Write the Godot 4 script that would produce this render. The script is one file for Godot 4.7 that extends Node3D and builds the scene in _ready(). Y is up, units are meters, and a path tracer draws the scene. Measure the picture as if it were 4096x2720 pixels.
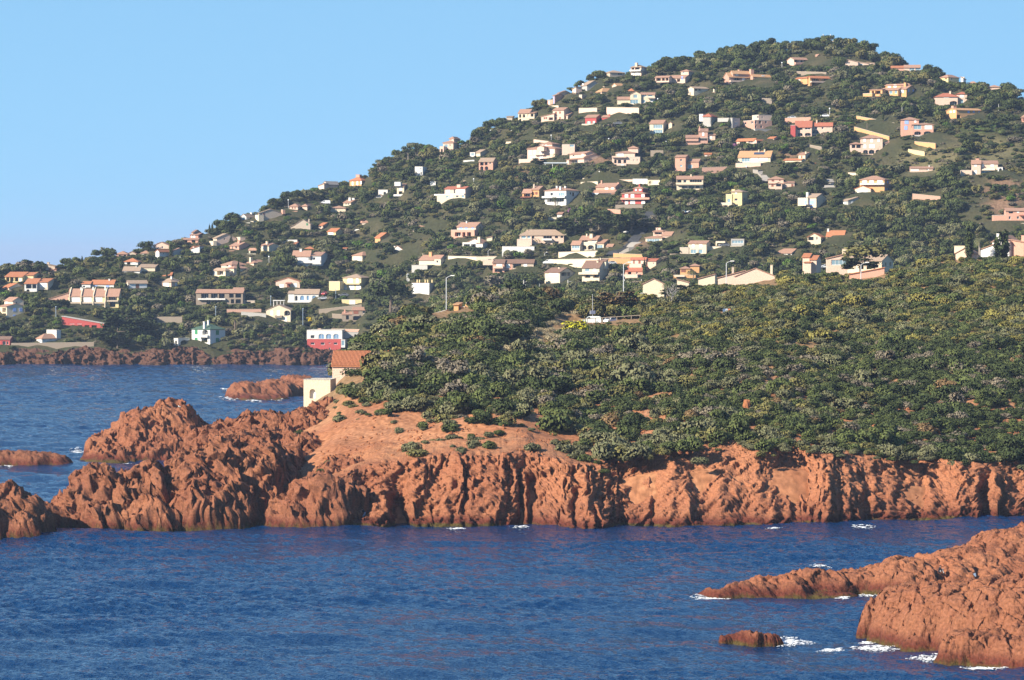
extends Node3D
# A hillside of villas above a red rocky cove: near headland, bay and far hill, all placed in metres.
# x right, y up, the camera looks along -z from 44 m above the sea; d below always means distance = -z.

const F := 3000.0
const VH := 261.0
const CH := 44.0
var pit := atan((340.0 - VH) / F)
var rng := RandomNumberGenerator.new()
var used := {}
var mats := {}
var grain: NoiseTexture2D
var blotch: NoiseTexture2D
var n_low := FastNoiseLite.new()
var n_mid := FastNoiseLite.new()
var n_hi := FastNoiseLite.new()
var n_cell := FastNoiseLite.new()
var n_cell2 := FastNoiseLite.new()
var n_rid := FastNoiseLite.new()
var n_cell3 := FastNoiseLite.new()


func _ready() -> void:
	rng.seed = 7
	var cam := Camera3D.new()
	cam.name = "camera"
	cam.position = Vector3(0, CH, 0)
	cam.rotation.x = -pit
	cam.fov = rad_to_deg(2.0 * atan(340.0 / F))
	cam.near = 1.0
	cam.far = 60000.0
	add_child(cam)
	cam.current = true
	var sky := ProceduralSkyMaterial.new()
	sky.sky_top_color = lin(0.036, 0.105, 0.27)
	sky.sky_horizon_color = lin(0.178, 0.360, 0.530)
	sky.sky_curve = 0.25
	sky.sky_energy_multiplier = 1.0
	sky.ground_bottom_color = Color(0.05, 0.12, 0.22)
	sky.ground_horizon_color = Color(0.45, 0.62, 0.82)
	sky.sun_angle_max = 12.0
	var wenv := WorldEnvironment.new()
	wenv.name = "environment"
	var env := Environment.new()
	env.background_mode = Environment.BG_SKY
	env.sky = Sky.new()
	env.sky.sky_material = sky
	env.background_energy_multiplier = 1.0
	env.tonemap_mode = Environment.TONE_MAPPER_LINEAR
	env.tonemap_exposure = 2.0
	env.fog_enabled = true
	env.fog_density = 0.00007
	env.fog_light_color = Color(0.78, 0.87, 1.0)
	env.sdfgi_enabled = true
	env.ssao_enabled = true
	env.ssil_enabled = true
	wenv.environment = env
	add_child(wenv)
	var sun := DirectionalLight3D.new()
	sun.name = "sun"
	sun.light_energy = 1.6
	sun.light_color = Color(1.0, 0.955, 0.88)
	sun.light_angular_distance = 0.5
	sun.shadow_enabled = true
	add_child(sun)
	sun.look_at_from_position(Vector3(-0.70, 0.5, 0.51), Vector3.ZERO)
	var t0 := Time.get_ticks_msec()
	make_noises()
	build_sea()
	build_ground()
	build_rocks()
	print("land ", Time.get_ticks_msec() - t0)
	build_houses()
	build_walls()
	build_street()
	print("houses ", Time.get_ticks_msec() - t0)
	build_plants()
	print("plants ", Time.get_ticks_msec() - t0)
	build_life()
	print("all ", Time.get_ticks_msec() - t0)


# ---------- helpers ----------
func ray(u: float, v: float) -> Vector3:
	var b := Vector3((u - 512.0) / F, (340.0 - v) / F, -1.0).rotated(Vector3.RIGHT, -pit)
	return b / -b.z


func at(u: float, v: float, d: float) -> Vector3:
	return Vector3(0, CH, 0) + ray(u, v) * d


func proj(p: Vector3) -> Vector3:
	var q := (p - Vector3(0, CH, 0)).rotated(Vector3.RIGHT, pit)
	return Vector3(512.0 - F * q.x / q.z, 340.0 + F * q.y / q.z, -q.z)


func pw(t: Array, x: float) -> float:
	var n := t.size()
	if x <= t[0]:
		return t[1]
	for i in range(2, n, 2):
		if x <= t[i]:
			var a: float = t[i - 2]
			return lerpf(t[i - 1], t[i + 1], (x - a) / (float(t[i]) - a))
	return t[n - 1]


func numbered(called: String) -> String:
	var k: int = used.get(called, 0)
	used[called] = k + 1
	return called if k == 0 else "%s_%03d" % [called, k]


func lin(r: float, g: float, b: float) -> Color:
	return Color(r, g, b).linear_to_srgb()


func thing(called: String, label: String, category: String, where := Vector3.ZERO, turn := 0.0, group := "") -> Node3D:
	var o := Node3D.new()
	o.name = numbered(called)
	add_child(o)
	o.position = where
	o.rotation.y = turn
	tag(o, label, category, group)
	return o


func tag(o: Node3D, label: String, category: String, group := "") -> Node3D:
	if label:
		o.set_meta("label", label)
	if category:
		o.set_meta("category", category)
	if group:
		o.set_meta("group", group)
	return o


func part(called: String, m: Mesh, material: Material, parent: Node) -> MeshInstance3D:
	var o := MeshInstance3D.new()
	o.name = called if parent != self else numbered(called)
	o.mesh = m
	o.material_override = material
	parent.add_child(o, true)
	return o


func struct(called: String, m: Mesh, material: Material, label: String) -> MeshInstance3D:
	var o := part(called, m, material, self)
	o.set_meta("kind", "structure")
	o.set_meta("label", label)
	return o


func mat(key: String, c := Color.WHITE, rough := 0.9, tex: Texture2D = null, scale := 0.3) -> StandardMaterial3D:
	if mats.has(key):
		return mats[key]
	var m := StandardMaterial3D.new()
	m.resource_name = key
	m.albedo_color = c
	m.roughness = rough
	m.metallic_specular = 0.3
	if tex:
		m.albedo_texture = tex
		m.uv1_triplanar = true
		m.uv1_world_triplanar = true
		m.uv1_scale = Vector3.ONE * scale
	mats[key] = m
	return m


func noise(sd: int, freq: float, oct: int, ridged := false) -> FastNoiseLite:
	var n := FastNoiseLite.new()
	n.seed = sd
	n.noise_type = FastNoiseLite.TYPE_SIMPLEX
	n.frequency = freq
	n.fractal_type = FastNoiseLite.FRACTAL_RIDGED if ridged else (FastNoiseLite.FRACTAL_FBM if oct > 1 else FastNoiseLite.FRACTAL_NONE)
	n.fractal_octaves = oct
	return n


func noise_tex(n: FastNoiseLite, size: int, lo: Color, hi: Color, normal := false, bump := 8.0) -> NoiseTexture2D:
	var t := NoiseTexture2D.new()
	t.width = size
	t.height = size
	t.seamless = true
	t.noise = n
	if normal:
		t.as_normal_map = true
		t.bump_strength = bump
	else:
		var g := Gradient.new()
		g.set_color(0, lo)
		g.set_color(1, hi)
		t.color_ramp = g
	return t


func make_noises() -> void:
	n_low = noise(11, 0.012, 2)
	n_mid = noise(12, 0.07, 3)
	n_hi = noise(13, 0.5, 2)
	n_rid = noise(14, 0.11, 3, true)
	n_cell.seed = 15
	n_cell.noise_type = FastNoiseLite.TYPE_CELLULAR
	n_cell.frequency = 0.22
	n_cell.cellular_return_type = FastNoiseLite.RETURN_DISTANCE2_SUB
	n_cell.cellular_jitter = 1.0
	n_cell3.seed = 17
	n_cell3.noise_type = FastNoiseLite.TYPE_CELLULAR
	n_cell3.frequency = 0.75
	n_cell3.cellular_return_type = FastNoiseLite.RETURN_DISTANCE2_SUB
	n_cell2.seed = 16
	n_cell2.noise_type = FastNoiseLite.TYPE_CELLULAR
	n_cell2.frequency = 0.55
	n_cell2.cellular_return_type = FastNoiseLite.RETURN_CELL_VALUE
	grain = noise_tex(noise(21, 0.03, 5), 512, Color(0.78, 0.78, 0.78), Color(1, 1, 1))
	blotch = noise_tex(noise(22, 0.012, 4), 512, Color(0.62, 0.6, 0.58), Color(1, 1, 1))


# flat quads and boxes; corners run clockwise seen from outside
func quad(st: SurfaceTool, a: Vector3, b: Vector3, c: Vector3, d: Vector3) -> void:
	st.add_vertex(a); st.add_vertex(b); st.add_vertex(c)
	st.add_vertex(a); st.add_vertex(c); st.add_vertex(d)


func tri(st: SurfaceTool, a: Vector3, b: Vector3, c: Vector3) -> void:
	st.add_vertex(a); st.add_vertex(b); st.add_vertex(c)


func begin() -> SurfaceTool:
	var st := SurfaceTool.new()
	st.begin(Mesh.PRIMITIVE_TRIANGLES)
	st.set_smooth_group(-1)
	return st


func done(st: SurfaceTool) -> ArrayMesh:
	st.generate_normals()
	return st.commit()


func box(st: SurfaceTool, lo: Vector3, hi: Vector3) -> void:
	var p := []
	for i in 8:
		p.append(Vector3(hi.x if i & 1 else lo.x, hi.y if i & 2 else lo.y, hi.z if i & 4 else lo.z))
	quad(st, p[4], p[6], p[7], p[5])
	quad(st, p[1], p[3], p[2], p[0])
	quad(st, p[0], p[2], p[6], p[4])
	quad(st, p[5], p[7], p[3], p[1])
	quad(st, p[6], p[2], p[3], p[7])
	quad(st, p[0], p[4], p[5], p[1])


# a plate of any outline: top polygon (clockwise from above) and a thickness downwards
func slab(st: SurfaceTool, top: Array, thick: float) -> void:
	var n := top.size()
	var dn := Vector3(0, -thick, 0)
	for i in range(1, n - 1):
		tri(st, top[0], top[i], top[i + 1])
		tri(st, top[0] + dn, top[i + 1] + dn, top[i] + dn)
	for i in n:
		var a: Vector3 = top[i]
		var b: Vector3 = top[(i + 1) % n]
		quad(st, a, a + dn, b + dn, b)


# a tapered tube along points with radii
func tube(st: SurfaceTool, pts: Array, radii: Array, sides := 6) -> void:
	var rings := []
	for i in pts.size():
		var dir: Vector3 = (pts[mini(i + 1, pts.size() - 1)] - pts[maxi(i - 1, 0)]).normalized()
		var s := dir.cross(Vector3.RIGHT if absf(dir.x) < 0.8 else Vector3.UP).normalized()
		var t := dir.cross(s)
		var ring := []
		for k in sides:
			var a := TAU * k / sides
			ring.append(pts[i] + (s * cos(a) + t * sin(a)) * float(radii[i]))
		rings.append(ring)
	for i in pts.size() - 1:
		for k in sides:
			var j := (k + 1) % sides
			quad(st, rings[i][k], rings[i][j], rings[i + 1][j], rings[i + 1][k])
	for k in range(1, sides - 1):
		tri(st, rings[-1][0], rings[-1][k], rings[-1][k + 1])


# a grid of points with smooth normals, and colours if given
func grid_mesh(pos: PackedVector3Array, cols: PackedColorArray, nx: int, nz: int) -> ArrayMesh:
	var nor := PackedVector3Array()
	nor.resize(pos.size())
	for j in nz:
		for i in nx:
			var k := j * nx + i
			var dx := pos[k + 1 if i < nx - 1 else k] - pos[k - 1 if i > 0 else k]
			var dz := pos[k + nx if j < nz - 1 else k] - pos[k - nx if j > 0 else k]
			nor[k] = dx.cross(dz).normalized()
	var idx := PackedInt32Array()
	idx.resize((nx - 1) * (nz - 1) * 6)
	var w := 0
	for j in nz - 1:
		for i in nx - 1:
			var k := j * nx + i
			idx[w] = k; idx[w + 1] = k + nx; idx[w + 2] = k + 1
			idx[w + 3] = k + 1; idx[w + 4] = k + nx; idx[w + 5] = k + nx + 1
			w += 6
	var arr := []
	arr.resize(Mesh.ARRAY_MAX)
	arr[Mesh.ARRAY_VERTEX] = pos
	arr[Mesh.ARRAY_NORMAL] = nor
	arr[Mesh.ARRAY_INDEX] = idx
	if cols.size():
		arr[Mesh.ARRAY_COLOR] = cols
	var m := ArrayMesh.new()
	m.add_surface_from_arrays(Mesh.PRIMITIVE_TRIANGLES, arr)
	return m


# ---------- the lie of the land ----------
const T0 := -400
const TN := 2000
var t_dc := PackedFloat32Array()
var t_zc := PackedFloat32Array()
var t_dr := PackedFloat32Array()
var t_zr := PackedFloat32Array()
var t_k := PackedFloat32Array()
var t_dw := PackedFloat32Array()
var t_hc := PackedFloat32Array()
var t_dk := PackedFloat32Array()
var t_hk := PackedFloat32Array()
var t_hb := PackedFloat32Array()
const SLOPE := 0.33


func tables() -> void:
	var skyline := [-400, 292, -100, 275, 0, 272, 35, 269, 74, 266, 113, 257, 143, 247, 173, 242, 208, 234, 243, 221, 278, 212, 304, 200, 347, 184, 373, 174, 403, 158, 438, 156, 460, 144, 499, 131, 538, 112, 577, 95, 607, 80, 651, 71, 694, 60, 737, 52, 768, 48, 802, 49, 841, 51, 880, 57, 919, 67, 954, 81, 993, 91, 1024, 107, 1100, 135, 1600, 290]
	var dc := [-400, 1286, 345, 1286, 520, 1232, 700, 1170, 1024, 1095, 1600, 1095]
	var zc := [-400, 5.5, 345, 5.5, 400, 14, 460, 23, 600, 31, 1024, 36, 1600, 36]
	var kk := [-400, 1.2, 340, 1.2, 400, 0.25, 470, 0.04, 1600, 0.02]
	# near headland: waterline distance, cliff top, crest distance and height, height behind the crest
	var dw := [230, 520, 270, 503, 300, 499, 330, 500, 400, 504, 450, 503, 520, 502, 600, 500, 800, 503, 900, 510, 985, 516, 1024, 518, 1300, 520]
	var hc := [230, -5, 268, 1, 300, 4.0, 330, 7.2, 370, 9.0, 450, 11.2, 520, 11.3, 600, 9.0, 650, 11, 700, 11.6, 800, 11.2, 900, 9.5, 1024, 8.6, 1300, 9]
	var dk := [230, 600, 300, 620, 330, 645, 368, 690, 390, 720, 433, 750, 477, 780, 520, 790, 650, 800, 780, 820, 840, 850, 1024, 860, 1300, 870]
	var hk := [230, -4, 262, 7, 285, 11.5, 305, 13.2, 330, 15.5, 345, 20, 368, 24.0, 390, 27.8, 433, 30.4, 477, 33, 520, 33.6, 576, 31.4, 625, 31.2, 650, 32.3, 700, 35.2, 780, 38.6, 840, 38.4, 880, 39.2, 900, 40.5, 932, 43.8, 1024, 45.0, 1300, 50]
	var hb := [230, -6, 372, -6, 400, 8, 440, 25, 520, 28, 1024, 34, 1300, 34]
	for i in TN:
		var px := float(T0 + i)
		var a := pw(dc, px)
		var b := pw(zc, px)
		var k := (VH - pw(skyline, px)) / F
		var r := (CH - b + SLOPE * a) / (SLOPE - k)
		t_dc.append(a)
		t_zc.append(b)
		t_dr.append(r)
		t_zr.append(b + SLOPE * (r - a))
		t_k.append(pw(kk, px))
		t_dw.append(pw(dw, px))
		t_hc.append(pw(hc, px))
		t_dk.append(pw(dk, px))
		t_hk.append(pw(hk, px))
		t_hb.append(pw(hb, px))


func hill(x: float, d: float) -> float:
	var i := clampi(int(512.0 + F * x / d) - T0, 0, TN - 1)
	var a := t_dc[i]
	if d < a:
		return t_zc[i] - (a - d) * t_k[i]
	var lo := n_low.get_noise_2d(x, d)
	var up := t_zc[i] + SLOPE * (d - a) + 4.0 * lo * clampf((d - a) / 40.0, 0.0, 1.0) + 1.3 * n_mid.get_noise_2d(x, d)
	var down := t_zr[i] - 0.32 * (d - t_dr[i]) + 3.0 * lo
	var h := clampf(0.5 + 0.5 * (down - up) / 4.0, 0.0, 1.0)
	return lerpf(down, up, h) - 2.0 * h * (1.0 - h) + 0.6


func head(x: float, d: float) -> float:
	var i := clampi(int(512.0 + F * x / d) - T0, 0, TN - 1)
	var e := d - t_dw[i]
	if e < 0.0:
		return -4.0
	if e < 7.0:
		return maxf(t_hc[i] * pow(e / 7.0, 0.6), -4.0)
	var span := t_dk[i] - t_dw[i] - 7.0
	var t := (e - 7.0) / span
	var z: float
	if t < 1.0:
		z = lerpf(t_hc[i], t_hk[i], t) + 1.6 * sin(PI * t) * clampf(t_hk[i] / 10.0, 0.0, 1.0)
	else:
		z = lerpf(t_hk[i], t_hb[i], smoothstep(0.0, 1.0, (d - t_dk[i]) / 110.0))
	return z + clampf((e - 7.0) / 15.0, 0.0, 1.0) * (1.1 * n_low.get_noise_2d(x * 2.0, d * 2.0) + 1.0 * n_mid.get_noise_2d(x, d))


func land(x: float, d: float) -> float:
	return maxf(head(x, d), hill(x, d)) if d > 900.0 else head(x, d)


# level terraces under the houses: the slope is banked up to their fronts
var pads := {}


func add_pad(a: Vector3, b: Vector3) -> void:
	var lo := Vector2(minf(a.x, b.x) - 16.0, minf(-a.z, -b.z) - 16.0)
	var hi := Vector2(maxf(a.x, b.x) + 16.0, maxf(-a.z, -b.z) + 16.0)
	for i in range(int(floor(lo.x / 16.0)), int(floor(hi.x / 16.0)) + 1):
		for j in range(int(floor(lo.y / 16.0)), int(floor(hi.y / 16.0)) + 1):
			var key := Vector2i(i, j)
			if not pads.has(key):
				pads[key] = []
			pads[key].append([Vector2(a.x, -a.z), Vector2(b.x, -b.z), minf(a.y, b.y)])


func terrace(x: float, d: float, h: float) -> float:
	var key := Vector2i(int(floor(x / 16.0)), int(floor(d / 16.0)))
	var up := -99.0
	if pads.has(key):
		var p := Vector2(x, d)
		for q in pads[key]:
			var ab: Vector2 = q[1] - q[0]
			var t := clampf((p - q[0]).dot(ab) / maxf(ab.length_squared(), 0.01), 0.0, 1.0)
			var off: float = (p - (q[0] + ab * t)).length()
			up = maxf(up, float(q[2]) - 0.15 - maxf(0.0, off - 3.5) * 0.8)
	return maxf(h, minf(up, h + 4.5))


# the same, or the ridge where the ray passes over the land
func stand_at(u: float, v: float) -> Vector3:
	var p := ground_at(u, v, 900.0)
	return p if p != Vector3.ZERO else at(u, v, t_dr[clampi(int(u) - T0, 0, TN - 1)] + 1.0)


# where the ray through a pixel of the photograph meets the ground
func ground_at(u: float, v: float, d0 := 505.0, d1 := 1900.0) -> Vector3:
	var r := ray(u, v)
	var d := d0
	while d < d1:
		var p := Vector3(0, CH, 0) + r * d
		if land(p.x, d) >= p.y:
			var lo := d - 4.0
			for k in 6:
				var m := (lo + d) * 0.5
				p = Vector3(0, CH, 0) + r * m
				if land(p.x, m) >= p.y:
					d = m
				else:
					lo = m
			return Vector3(0, CH, 0) + r * d
		d += 4.0
	return Vector3.ZERO


# the lay-by at the crest: its near edge, and the level it is cut down to
var bay_a: Vector3
var bay_b: Vector3


func find_bay() -> void:
	var g := ground_at(602, 323.5, 520.0)
	var d := -g.z
	bay_a = at(562, 325.4, d)
	bay_b = at(645, 322.0, d + 2.0)


func build_ground() -> void:
	tables()
	find_bay()
	survey()
	var gm := mat("ground", Color.WHITE, 0.95, blotch, 0.11)
	gm.vertex_color_use_as_albedo = true
	# the far hill
	var step := 4.0
	var nx := 245
	var nz := 226
	var pos := PackedVector3Array()
	var col := PackedColorArray()
	for j in nz:
		var d := 905.0 + j * 5.0
		for i in nx:
			var x := (i - 110) * step
			var gh := terrace(x, d, maxf(maxf(head(x, d), hill(x, d)), -6.0))
			pos.append(Vector3(x, gh, -d))
			col.append(hill_colour(x, d, gh))
	struct("far_hillside", grid_mesh(pos, col, nx, nz), gm, "wooded hillside dotted with villas rising behind the bay")
	# the lower ground between the headland and the hill, and the headland itself
	pos = PackedVector3Array()
	col = PackedColorArray()
	nx = 190
	nz = 136
	for j in nz:
		var d := 502.0 + j * 3.0
		for i in nx:
			var x := -90.0 + i * 2.6
			var h := land(x, d)
			var k := clampi(int(512.0 + F * x / d) - T0, 0, TN - 1)
			var e := d - t_dw[k]
			if e < 40.0:
				h -= 3.0 * (1.0 - smoothstep(8.0, 34.0, e)) + 0.15
			if x > bay_a.x - 2.0 and x < bay_b.x + 2.0 and d > -bay_a.z - 3.0 and d < -bay_a.z + 13.0:
				h = minf(h, lerpf(bay_a.y, bay_b.y, (x - bay_a.x) / (bay_b.x - bay_a.x)) - 0.25)
			pos.append(Vector3(x, maxf(h, -6.0), -d))
			col.append(head_colour(x, d))
	struct("headland", grid_mesh(pos, col, nx, nz), gm, "scrub covered headland of reddish earth above the cliffs")


# worn, mown or dry patches: across and down in the photograph, their half sizes, and a colour
const PATCH := [[432, 309, 16, 3, "lawn"], [700, 238, 18, 3, "lawn"], [990, 127, 34, 5, "lawn"], [514, 176, 14, 9, "soil"], [838, 109, 15, 8, "dry"], [1006, 196, 20, 22, "soil"], [930, 160, 40, 14, "dry"], [985, 150, 40, 14, "dry"], [400, 290, 9, 6, "soil"], [596, 160, 14, 4, "soil"], [545, 118, 12, 5, "dry"], [790, 150, 9, 8, "soil"], [640, 244, 14, 4, "soil"], [690, 246, 20, 4, "dry"], [893, 187, 18, 5, "soil"], [560, 145, 30, 4, "dry"], [520, 150, 18, 4, "soil"]]


func hill_colour(x: float, d: float, h: float) -> Color:
	var a := proj(Vector3(x, h, -d))
	var t := 0.5 + 0.5 * n_mid.get_noise_2d(x * 0.7, d * 0.7)
	var c := Color(0.060, 0.068, 0.030).lerp(Color(0.17, 0.135, 0.075), t * t * t)
	for q in PATCH:
		var e := Vector2((a.x - float(q[0])) / float(q[2]), (a.y - float(q[1])) / float(q[3])).length() + 0.5 * n_mid.get_noise_2d(x, d)
		if e < 1.15:
			var k := 1.0 - smoothstep(0.75, 1.15, e)
			c = c.lerp(Color(0.085, 0.14, 0.035) if q[4] == "lawn" else (Color(0.30, 0.185, 0.12) if q[4] == "soil" else Color(0.21, 0.185, 0.09)), k * 0.9)
	return c


func head_colour(x: float, d: float) -> Color:
	var t := 0.5 + 0.5 * n_mid.get_noise_2d(x * 1.7 + 50.0, d * 1.7)
	var s := 0.5 + 0.5 * n_low.get_noise_2d(x * 3.0, d * 3.0)
	var c := Color(0.53, 0.225, 0.105).lerp(Color(0.60, 0.30, 0.155), t).lerp(Color(0.42, 0.16, 0.075), s * s * 0.8)
	return c.lerp(Color(0.30, 0.22, 0.11), smoothstep(560.0, 640.0, d) * 0.75)


# ---------- rocks ----------
var rock_mats := {}
var fields := []


# where the ray through a pixel meets one of the free standing rocks
func rock_at(u: float, v: float) -> Vector3:
	var r := ray(u, v)
	for f in fields:
		var d: float = f[2]
		while d < f[3]:
			var p := Vector3(0, CH, 0) + r * d
			if p.x > f[0] and p.x < f[1]:
				var k := int((d - float(f[2])) / float(f[4])) * int(f[5]) + int((p.x - float(f[0])) / float(f[4]))
				if k < f[6].size() and f[6][k].y >= p.y and p.y > 0.0:
					return Vector3(p.x, f[6][k].y, -d)
			d += 0.15
	return Vector3.ZERO


func rock_mat(key: String, tint: Color) -> StandardMaterial3D:
	if not rock_mats.has(key):
		var m := mat("rock_" + key, tint, 0.92, blotch, 0.35)
		m.vertex_color_use_as_albedo = true
		m.normal_enabled = true
		if not rock_mats.has("normal"):
			rock_mats.normal = noise_tex(noise(31, 0.02, 5), 512, Color.BLACK, Color.WHITE, true, 14.0)
		m.normal_texture = rock_mats.normal
		m.normal_scale = 1.0
		rock_mats[key] = m
	return rock_mats[key]


# relief of fractured rock, about -0.6 .. 1.2
func crag(p: Vector3) -> float:
	var w := n_mid.get_noise_3d(p.x, p.y, p.z) * 1.6
	var w2 := n_hi.get_noise_3d(p.x * 0.7, p.y * 0.7, p.z * 0.7) * 0.35
	var a := n_rid.get_noise_3d(p.x + w, p.y, p.z)
	var b := clampf((n_cell.get_noise_3d(p.x + w, p.y, p.z + w) + 1.0) * 8.0, 0.0, 1.0)
	var c := n_cell2.get_noise_3d(p.x * 0.62 + w2, p.y * 0.62 + w * 0.4, p.z * 0.62)
	var e := n_cell2.get_noise_3d(p.x * 1.7 + 31.0, p.y * 1.7 + w2, p.z * 1.7 + w2)
	var f := clampf((n_cell3.get_noise_3d(p.x + w2, p.y, p.z) + 1.0) * 6.0, 0.0, 1.0)
	return 0.18 * a + 0.40 * b + 0.62 * c + 0.34 * e + 0.28 * f + 0.16 * n_hi.get_noise_3d(p.x * 1.6, p.y * 1.6, p.z * 1.6) - 0.50


func rock_colour(p: Vector3, tone: float) -> Color:
	var t := 0.5 + 0.5 * n_mid.get_noise_3d(p.x * 1.3, p.y * 1.3 + 30.0, p.z * 1.3)
	var s := 0.5 + 0.5 * n_rid.get_noise_3d(p.x * 0.35, p.y * 0.35, p.z * 0.35 + 70.0)
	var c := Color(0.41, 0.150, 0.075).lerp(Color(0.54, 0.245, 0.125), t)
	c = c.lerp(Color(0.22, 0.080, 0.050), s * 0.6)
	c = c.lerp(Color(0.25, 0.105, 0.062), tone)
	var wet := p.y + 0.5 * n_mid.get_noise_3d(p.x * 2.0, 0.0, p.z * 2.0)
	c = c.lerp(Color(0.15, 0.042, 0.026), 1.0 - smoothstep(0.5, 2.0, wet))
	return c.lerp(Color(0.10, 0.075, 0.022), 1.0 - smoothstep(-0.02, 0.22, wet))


func rock_field(called: String, label: String, x0: float, x1: float, d0: float, d1: float, step: float, blobs: Array, amp: float, tone: float, joints := 0.0, edge := 1.5) -> void:
	var b := []
	for k in range(0, blobs.size(), 5):
		b.append([(float(blobs[k]) - 512.0) / F * float(blobs[k + 1]), float(blobs[k + 1]), float(blobs[k + 2]), float(blobs[k + 3]), float(blobs[k + 4])])
	var nx := int((x1 - x0) / step) + 1
	var nz := int((d1 - d0) / step) + 1
	var pos := PackedVector3Array()
	var col := PackedColorArray()
	pos.resize(nx * nz)
	col.resize(nx * nz)
	var alive := PackedByteArray()
	alive.resize(nx * nz)
	for j in nz:
		for i in nx:
			var x := x0 + i * step
			var d := d0 + j * step
			var wx := x + 1.6 * n_mid.get_noise_2d(x * 1.5, d * 1.5)
			var wd := d + 1.6 * n_mid.get_noise_2d(x * 1.5 + 91.0, d * 1.5)
			var h := -2.0
			for q in b:
				var ex: float = (wx - q[0]) / q[3]
				var ed: float = (wd - q[1]) / q[4]
				var r2 := ex * ex + ed * ed
				if r2 < 1.8:
					h = maxf(h, float(q[2]) * (1.0 - pow(r2, edge)))
			var k := j * nx + i
			if h > -2.0:
				alive[k] = 1
				var p := Vector3(x, h * 0.8, -d)
				var m := clampf((h + 1.0) / 3.0, 0.0, 1.0) * amp
				var c := crag(p)
				if joints > 0.0:
					var wv := n_mid.get_noise_3d(p.x * 0.6, p.y, p.z * 0.6) * 0.5
					var s1 := absf(fposmod((p.y + 0.30 * p.x + 0.12 * p.z) / 1.25 + wv, 1.0) - 0.5)
					var s2 := absf(fposmod((0.85 * p.x + 0.5 * p.z - 0.3 * p.y) / 2.3 + wv * 1.5, 1.0) - 0.5)
					c = c * 0.7 - joints * ((1.0 - smoothstep(0.0, 0.09, s1)) + (1.0 - smoothstep(0.0, 0.05, s2)))
				h += m * c * 1.15 + (rng.randf() - 0.5) * step * 0.75 * clampf(h + 0.5, 0.0, 1.0)
				p.x += m * 0.75 * n_mid.get_noise_3d(x * 2.5, h * 2.5, d * 2.5)
				p.z += (rng.randf() - 0.5) * step * 0.6 + m * (0.8 * n_mid.get_noise_3d(x * 2.5 + 40.0, h * 2.5, d * 2.5) + 0.6 * c)
				p.y = h
				pos[k] = p
				col[k] = rock_colour(p, tone)
			else:
				pos[k] = Vector3(x, -2.0, -d)
				col[k] = Color(0.1, 0.05, 0.03)
	fields.append([x0, x1, d0, d1, step, nx, pos])
	var m2 := grid_mesh(pos, col, nx, nz)
	var arr := m2.surface_get_arrays(0)
	var idx: PackedInt32Array = arr[Mesh.ARRAY_INDEX]
	var keep := PackedInt32Array()
	for t in range(0, idx.size(), 3):
		if alive[idx[t]] or alive[idx[t + 1]] or alive[idx[t + 2]]:
			keep.append(idx[t]); keep.append(idx[t + 1]); keep.append(idx[t + 2])
	arr[Mesh.ARRAY_INDEX] = keep
	var m3 := ArrayMesh.new()
	m3.add_surface_from_arrays(Mesh.PRIMITIVE_TRIANGLES, arr)
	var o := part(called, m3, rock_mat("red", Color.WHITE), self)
	o.set_meta("label", label)
	o.set_meta("category", "rock")


# how far the cliff leans back: steep ribs in the middle, slabs to the right
func lean_of(u: float) -> float:
	var b := pw([296, 1.5, 360, 1.3, 410, 0.9, 560, 0.95, 620, 1.7, 780, 1.9, 900, 1.7, 960, 1.1, 1075, 1.1], u)
	return b * clampf(1.0 + 0.22 * n_low.get_noise_2d(u * 0.9, 400.0) + 0.10 * n_mid.get_noise_2d(u * 0.22, 40.0), 0.5, 1.5)


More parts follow.
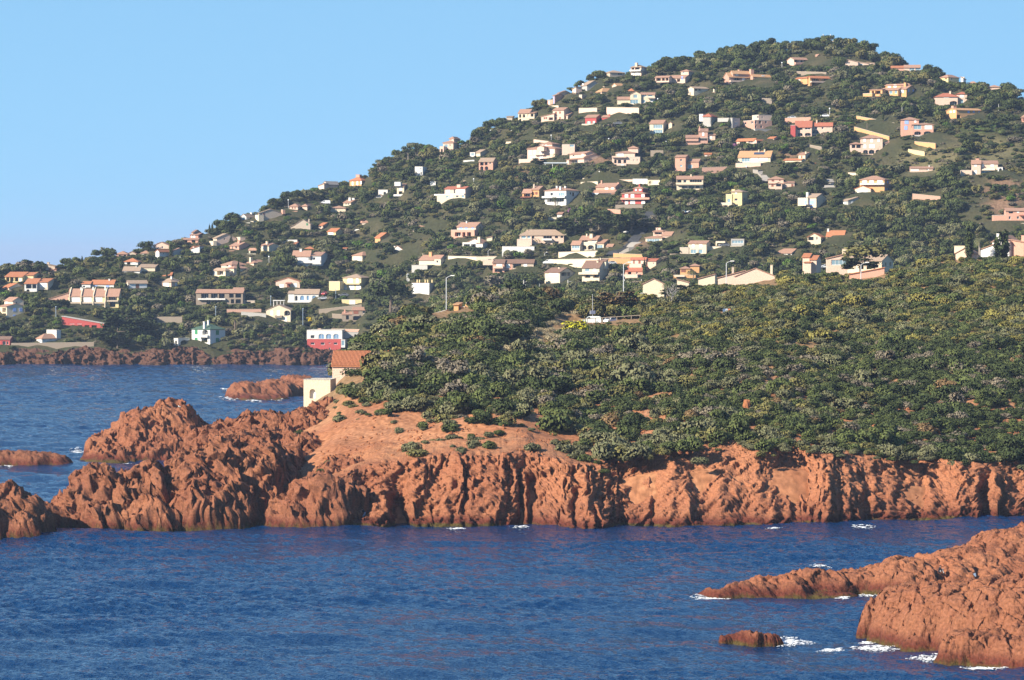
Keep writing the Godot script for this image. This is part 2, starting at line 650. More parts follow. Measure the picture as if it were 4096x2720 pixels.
# a sea cliff as a folded sheet: along the shore, and from below the water up on to the slope
func cliff_sheet(called: String, label: String, u0: float, u1: float, dist: float, step: float, rows: int, reach: float, far: bool, amp: float, tone: float) -> void:
	var cols := int((u1 - u0) / F * dist / step) + 1
	var pos := PackedVector3Array()
	var col := PackedColorArray()
	# clefts and caves: pixel across, half width in metres, depth
	var clefts := [396, 1.7, 4.0, 405, 1.2, 2.6, 466, 0.4, 1.4, 521, 0.6, 2.4, 533, 0.8, 2.6, 577, 0.5, 1.4, 653, 0.6, 1.4, 867, 1.0, 1.6, 924, 1.2, 1.2, 987, 1.3, 5.0, 1003, 0.5, 1.6]
	for j in rows:
		var t := float(j) / (rows - 1)
		for i in cols:
			var u := lerpf(u0, u1, float(i) / (cols - 1))
			var wv := 2.6 * n_mid.get_noise_2d(u * 0.11, 3.0)
			var base: float
			var top: float
			if far:
				base = 1277.0 + 5.0 * n_low.get_noise_2d(u * 1.2, 5.0) + 3.0 * n_mid.get_noise_2d(u, 9.0)
				top = 5.2 + 2.4 * n_low.get_noise_2d(u * 0.9, 55.0)
			else:
				var k := clampi(int(u) - T0, 0, TN - 1)
				base = t_dw[k] + wv - 0.8
				top = t_hc[k]
			# profile: 0..0.62 face, then the slope above
			var e: float
			var y: float
			if t < 0.62:
				var f := t / 0.62
				var lean := 1.0 if far else lean_of(u)
				e = -1.5 + 8.5 * lean * pow(f, 1.25) - 0.6 * sin(f * PI)
				y = lerpf(-1.6, top, pow(f, 0.92 + 0.5 * n_mid.get_noise_2d(u * 0.2, 70.0)))

			else:
				e = 7.0 + (t - 0.62) / 0.38 * reach
				if not far:
					var lean := lean_of(u)
					e = (8.5 * lean - 1.5) + (t - 0.62) / 0.38 * (reach + 7.0 - 8.5 * lean)
				y = 0.0
			var d := base + e
			var x := (u - 512.0) / F * d
			if t >= 0.62:
				y = (hill(x, d) - 0.9 if far else land(x, d))
				if not far:
					y = lerpf(top, y, smoothstep(0.0, 5.0, (t - 0.62) / 0.38 * reach)) - 0.25 * smoothstep(reach - 4.0, reach + 7.0, e)
			var p := Vector3(x, y, -d)
			var q := p
			if far:
				q = p * 0.8
			elif u < 590.0:
				var rib := smoothstep(400.0, 440.0, u) * (1.0 - smoothstep(565.0, 600.0, u))
				q.y *= lerpf(0.9, 0.34, rib)
				q.x += (0.25 + 0.9 * n_low.get_noise_2d(u * 3.0, 90.0)) * p.y * rib
			else:
				var dia := smoothstep(590.0, 620.0, u) * (1.0 - smoothstep(790.0, 860.0, u))
				q = Vector3(p.x - 0.85 * p.y * dia, p.y * lerpf(1.0, 0.30, dia), p.z) * lerpf(1.0, 0.8, dia)
			var face := 1.0 - smoothstep(0.58, 0.72, t)
			var m := amp * lerpf(0.16, 1.0, face) * clampf((p.y + 2.0) / 2.5, 0.25, 1.0)
			var c := crag(q)
			if not far:
				for g in range(0, clefts.size(), 3):
					var off := absf((u - float(clefts[g])) / F * d + 0.5 * n_mid.get_noise_2d(p.y * 3.0, float(g))) / float(clefts[g + 1])
					if off < 1.0:
						c -= float(clefts[g + 2]) / maxf(amp, 0.1) / 1.6 * (1.0 - off * off) * (1.0 - smoothstep(0.35, 0.6, t)) * (0.45 if clefts[g] < 410 and p.y > 5.0 else 1.0)
			var out := Vector3(0.12, 0.45, 1.0).normalized()
			if not far:
				var ap := 1.0 - pow((u - 573.0) / 42.0, 2.0)
				if ap > 0.0:
					p.z += 4.5 * sqrt(ap) * clampf(1.0 - p.y / 5.0, 0.0, 1.0)
				m *= lerpf(1.0, 0.72, smoothstep(600.0, 660.0, u))
			p += out * (m * c * 1.6 + (rng.randf() - 0.5) * lerpf(0.10, 0.24, face) * (2.0 if far else 1.0))
			p.x += m * 0.6 * n_mid.get_noise_3d(q.x * 2.2, q.y * 2.2, q.z * 2.2 + 17.0)
			pos.append(p)
			var rc := rock_colour(p, tone)
			if far:
				rc = rc.lerp(Color(0.15, 0.085, 0.06), 0.75)
			if not far:
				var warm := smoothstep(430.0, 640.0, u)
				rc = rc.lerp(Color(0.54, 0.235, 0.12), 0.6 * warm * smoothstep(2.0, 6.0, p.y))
				rc = rc.lerp(head_colour(p.x, -p.z), smoothstep(0.60, 0.74, t))
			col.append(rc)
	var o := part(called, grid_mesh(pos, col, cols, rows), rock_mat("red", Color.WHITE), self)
	o.set_meta("kind", "structure")
	o.set_meta("label", label)


func build_rocks() -> void:
	cliff_sheet("sea_cliff", "ribbed orange red cliff along the foot of the near headland", 296, 1075, 505.0, 0.30, 96, 26.0, false, 1.35, 0.0)
	cliff_sheet("far_shore_cliff", "low brown cliff along the far shore under the villas", -40, 352, 1280.0, 0.55, 40, 9.0, true, 2.4, 1.0)
	rock_field("rock_outcrop", "large jagged brown outcrop at the left tip of the headland", -92, -24, 484, 650, 0.31, [98, 503, 8.6, 7, 7, 125, 505, 7.6, 7, 8, 152, 507, 9.4, 5, 8, 70, 500, 5.0, 6, 5, 52, 497, 3.4, 4, 4, 110, 496, 4.2, 9, 4, 145, 495, 4.6, 6, 4, 195, 513, 10.6, 6, 13, 225, 520, 12.2, 9, 18, 258, 524, 12.2, 8, 18, 278, 536, 10.6, 6, 15, 212, 500, 7, 8, 7, 185, 500, 4.5, 3, 4, 245, 560, 11.6, 14, 30, 235, 605, 10.6, 13, 26, 272, 600, 12.8, 13, 32, 305, 560, 10.6, 9, 25, 314, 600, 13.6, 11, 30, 330, 612, 14.5, 8, 20, 300, 501, 4.2, 7, 5, 326, 504, 7.2, 8, 8, 345, 520, 9, 9, 12], 1.9, 0.4)
	rock_field("rock", "small craggy rock cut off by the left edge of the picture", -104, -70, 474, 502, 0.33, [0, 486, 7.2, 6, 6, 20, 487, 5.9, 5, 5, 33, 486, 3.6, 4, 3.5, 5, 481, 3.6, 6, 4, -22, 487, 8, 6, 7], 1.3, 0.6)
	rock_field("rock_island", "tall red rock island standing in the bay behind the outcrop", -104, -60, 652, 700, 0.33, [170, 678, 11.6, 9, 14, 140, 675, 9.4, 8, 12, 150, 682, 10.4, 7, 10, 185, 680, 9.6, 6, 10, 120, 672, 5.6, 6, 8, 115, 664, 2.6, 7, 5, 145, 664, 3.6, 8, 5, 175, 668, 4.6, 6, 6, 197, 675, 4.6, 5, 6, 207, 680, 3.6, 3, 5, 97, 684, 3.4, 3.5, 4], 1.8, 0.15)
	rock_field("rock", "low flat dark rock in the bay at the left edge", -124, -92, 640, 658, 0.40, [10, 648, 2.8, 10, 4.5, 40, 648, 2.3, 8, 4, 56, 650, 1.2, 4, 3, -15, 648, 3, 8, 5], 0.7, 0.7)
	rock_field("rock", "low red reef jutting left into the bay behind the boathouse", -100, -60, 950, 1006, 0.55, [250, 968, 4.4, 8, 8, 275, 975, 5.0, 9, 12, 297, 985, 6, 9, 14, 240, 960, 1.7, 5, 4, 262, 957, 1.3, 8, 3], 1.1, 0.3)
	rock_field("rock_ridge", "long pointed red ridge running out from the right edge", 20, 88, 384, 440, 0.27, [722, 393, 0.9, 3, 1.8, 750, 394, 1.5, 4.5, 2.6, 785, 396, 2.3, 6, 4, 820, 399, 2.7, 6, 5, 850, 401, 2.4, 5, 4, 905, 402, 4.0, 7, 8, 940, 405, 4.0, 8, 9, 985, 409, 4.9, 10, 12, 1030, 416, 6.4, 12, 16, 1080, 416, 8, 14, 20, 838, 393, 0.5, 2.5, 1.2], 1.0, 0.15, 0.45)
	rock_field("rock", "massive blunt orange rock in the lower right corner", 36, 84, 316, 374, 0.2, [902, 353, 5.0, 4.6, 8, 935, 351, 5.6, 7, 12, 975, 347, 6.2, 9, 15, 1024, 344, 6.9, 10, 18, 1070, 343, 7.4, 12, 20, 990, 331, 3.0, 6, 5, 1040, 327, 2.8, 8, 5, 960, 333, 0.9, 2.5, 1.5], 0.85, 0.35, 0.6, 2.6)
	rock_field("rock", "tiny wet rock islet washed by foam in the lower right", 21, 34, 340, 352, 0.13, [735, 345, 0.9, 1.7, 1.1, 748, 345.3, 1.3, 1.6, 1.2, 760, 346, 1.0, 1.7, 1.2, 772, 348, 0.5, 1.6, 0.8, 741, 344.6, 0.9, 0.9, 0.8, 754, 345, 1.25, 0.9, 0.8], 0.8, 0.2)
	rock_field("rock", "flat wet ledge at the foot of the cliff under the angler", -31, -19, 495, 504, 0.22, [364, 499.0, 1.0, 2.6, 1.6, 352, 500, 1.1, 2.2, 1.8, 376, 500, 0.8, 2.0, 1.4], 0.35, 0.2)


# ---------- sea ----------
func build_sea() -> void:
	var m := mat("sea_water", lin(0.0003, 0.022, 0.078), 0.06)
	m.metallic_specular = 0.4
	m.normal_enabled = true
	m.normal_texture = noise_tex(noise(41, 0.03, 4), 1024, Color.BLACK, Color.WHITE, true, 10.0)
	m.normal_scale = 1.0
	m.uv1_triplanar = true
	m.uv1_world_triplanar = true
	m.uv1_scale = Vector3.ONE / 19.0
	var mesh := wave_patch(-98.0, 98.0, 298.0, 532.0, 0.45, 0.50, 1.0, ArrayMesh.new())
	wave_patch(-240.0, -18.0, 532.0, 1286.0, 1.0, 1.3, 1.25, mesh)
	var pos := PackedVector3Array()
	for j in 2:
		for i in 2:
			pos.append(Vector3((i * 2 - 1) * 12000.0, -0.6, 300.0 - j * 24000.0))
	mesh.add_surface_from_arrays(Mesh.PRIMITIVE_TRIANGLES, grid_mesh(pos, PackedColorArray(), 2, 2).surface_get_arrays(0))
	struct("sea", mesh, m, "deep blue sea covered in small dark ripples")


var w1 := noise(42, 0.21, 4)
var w2 := noise(43, 0.055, 2)
var gust := noise(44, 0.010, 2)


func wave_y(x: float, d: float, tall_by: float) -> float:
	var g := 0.75 + 0.6 * gust.get_noise_2d(x, d)
	var n := w1.get_noise_2d(x * 0.8 / tall_by, d * 1.15 / tall_by + 0.2 * x)
	return tall_by * (0.56 * g * (0.5 - absf(n)) + 0.5 * w2.get_noise_2d(x * 0.6, d)) - 0.16


# a stretch of water with real small waves
func wave_patch(x0: float, x1: float, d0: float, d1: float, sx: float, sd: float, tall_by: float, mesh: ArrayMesh) -> ArrayMesh:
	var nx := int((x1 - x0) / sx) + 1
	var nz := int((d1 - d0) / sd) + 1
	var pos := PackedVector3Array()
	pos.resize(nx * nz)
	for j in nz:
		var d := d0 + j * sd
		for i in nx:
			var x := x0 + i * sx
			pos[j * nx + i] = Vector3(x, wave_y(x, d, tall_by), -d)
	mesh.add_surface_from_arrays(Mesh.PRIMITIVE_TRIANGLES, grid_mesh(pos, PackedColorArray(), nx, nz).surface_get_arrays(0))
	return mesh


# ---------- houses ----------
# Views of the photograph from which the houses were measured: left, top and enlargement.
const CROP := {"A": [0, 900, 2.6134], "B": [800, 900, 2.6134], "C": [700, 600, 2.951], "D": [1500, 850, 2.951], "E": [1500, 450, 2.951], "F": [2200, 450, 2.951], "G": [2200, 900, 2.951], "H": [1900, 200, 2.951], "I": [2600, 130, 2.951], "J": [3300, 180, 2.966], "K": [2900, 550, 3.373], "L": [3400, 600, 2.851], "M": [2500, 950, 2.146], "N": [1150, 1350, 4.48], "Z": [0, 0, 0.5764], "U": [0, 0, 0.25]}
const WALL := {"c": [0.84, 0.71, 0.52], "w": [0.84, 0.82, 0.77], "p": [0.82, 0.60, 0.47], "s": [0.72, 0.40, 0.29], "o": [0.76, 0.43, 0.20], "r": [0.55, 0.11, 0.10], "y": [0.84, 0.68, 0.36], "e": [0.62, 0.51, 0.40], "t": [0.34, 0.275, 0.215], "g": [0.54, 0.52, 0.48], "k": [0.62, 0.37, 0.28]}
const ROOF := {"O": [0.66, 0.27, 0.135], "T": [0.55, 0.33, 0.235], "B": [0.54, 0.40, 0.29], "D": [0.32, 0.20, 0.15], "G": [0.10, 0.18, 0.13], "R": [0.58, 0.21, 0.13], "W": [0.74, 0.71, 0.65], "Y": [0.44, 0.41, 0.38], "L": [0.72, 0.42, 0.22]}
const TINT := {"w": [0.80, 0.79, 0.76], "b": [0.28, 0.40, 0.75], "g": [0.045, 0.22, 0.10], "n": [0.22, 0.085, 0.055], "q": [0.72, 0.70, 0.64], "v": [0.80, 0.79, 0.76], "u": [0.20, 0.42, 0.36]}
var rects := []


func px_of(crop: String, x: float, y: float) -> Vector2:
	var c: Array = CROP[crop]
	return Vector2((float(c[0]) + x / float(c[2])) * 0.25, (float(c[1]) + y / float(c[2])) * 0.25)


func wall_mat(k: String) -> StandardMaterial3D:
	var c: Array = WALL[k]
	return mat("render_" + k, lin(c[0], c[1], c[2]), 0.93, grain, 0.16 if k != "t" else 0.8)


func roof_mat(k: String) -> StandardMaterial3D:
	var c: Array = ROOF[k]
	return mat("tiles_" + k, lin(c[0], c[1], c[2]), 0.9, blotch, 0.5)


func tint_mat(k: String) -> StandardMaterial3D:
	var c: Array = TINT[k]
	return mat("paint_" + k, lin(c[0], c[1], c[2]), 0.6)


func glass_mat(k: String) -> StandardMaterial3D:
	var m: StandardMaterial3D
	if k == "G":
		m = mat("glass_bright", lin(0.20, 0.30, 0.36), 0.08)
	elif k == "A":
		m = mat("glass_blue", lin(0.16, 0.27, 0.42), 0.08)
	else:
		m = mat("glass_dark", lin(0.035, 0.035, 0.04), 0.12)
	m.metallic_specular = 0.5
	return m


# one face of a wall with real openings: o is its lower left corner, ux runs along it, n points out
func wall_face(st: SurfaceTool, o: Vector3, ux: Vector3, n: Vector3, w: float, y0: float, h: float, holes: Array) -> void:
	var xs := [0.0, w]
	var ys := [y0, h]
	for q in holes:
		xs.append(clampf(q[0], 0.0, w)); xs.append(clampf(q[2], 0.0, w))
		ys.append(clampf(q[1], y0, h)); ys.append(clampf(q[3], y0, h))
	xs.sort()
	ys.sort()
	var up := Vector3.UP
	for i in xs.size() - 1:
		if xs[i + 1] - xs[i] < 0.005:
			continue
		for j in ys.size() - 1:
			if ys[j + 1] - ys[j] < 0.005:
				continue
			var cx: float = (xs[i] + xs[i + 1]) * 0.5
			var cy: float = (ys[j] + ys[j + 1]) * 0.5
			var open := false
			for q in holes:
				if cx > q[0] and cx < q[2] and cy > q[1] and cy < q[3]:
					open = true
			if not open:
				quad(st, o + ux * xs[i] + up * ys[j], o + ux * xs[i] + up * ys[j + 1], o + ux * xs[i + 1] + up * ys[j + 1], o + ux * xs[i + 1] + up * ys[j])
	for q in holes:
		var a := o + ux * float(q[0]) + up * float(q[1])
		var b := o + ux * float(q[0]) + up * float(q[3])
		var c := o + ux * float(q[2]) + up * float(q[3])
		var e := o + ux * float(q[2]) + up * float(q[1])
		var inn := -n * float(q[4])
		quad(st, a, a + inn, b + inn, b)
		quad(st, e, c, c + inn, e + inn)
		quad(st, b, b + inn, c + inn, c)
		quad(st, a, e, e + inn, a + inn)
		if q[5]:
			# the two corners above an arch
			var r := float(q[2] - q[0]) * 0.5
			var rise := minf(r, float(q[3] - q[1]) * 0.45)
			var mid := (b + c) * 0.5 - up * rise
			var last := mid - ux * r
			for k in range(1, 13):
				var t := PI * (1.0 - k / 12.0)
				var now := mid + ux * (r * cos(t)) + up * (rise * sin(t))
				tri(st, b if k <= 6 else c, now, last)
				last = now


var plans := []


# read the list of houses, find where each stands, and level the ground before it
func survey() -> void:
	for line in HOUSES.strip_edges().split("\n"):
		var f := line.split(";")
		var bits := f[0].strip_edges().split(" ")
		var crop := bits[0]
		var blocks := []
		for i in range(3, f.size()):
			var w := f[i].strip_edges().split(" ", false)
			if w.is_empty():
				continue
			if w[0] == "b" and w.size() >= 10:
				blocks.append([w, []])
			else:
				blocks[-1][1].append(w)
		var w0: PackedStringArray = blocks[0][0]
		var foot := px_of(crop, w0[2].to_float(), w0[5].to_float())
		var side := px_of(crop, w0[3].to_float(), w0[5].to_float())
		var d := 1350.0
		if bits.size() > 1:
			d = bits[1].to_float()
		else:
			d = -stand_at(foot.x, foot.y).z
		var dx := (side.x - foot.x) * d / F
		var alpha := deg_to_rad(4.0) if side.x - foot.x < 1.0 else asin(clampf(dx / 8.5, 0.12, 0.90))
		for n in blocks.size():
			var w: PackedStringArray = blocks[n][0]
			var db := d + (w[10].to_float() if w.size() > 10 else n * 0.7)
			blocks[n].append(db)
			if n == 0 or w[5].to_float() >= w0[5].to_float() - 6.0:
				var pc := px_of(crop, w[2].to_float(), w[5].to_float())
				var p0 := px_of(crop, w[1].to_float(), w[5].to_float())
				var c := at(pc.x, pc.y, db)
				var wl := (pc.x - p0.x) * db / F
				if d > 900.0:
					add_pad(c + Vector3(-wl, 0, -wl * tan(alpha)), c)
		plans.append([crop, f[1].strip_edges(), f[2].strip_edges(), d, alpha, blocks, at(foot.x, foot.y, d)])


func house(plan: Array) -> void:
	var crop: String = plan[0]
	var kind: String = plan[1]
	var d: float = plan[3]
	var alpha: float = plan[4]
	var root := thing(kind.replace(" ", "_"), plan[2], kind.split(" ")[-1], plan[6], -alpha, "buildings on the hillside" if d > 700.0 else "")
	for n in plan[5].size():
		var bl: Array = plan[5][n]
		var w: PackedStringArray = bl[0]
		var db: float = bl[2]
		var p0 := px_of(crop, w[1].to_float(), w[5].to_float())
		var pc := px_of(crop, w[2].to_float(), w[5].to_float())
		var p1 := px_of(crop, w[3].to_float(), w[4].to_float())
		var m := db / F
		var wl := maxf((pc.x - p0.x) * m / cos(alpha), 0.8)
		var wr := (p1.x - pc.x) * m / sin(alpha) if p1.x - pc.x >= 1.0 else clampf(1.6 / sin(alpha), 2.6, 7.5)
		wr = minf(wr, 22.0)
		var h := (pc.y - p1.y) * m
		var rise := w[7].to_float() / float(CROP[crop][2]) * 0.25 * m
		var org := (at(pc.x, pc.y, db) - root.position).rotated(Vector3.UP, alpha)
		var low := -3.0 if n == 0 or w[5].to_float() >= plan[5][0][0][5].to_float() - 6.0 else -0.6
		rects.append([p0.x, p1.y - w[7].to_float() / float(CROP[crop][2]) * 0.25, p1.x, pc.y, d])
		house_block(root, crop, org, m, alpha, wl, wr, h, low, w, rise, bl[1], pc)


func house_block(root: Node3D, crop: String, org: Vector3, m: float, alpha: float, wl: float, wr: float, h: float, low: float, w: PackedStringArray, rise: float, feats: Array, pc: Vector2) -> void:
	var st := begin()
	var left := []
	var right := []
	var extras := []
	var wm := wall_mat(w[8])
	for q in feats:
		var a := px_of(crop, q[1].to_float(), q[2].to_float())
		var b := px_of(crop, q[3].to_float(), q[4].to_float())
		var on_left: bool = (a.x + b.x) * 0.5 <= pc.x
		var s0: float
		var s1: float
		if on_left:
			s0 = (a.x - pc.x) * m / cos(alpha) + wl
			s1 = (b.x - pc.x) * m / cos(alpha) + wl
		else:
			s0 = (a.x - pc.x) * m / sin(alpha)
			s1 = (b.x - pc.x) * m / sin(alpha)
		var wf := wl if on_left else wr
		var y0 := (pc.y - b.y) * m
		var y1 := (pc.y - a.y) * m
		var o := Vector3(-wl, 0, 0) if on_left else Vector3.ZERO
		var ux := Vector3.RIGHT if on_left else Vector3.FORWARD
		var nn := Vector3.BACK if on_left else Vector3.RIGHT
		if q[0] in ["d", "o", "a", "A", "G", "E"]:
			s0 = clampf(s0, 0.08, wf - 0.2)
			s1 = clampf(s1, s0 + 0.1, wf - 0.06)
			y0 = clampf(y0, low + 0.1, h - 0.3)
			y1 = clampf(y1, y0 + 0.2, h - 0.06)
			var deep: float = {"d": 0.22, "o": 1.7, "a": 1.5, "A": 0.25, "G": 0.18, "E": 0.7}[q[0]]
			(left if on_left else right).append([s0, y0, s1, y1, deep, q[0] in ["a", "A", "E"]])
			extras.append([q[0], o + ux * s0 - nn * deep, ux, nn, s1 - s0, y0, y1, "w"])
		else:
			extras.append([q[0], o + ux * s0, ux, nn, s1 - s0, y0, y1, q[5] if q.size() > 5 else w[8]])
	wall_face(st, Vector3(-wl, 0, 0), Vector3.RIGHT, Vector3.BACK, wl, low, h, left)
	wall_face(st, Vector3.ZERO, Vector3.FORWARD, Vector3.RIGHT, wr, low, h, right)
	wall_face(st, Vector3(0, 0, -wr), Vector3.LEFT, Vector3.FORWARD, wl, low, h, [])
	wall_face(st, Vector3(-wl, 0, -wr), Vector3.BACK, Vector3.LEFT, wr, low, h, [])
	var rs := begin()
	var ov := 0.38
	var x0 := -wl - 0.25
	var x1 := 0.25
	var zf := ov
	var zb := -wr - ov
	var hr := h + 0.03
	match w[6]:
		"g0":
			rise = minf(rise, wr * 0.42)
			var e := hr - rise * ov / (wr * 0.5)
			var zr := -wr * 0.5
			slab(rs, [Vector3(x0, hr + rise, zr), Vector3(x1, hr + rise, zr), Vector3(x1, e, zf), Vector3(x0, e, zf)], 0.2)
			slab(rs, [Vector3(x0, e, zb), Vector3(x1, e, zb), Vector3(x1, hr + rise, zr), Vector3(x0, hr + rise, zr)], 0.2)
			tri(st, Vector3(0, h, 0), Vector3(0, h + rise - 0.1, zr), Vector3(0, h, -wr))
			tri(st, Vector3(-wl, h, -wr), Vector3(-wl, h + rise - 0.1, zr), Vector3(-wl, h, 0))
		"g1":
			rise = minf(rise, wl * 0.40)
			var e := hr - rise * ov / (wl * 0.5)
			var xr := -wl * 0.5
			var z0 := 0.25
			var z1 := -wr - 0.25
			slab(rs, [Vector3(-wl - ov, e, z1), Vector3(xr, hr + rise, z1), Vector3(xr, hr + rise, z0), Vector3(-wl - ov, e, z0)], 0.2)
			slab(rs, [Vector3(xr, hr + rise, z1), Vector3(ov, e, z1), Vector3(ov, e, z0), Vector3(xr, hr + rise, z0)], 0.2)
			tri(st, Vector3(-wl, h, 0), Vector3(xr, h + rise - 0.1, 0), Vector3(0, h, 0))
			tri(st, Vector3(0, h, -wr), Vector3(xr, h + rise - 0.1, -wr), Vector3(-wl, h, -wr))
		"h":
			var half := minf(wl, wr) * 0.5
			rise = minf(rise, half * 0.75)
			var e := hr - rise * ov / half
			var a := Vector3(x0 - 0.13, e, zb)
			var b := Vector3(x1 + 0.13, e, zb)
			var c := Vector3(x1 + 0.13, e, zf)
			var dd := Vector3(x0 - 0.13, e, zf)
			var r0: Vector3
			var r1: Vector3
			if wl >= wr:
				r0 = Vector3(-wl + half, hr + rise, -wr * 0.5)
				r1 = Vector3(-half - 0.01, hr + rise, -wr * 0.5)
				slab(rs, [r0, r1, c, dd], 0.2)
				slab(rs, [a, b, r1, r0], 0.2)
				slab(rs, [a, r0, dd], 0.2)
				slab(rs, [r1, b, c], 0.2)
			else:
				r0 = Vector3(-wl * 0.5, hr + rise, -wr + half)
				r1 = Vector3(-wl * 0.5, hr + rise, -half - 0.01)
				slab(rs, [a, r0, r1, dd], 0.2)
				slab(rs, [r0, b, c, r1], 0.2)
				slab(rs, [a, b, r0], 0.2)
				slab(rs, [r1, c, dd], 0.2)
		"s0":
			slab(rs, [Vector3(x0, hr + rise, zb), Vector3(x1, hr + rise, zb), Vector3(x1, hr, zf), Vector3(x0, hr, zf)], 0.2)
			tri(st, Vector3(0, h, 0), Vector3(0, h + rise - 0.1, -wr), Vector3(0, h, -wr))
			quad(st, Vector3(0, h, -wr), Vector3(0, h + rise - 0.1, -wr), Vector3(-wl, h + rise - 0.1, -wr), Vector3(-wl, h, -wr))
			tri(st, Vector3(-wl, h, -wr), Vector3(-wl, h + rise - 0.1, -wr), Vector3(-wl, h, 0))
		"s1", "s2":
			var ya := rise if w[6] == "s2" else 0.0
			var yb := rise if w[6] == "s1" else 0.0
			slab(rs, [Vector3(x0, hr + ya, -wr - 0.3), Vector3(x1, hr + yb, -wr - 0.3), Vector3(x1, hr + yb, 0.3), Vector3(x0, hr + ya, 0.3)], 0.22)
			for zz in [0.0, -wr]:
				var p := [Vector3(-wl, h, zz), Vector3(-wl, h + maxf(ya - 0.1, 0.0), zz), Vector3(0, h + maxf(yb - 0.1, 0.0), zz), Vector3(0, h, zz)]
				if zz < 0.0:
					p.reverse()
				if ya > 0.0:
					tri(st, p[0], p[1], p[3]) if zz == 0.0 else tri(st, p[0], p[2], p[3])
				else:
					tri(st, p[0], p[2], p[3]) if zz == 0.0 else tri(st, p[0], p[1], p[3])
			var xe := 0.0 if yb > 0.0 else -wl
			quad(st, Vector3(xe, h, 0), Vector3(xe, h + rise - 0.1, 0), Vector3(xe, h + rise - 0.1, -wr), Vector3(xe, h, -wr))
		_:
			box(rs, Vector3(-wl + 0.25, h - 0.4, -wr + 0.25), Vector3(-0.25, h - 0.25, -0.25))
			for q in [[-wl - 0.04, -wr - 0.04, 0.04, -wr + 0.2], [-wl - 0.04, -0.2, 0.04, 0.04], [-wl - 0.04, -wr + 0.2, -wl + 0.2, -0.2], [-0.2, -wr + 0.2, 0.04, -0.2]]:
				box(rs, Vector3(q[0], h - 0.02, q[1]), Vector3(q[2], h + 0.16, q[3]))
	var wall := part("wall", done(st), wm, root)
	wall.position = org
	if crop == "N" and w[6] == "g0":
		# half round tile rows running down the near slope
		var ts := begin()
		var k := int((x1 - x0) / 0.29)
		var run := Vector3(0, hr + rise, -wr * 0.5) - Vector3(0, hr - rise * ov / (wr * 0.5), zf)
		for i in k:
			var foot := Vector3(x0 + 0.29 * (i + 0.5), hr - rise * ov / (wr * 0.5) + 0.02, zf + 0.02)
			tube(ts, [foot, foot + run], [0.10, 0.10], 6)
		var rows := part("tile_rows", done(ts), roof_mat("O"), root)
		rows.position = org
		rows.set_meta("kind", "stuff")
	var roof := part("roof", done(rs), roof_mat(w[9]), root)
	roof.position = org
	for x in extras:
		house_extra(root, roof, org, x, wl, wr, h, rise)


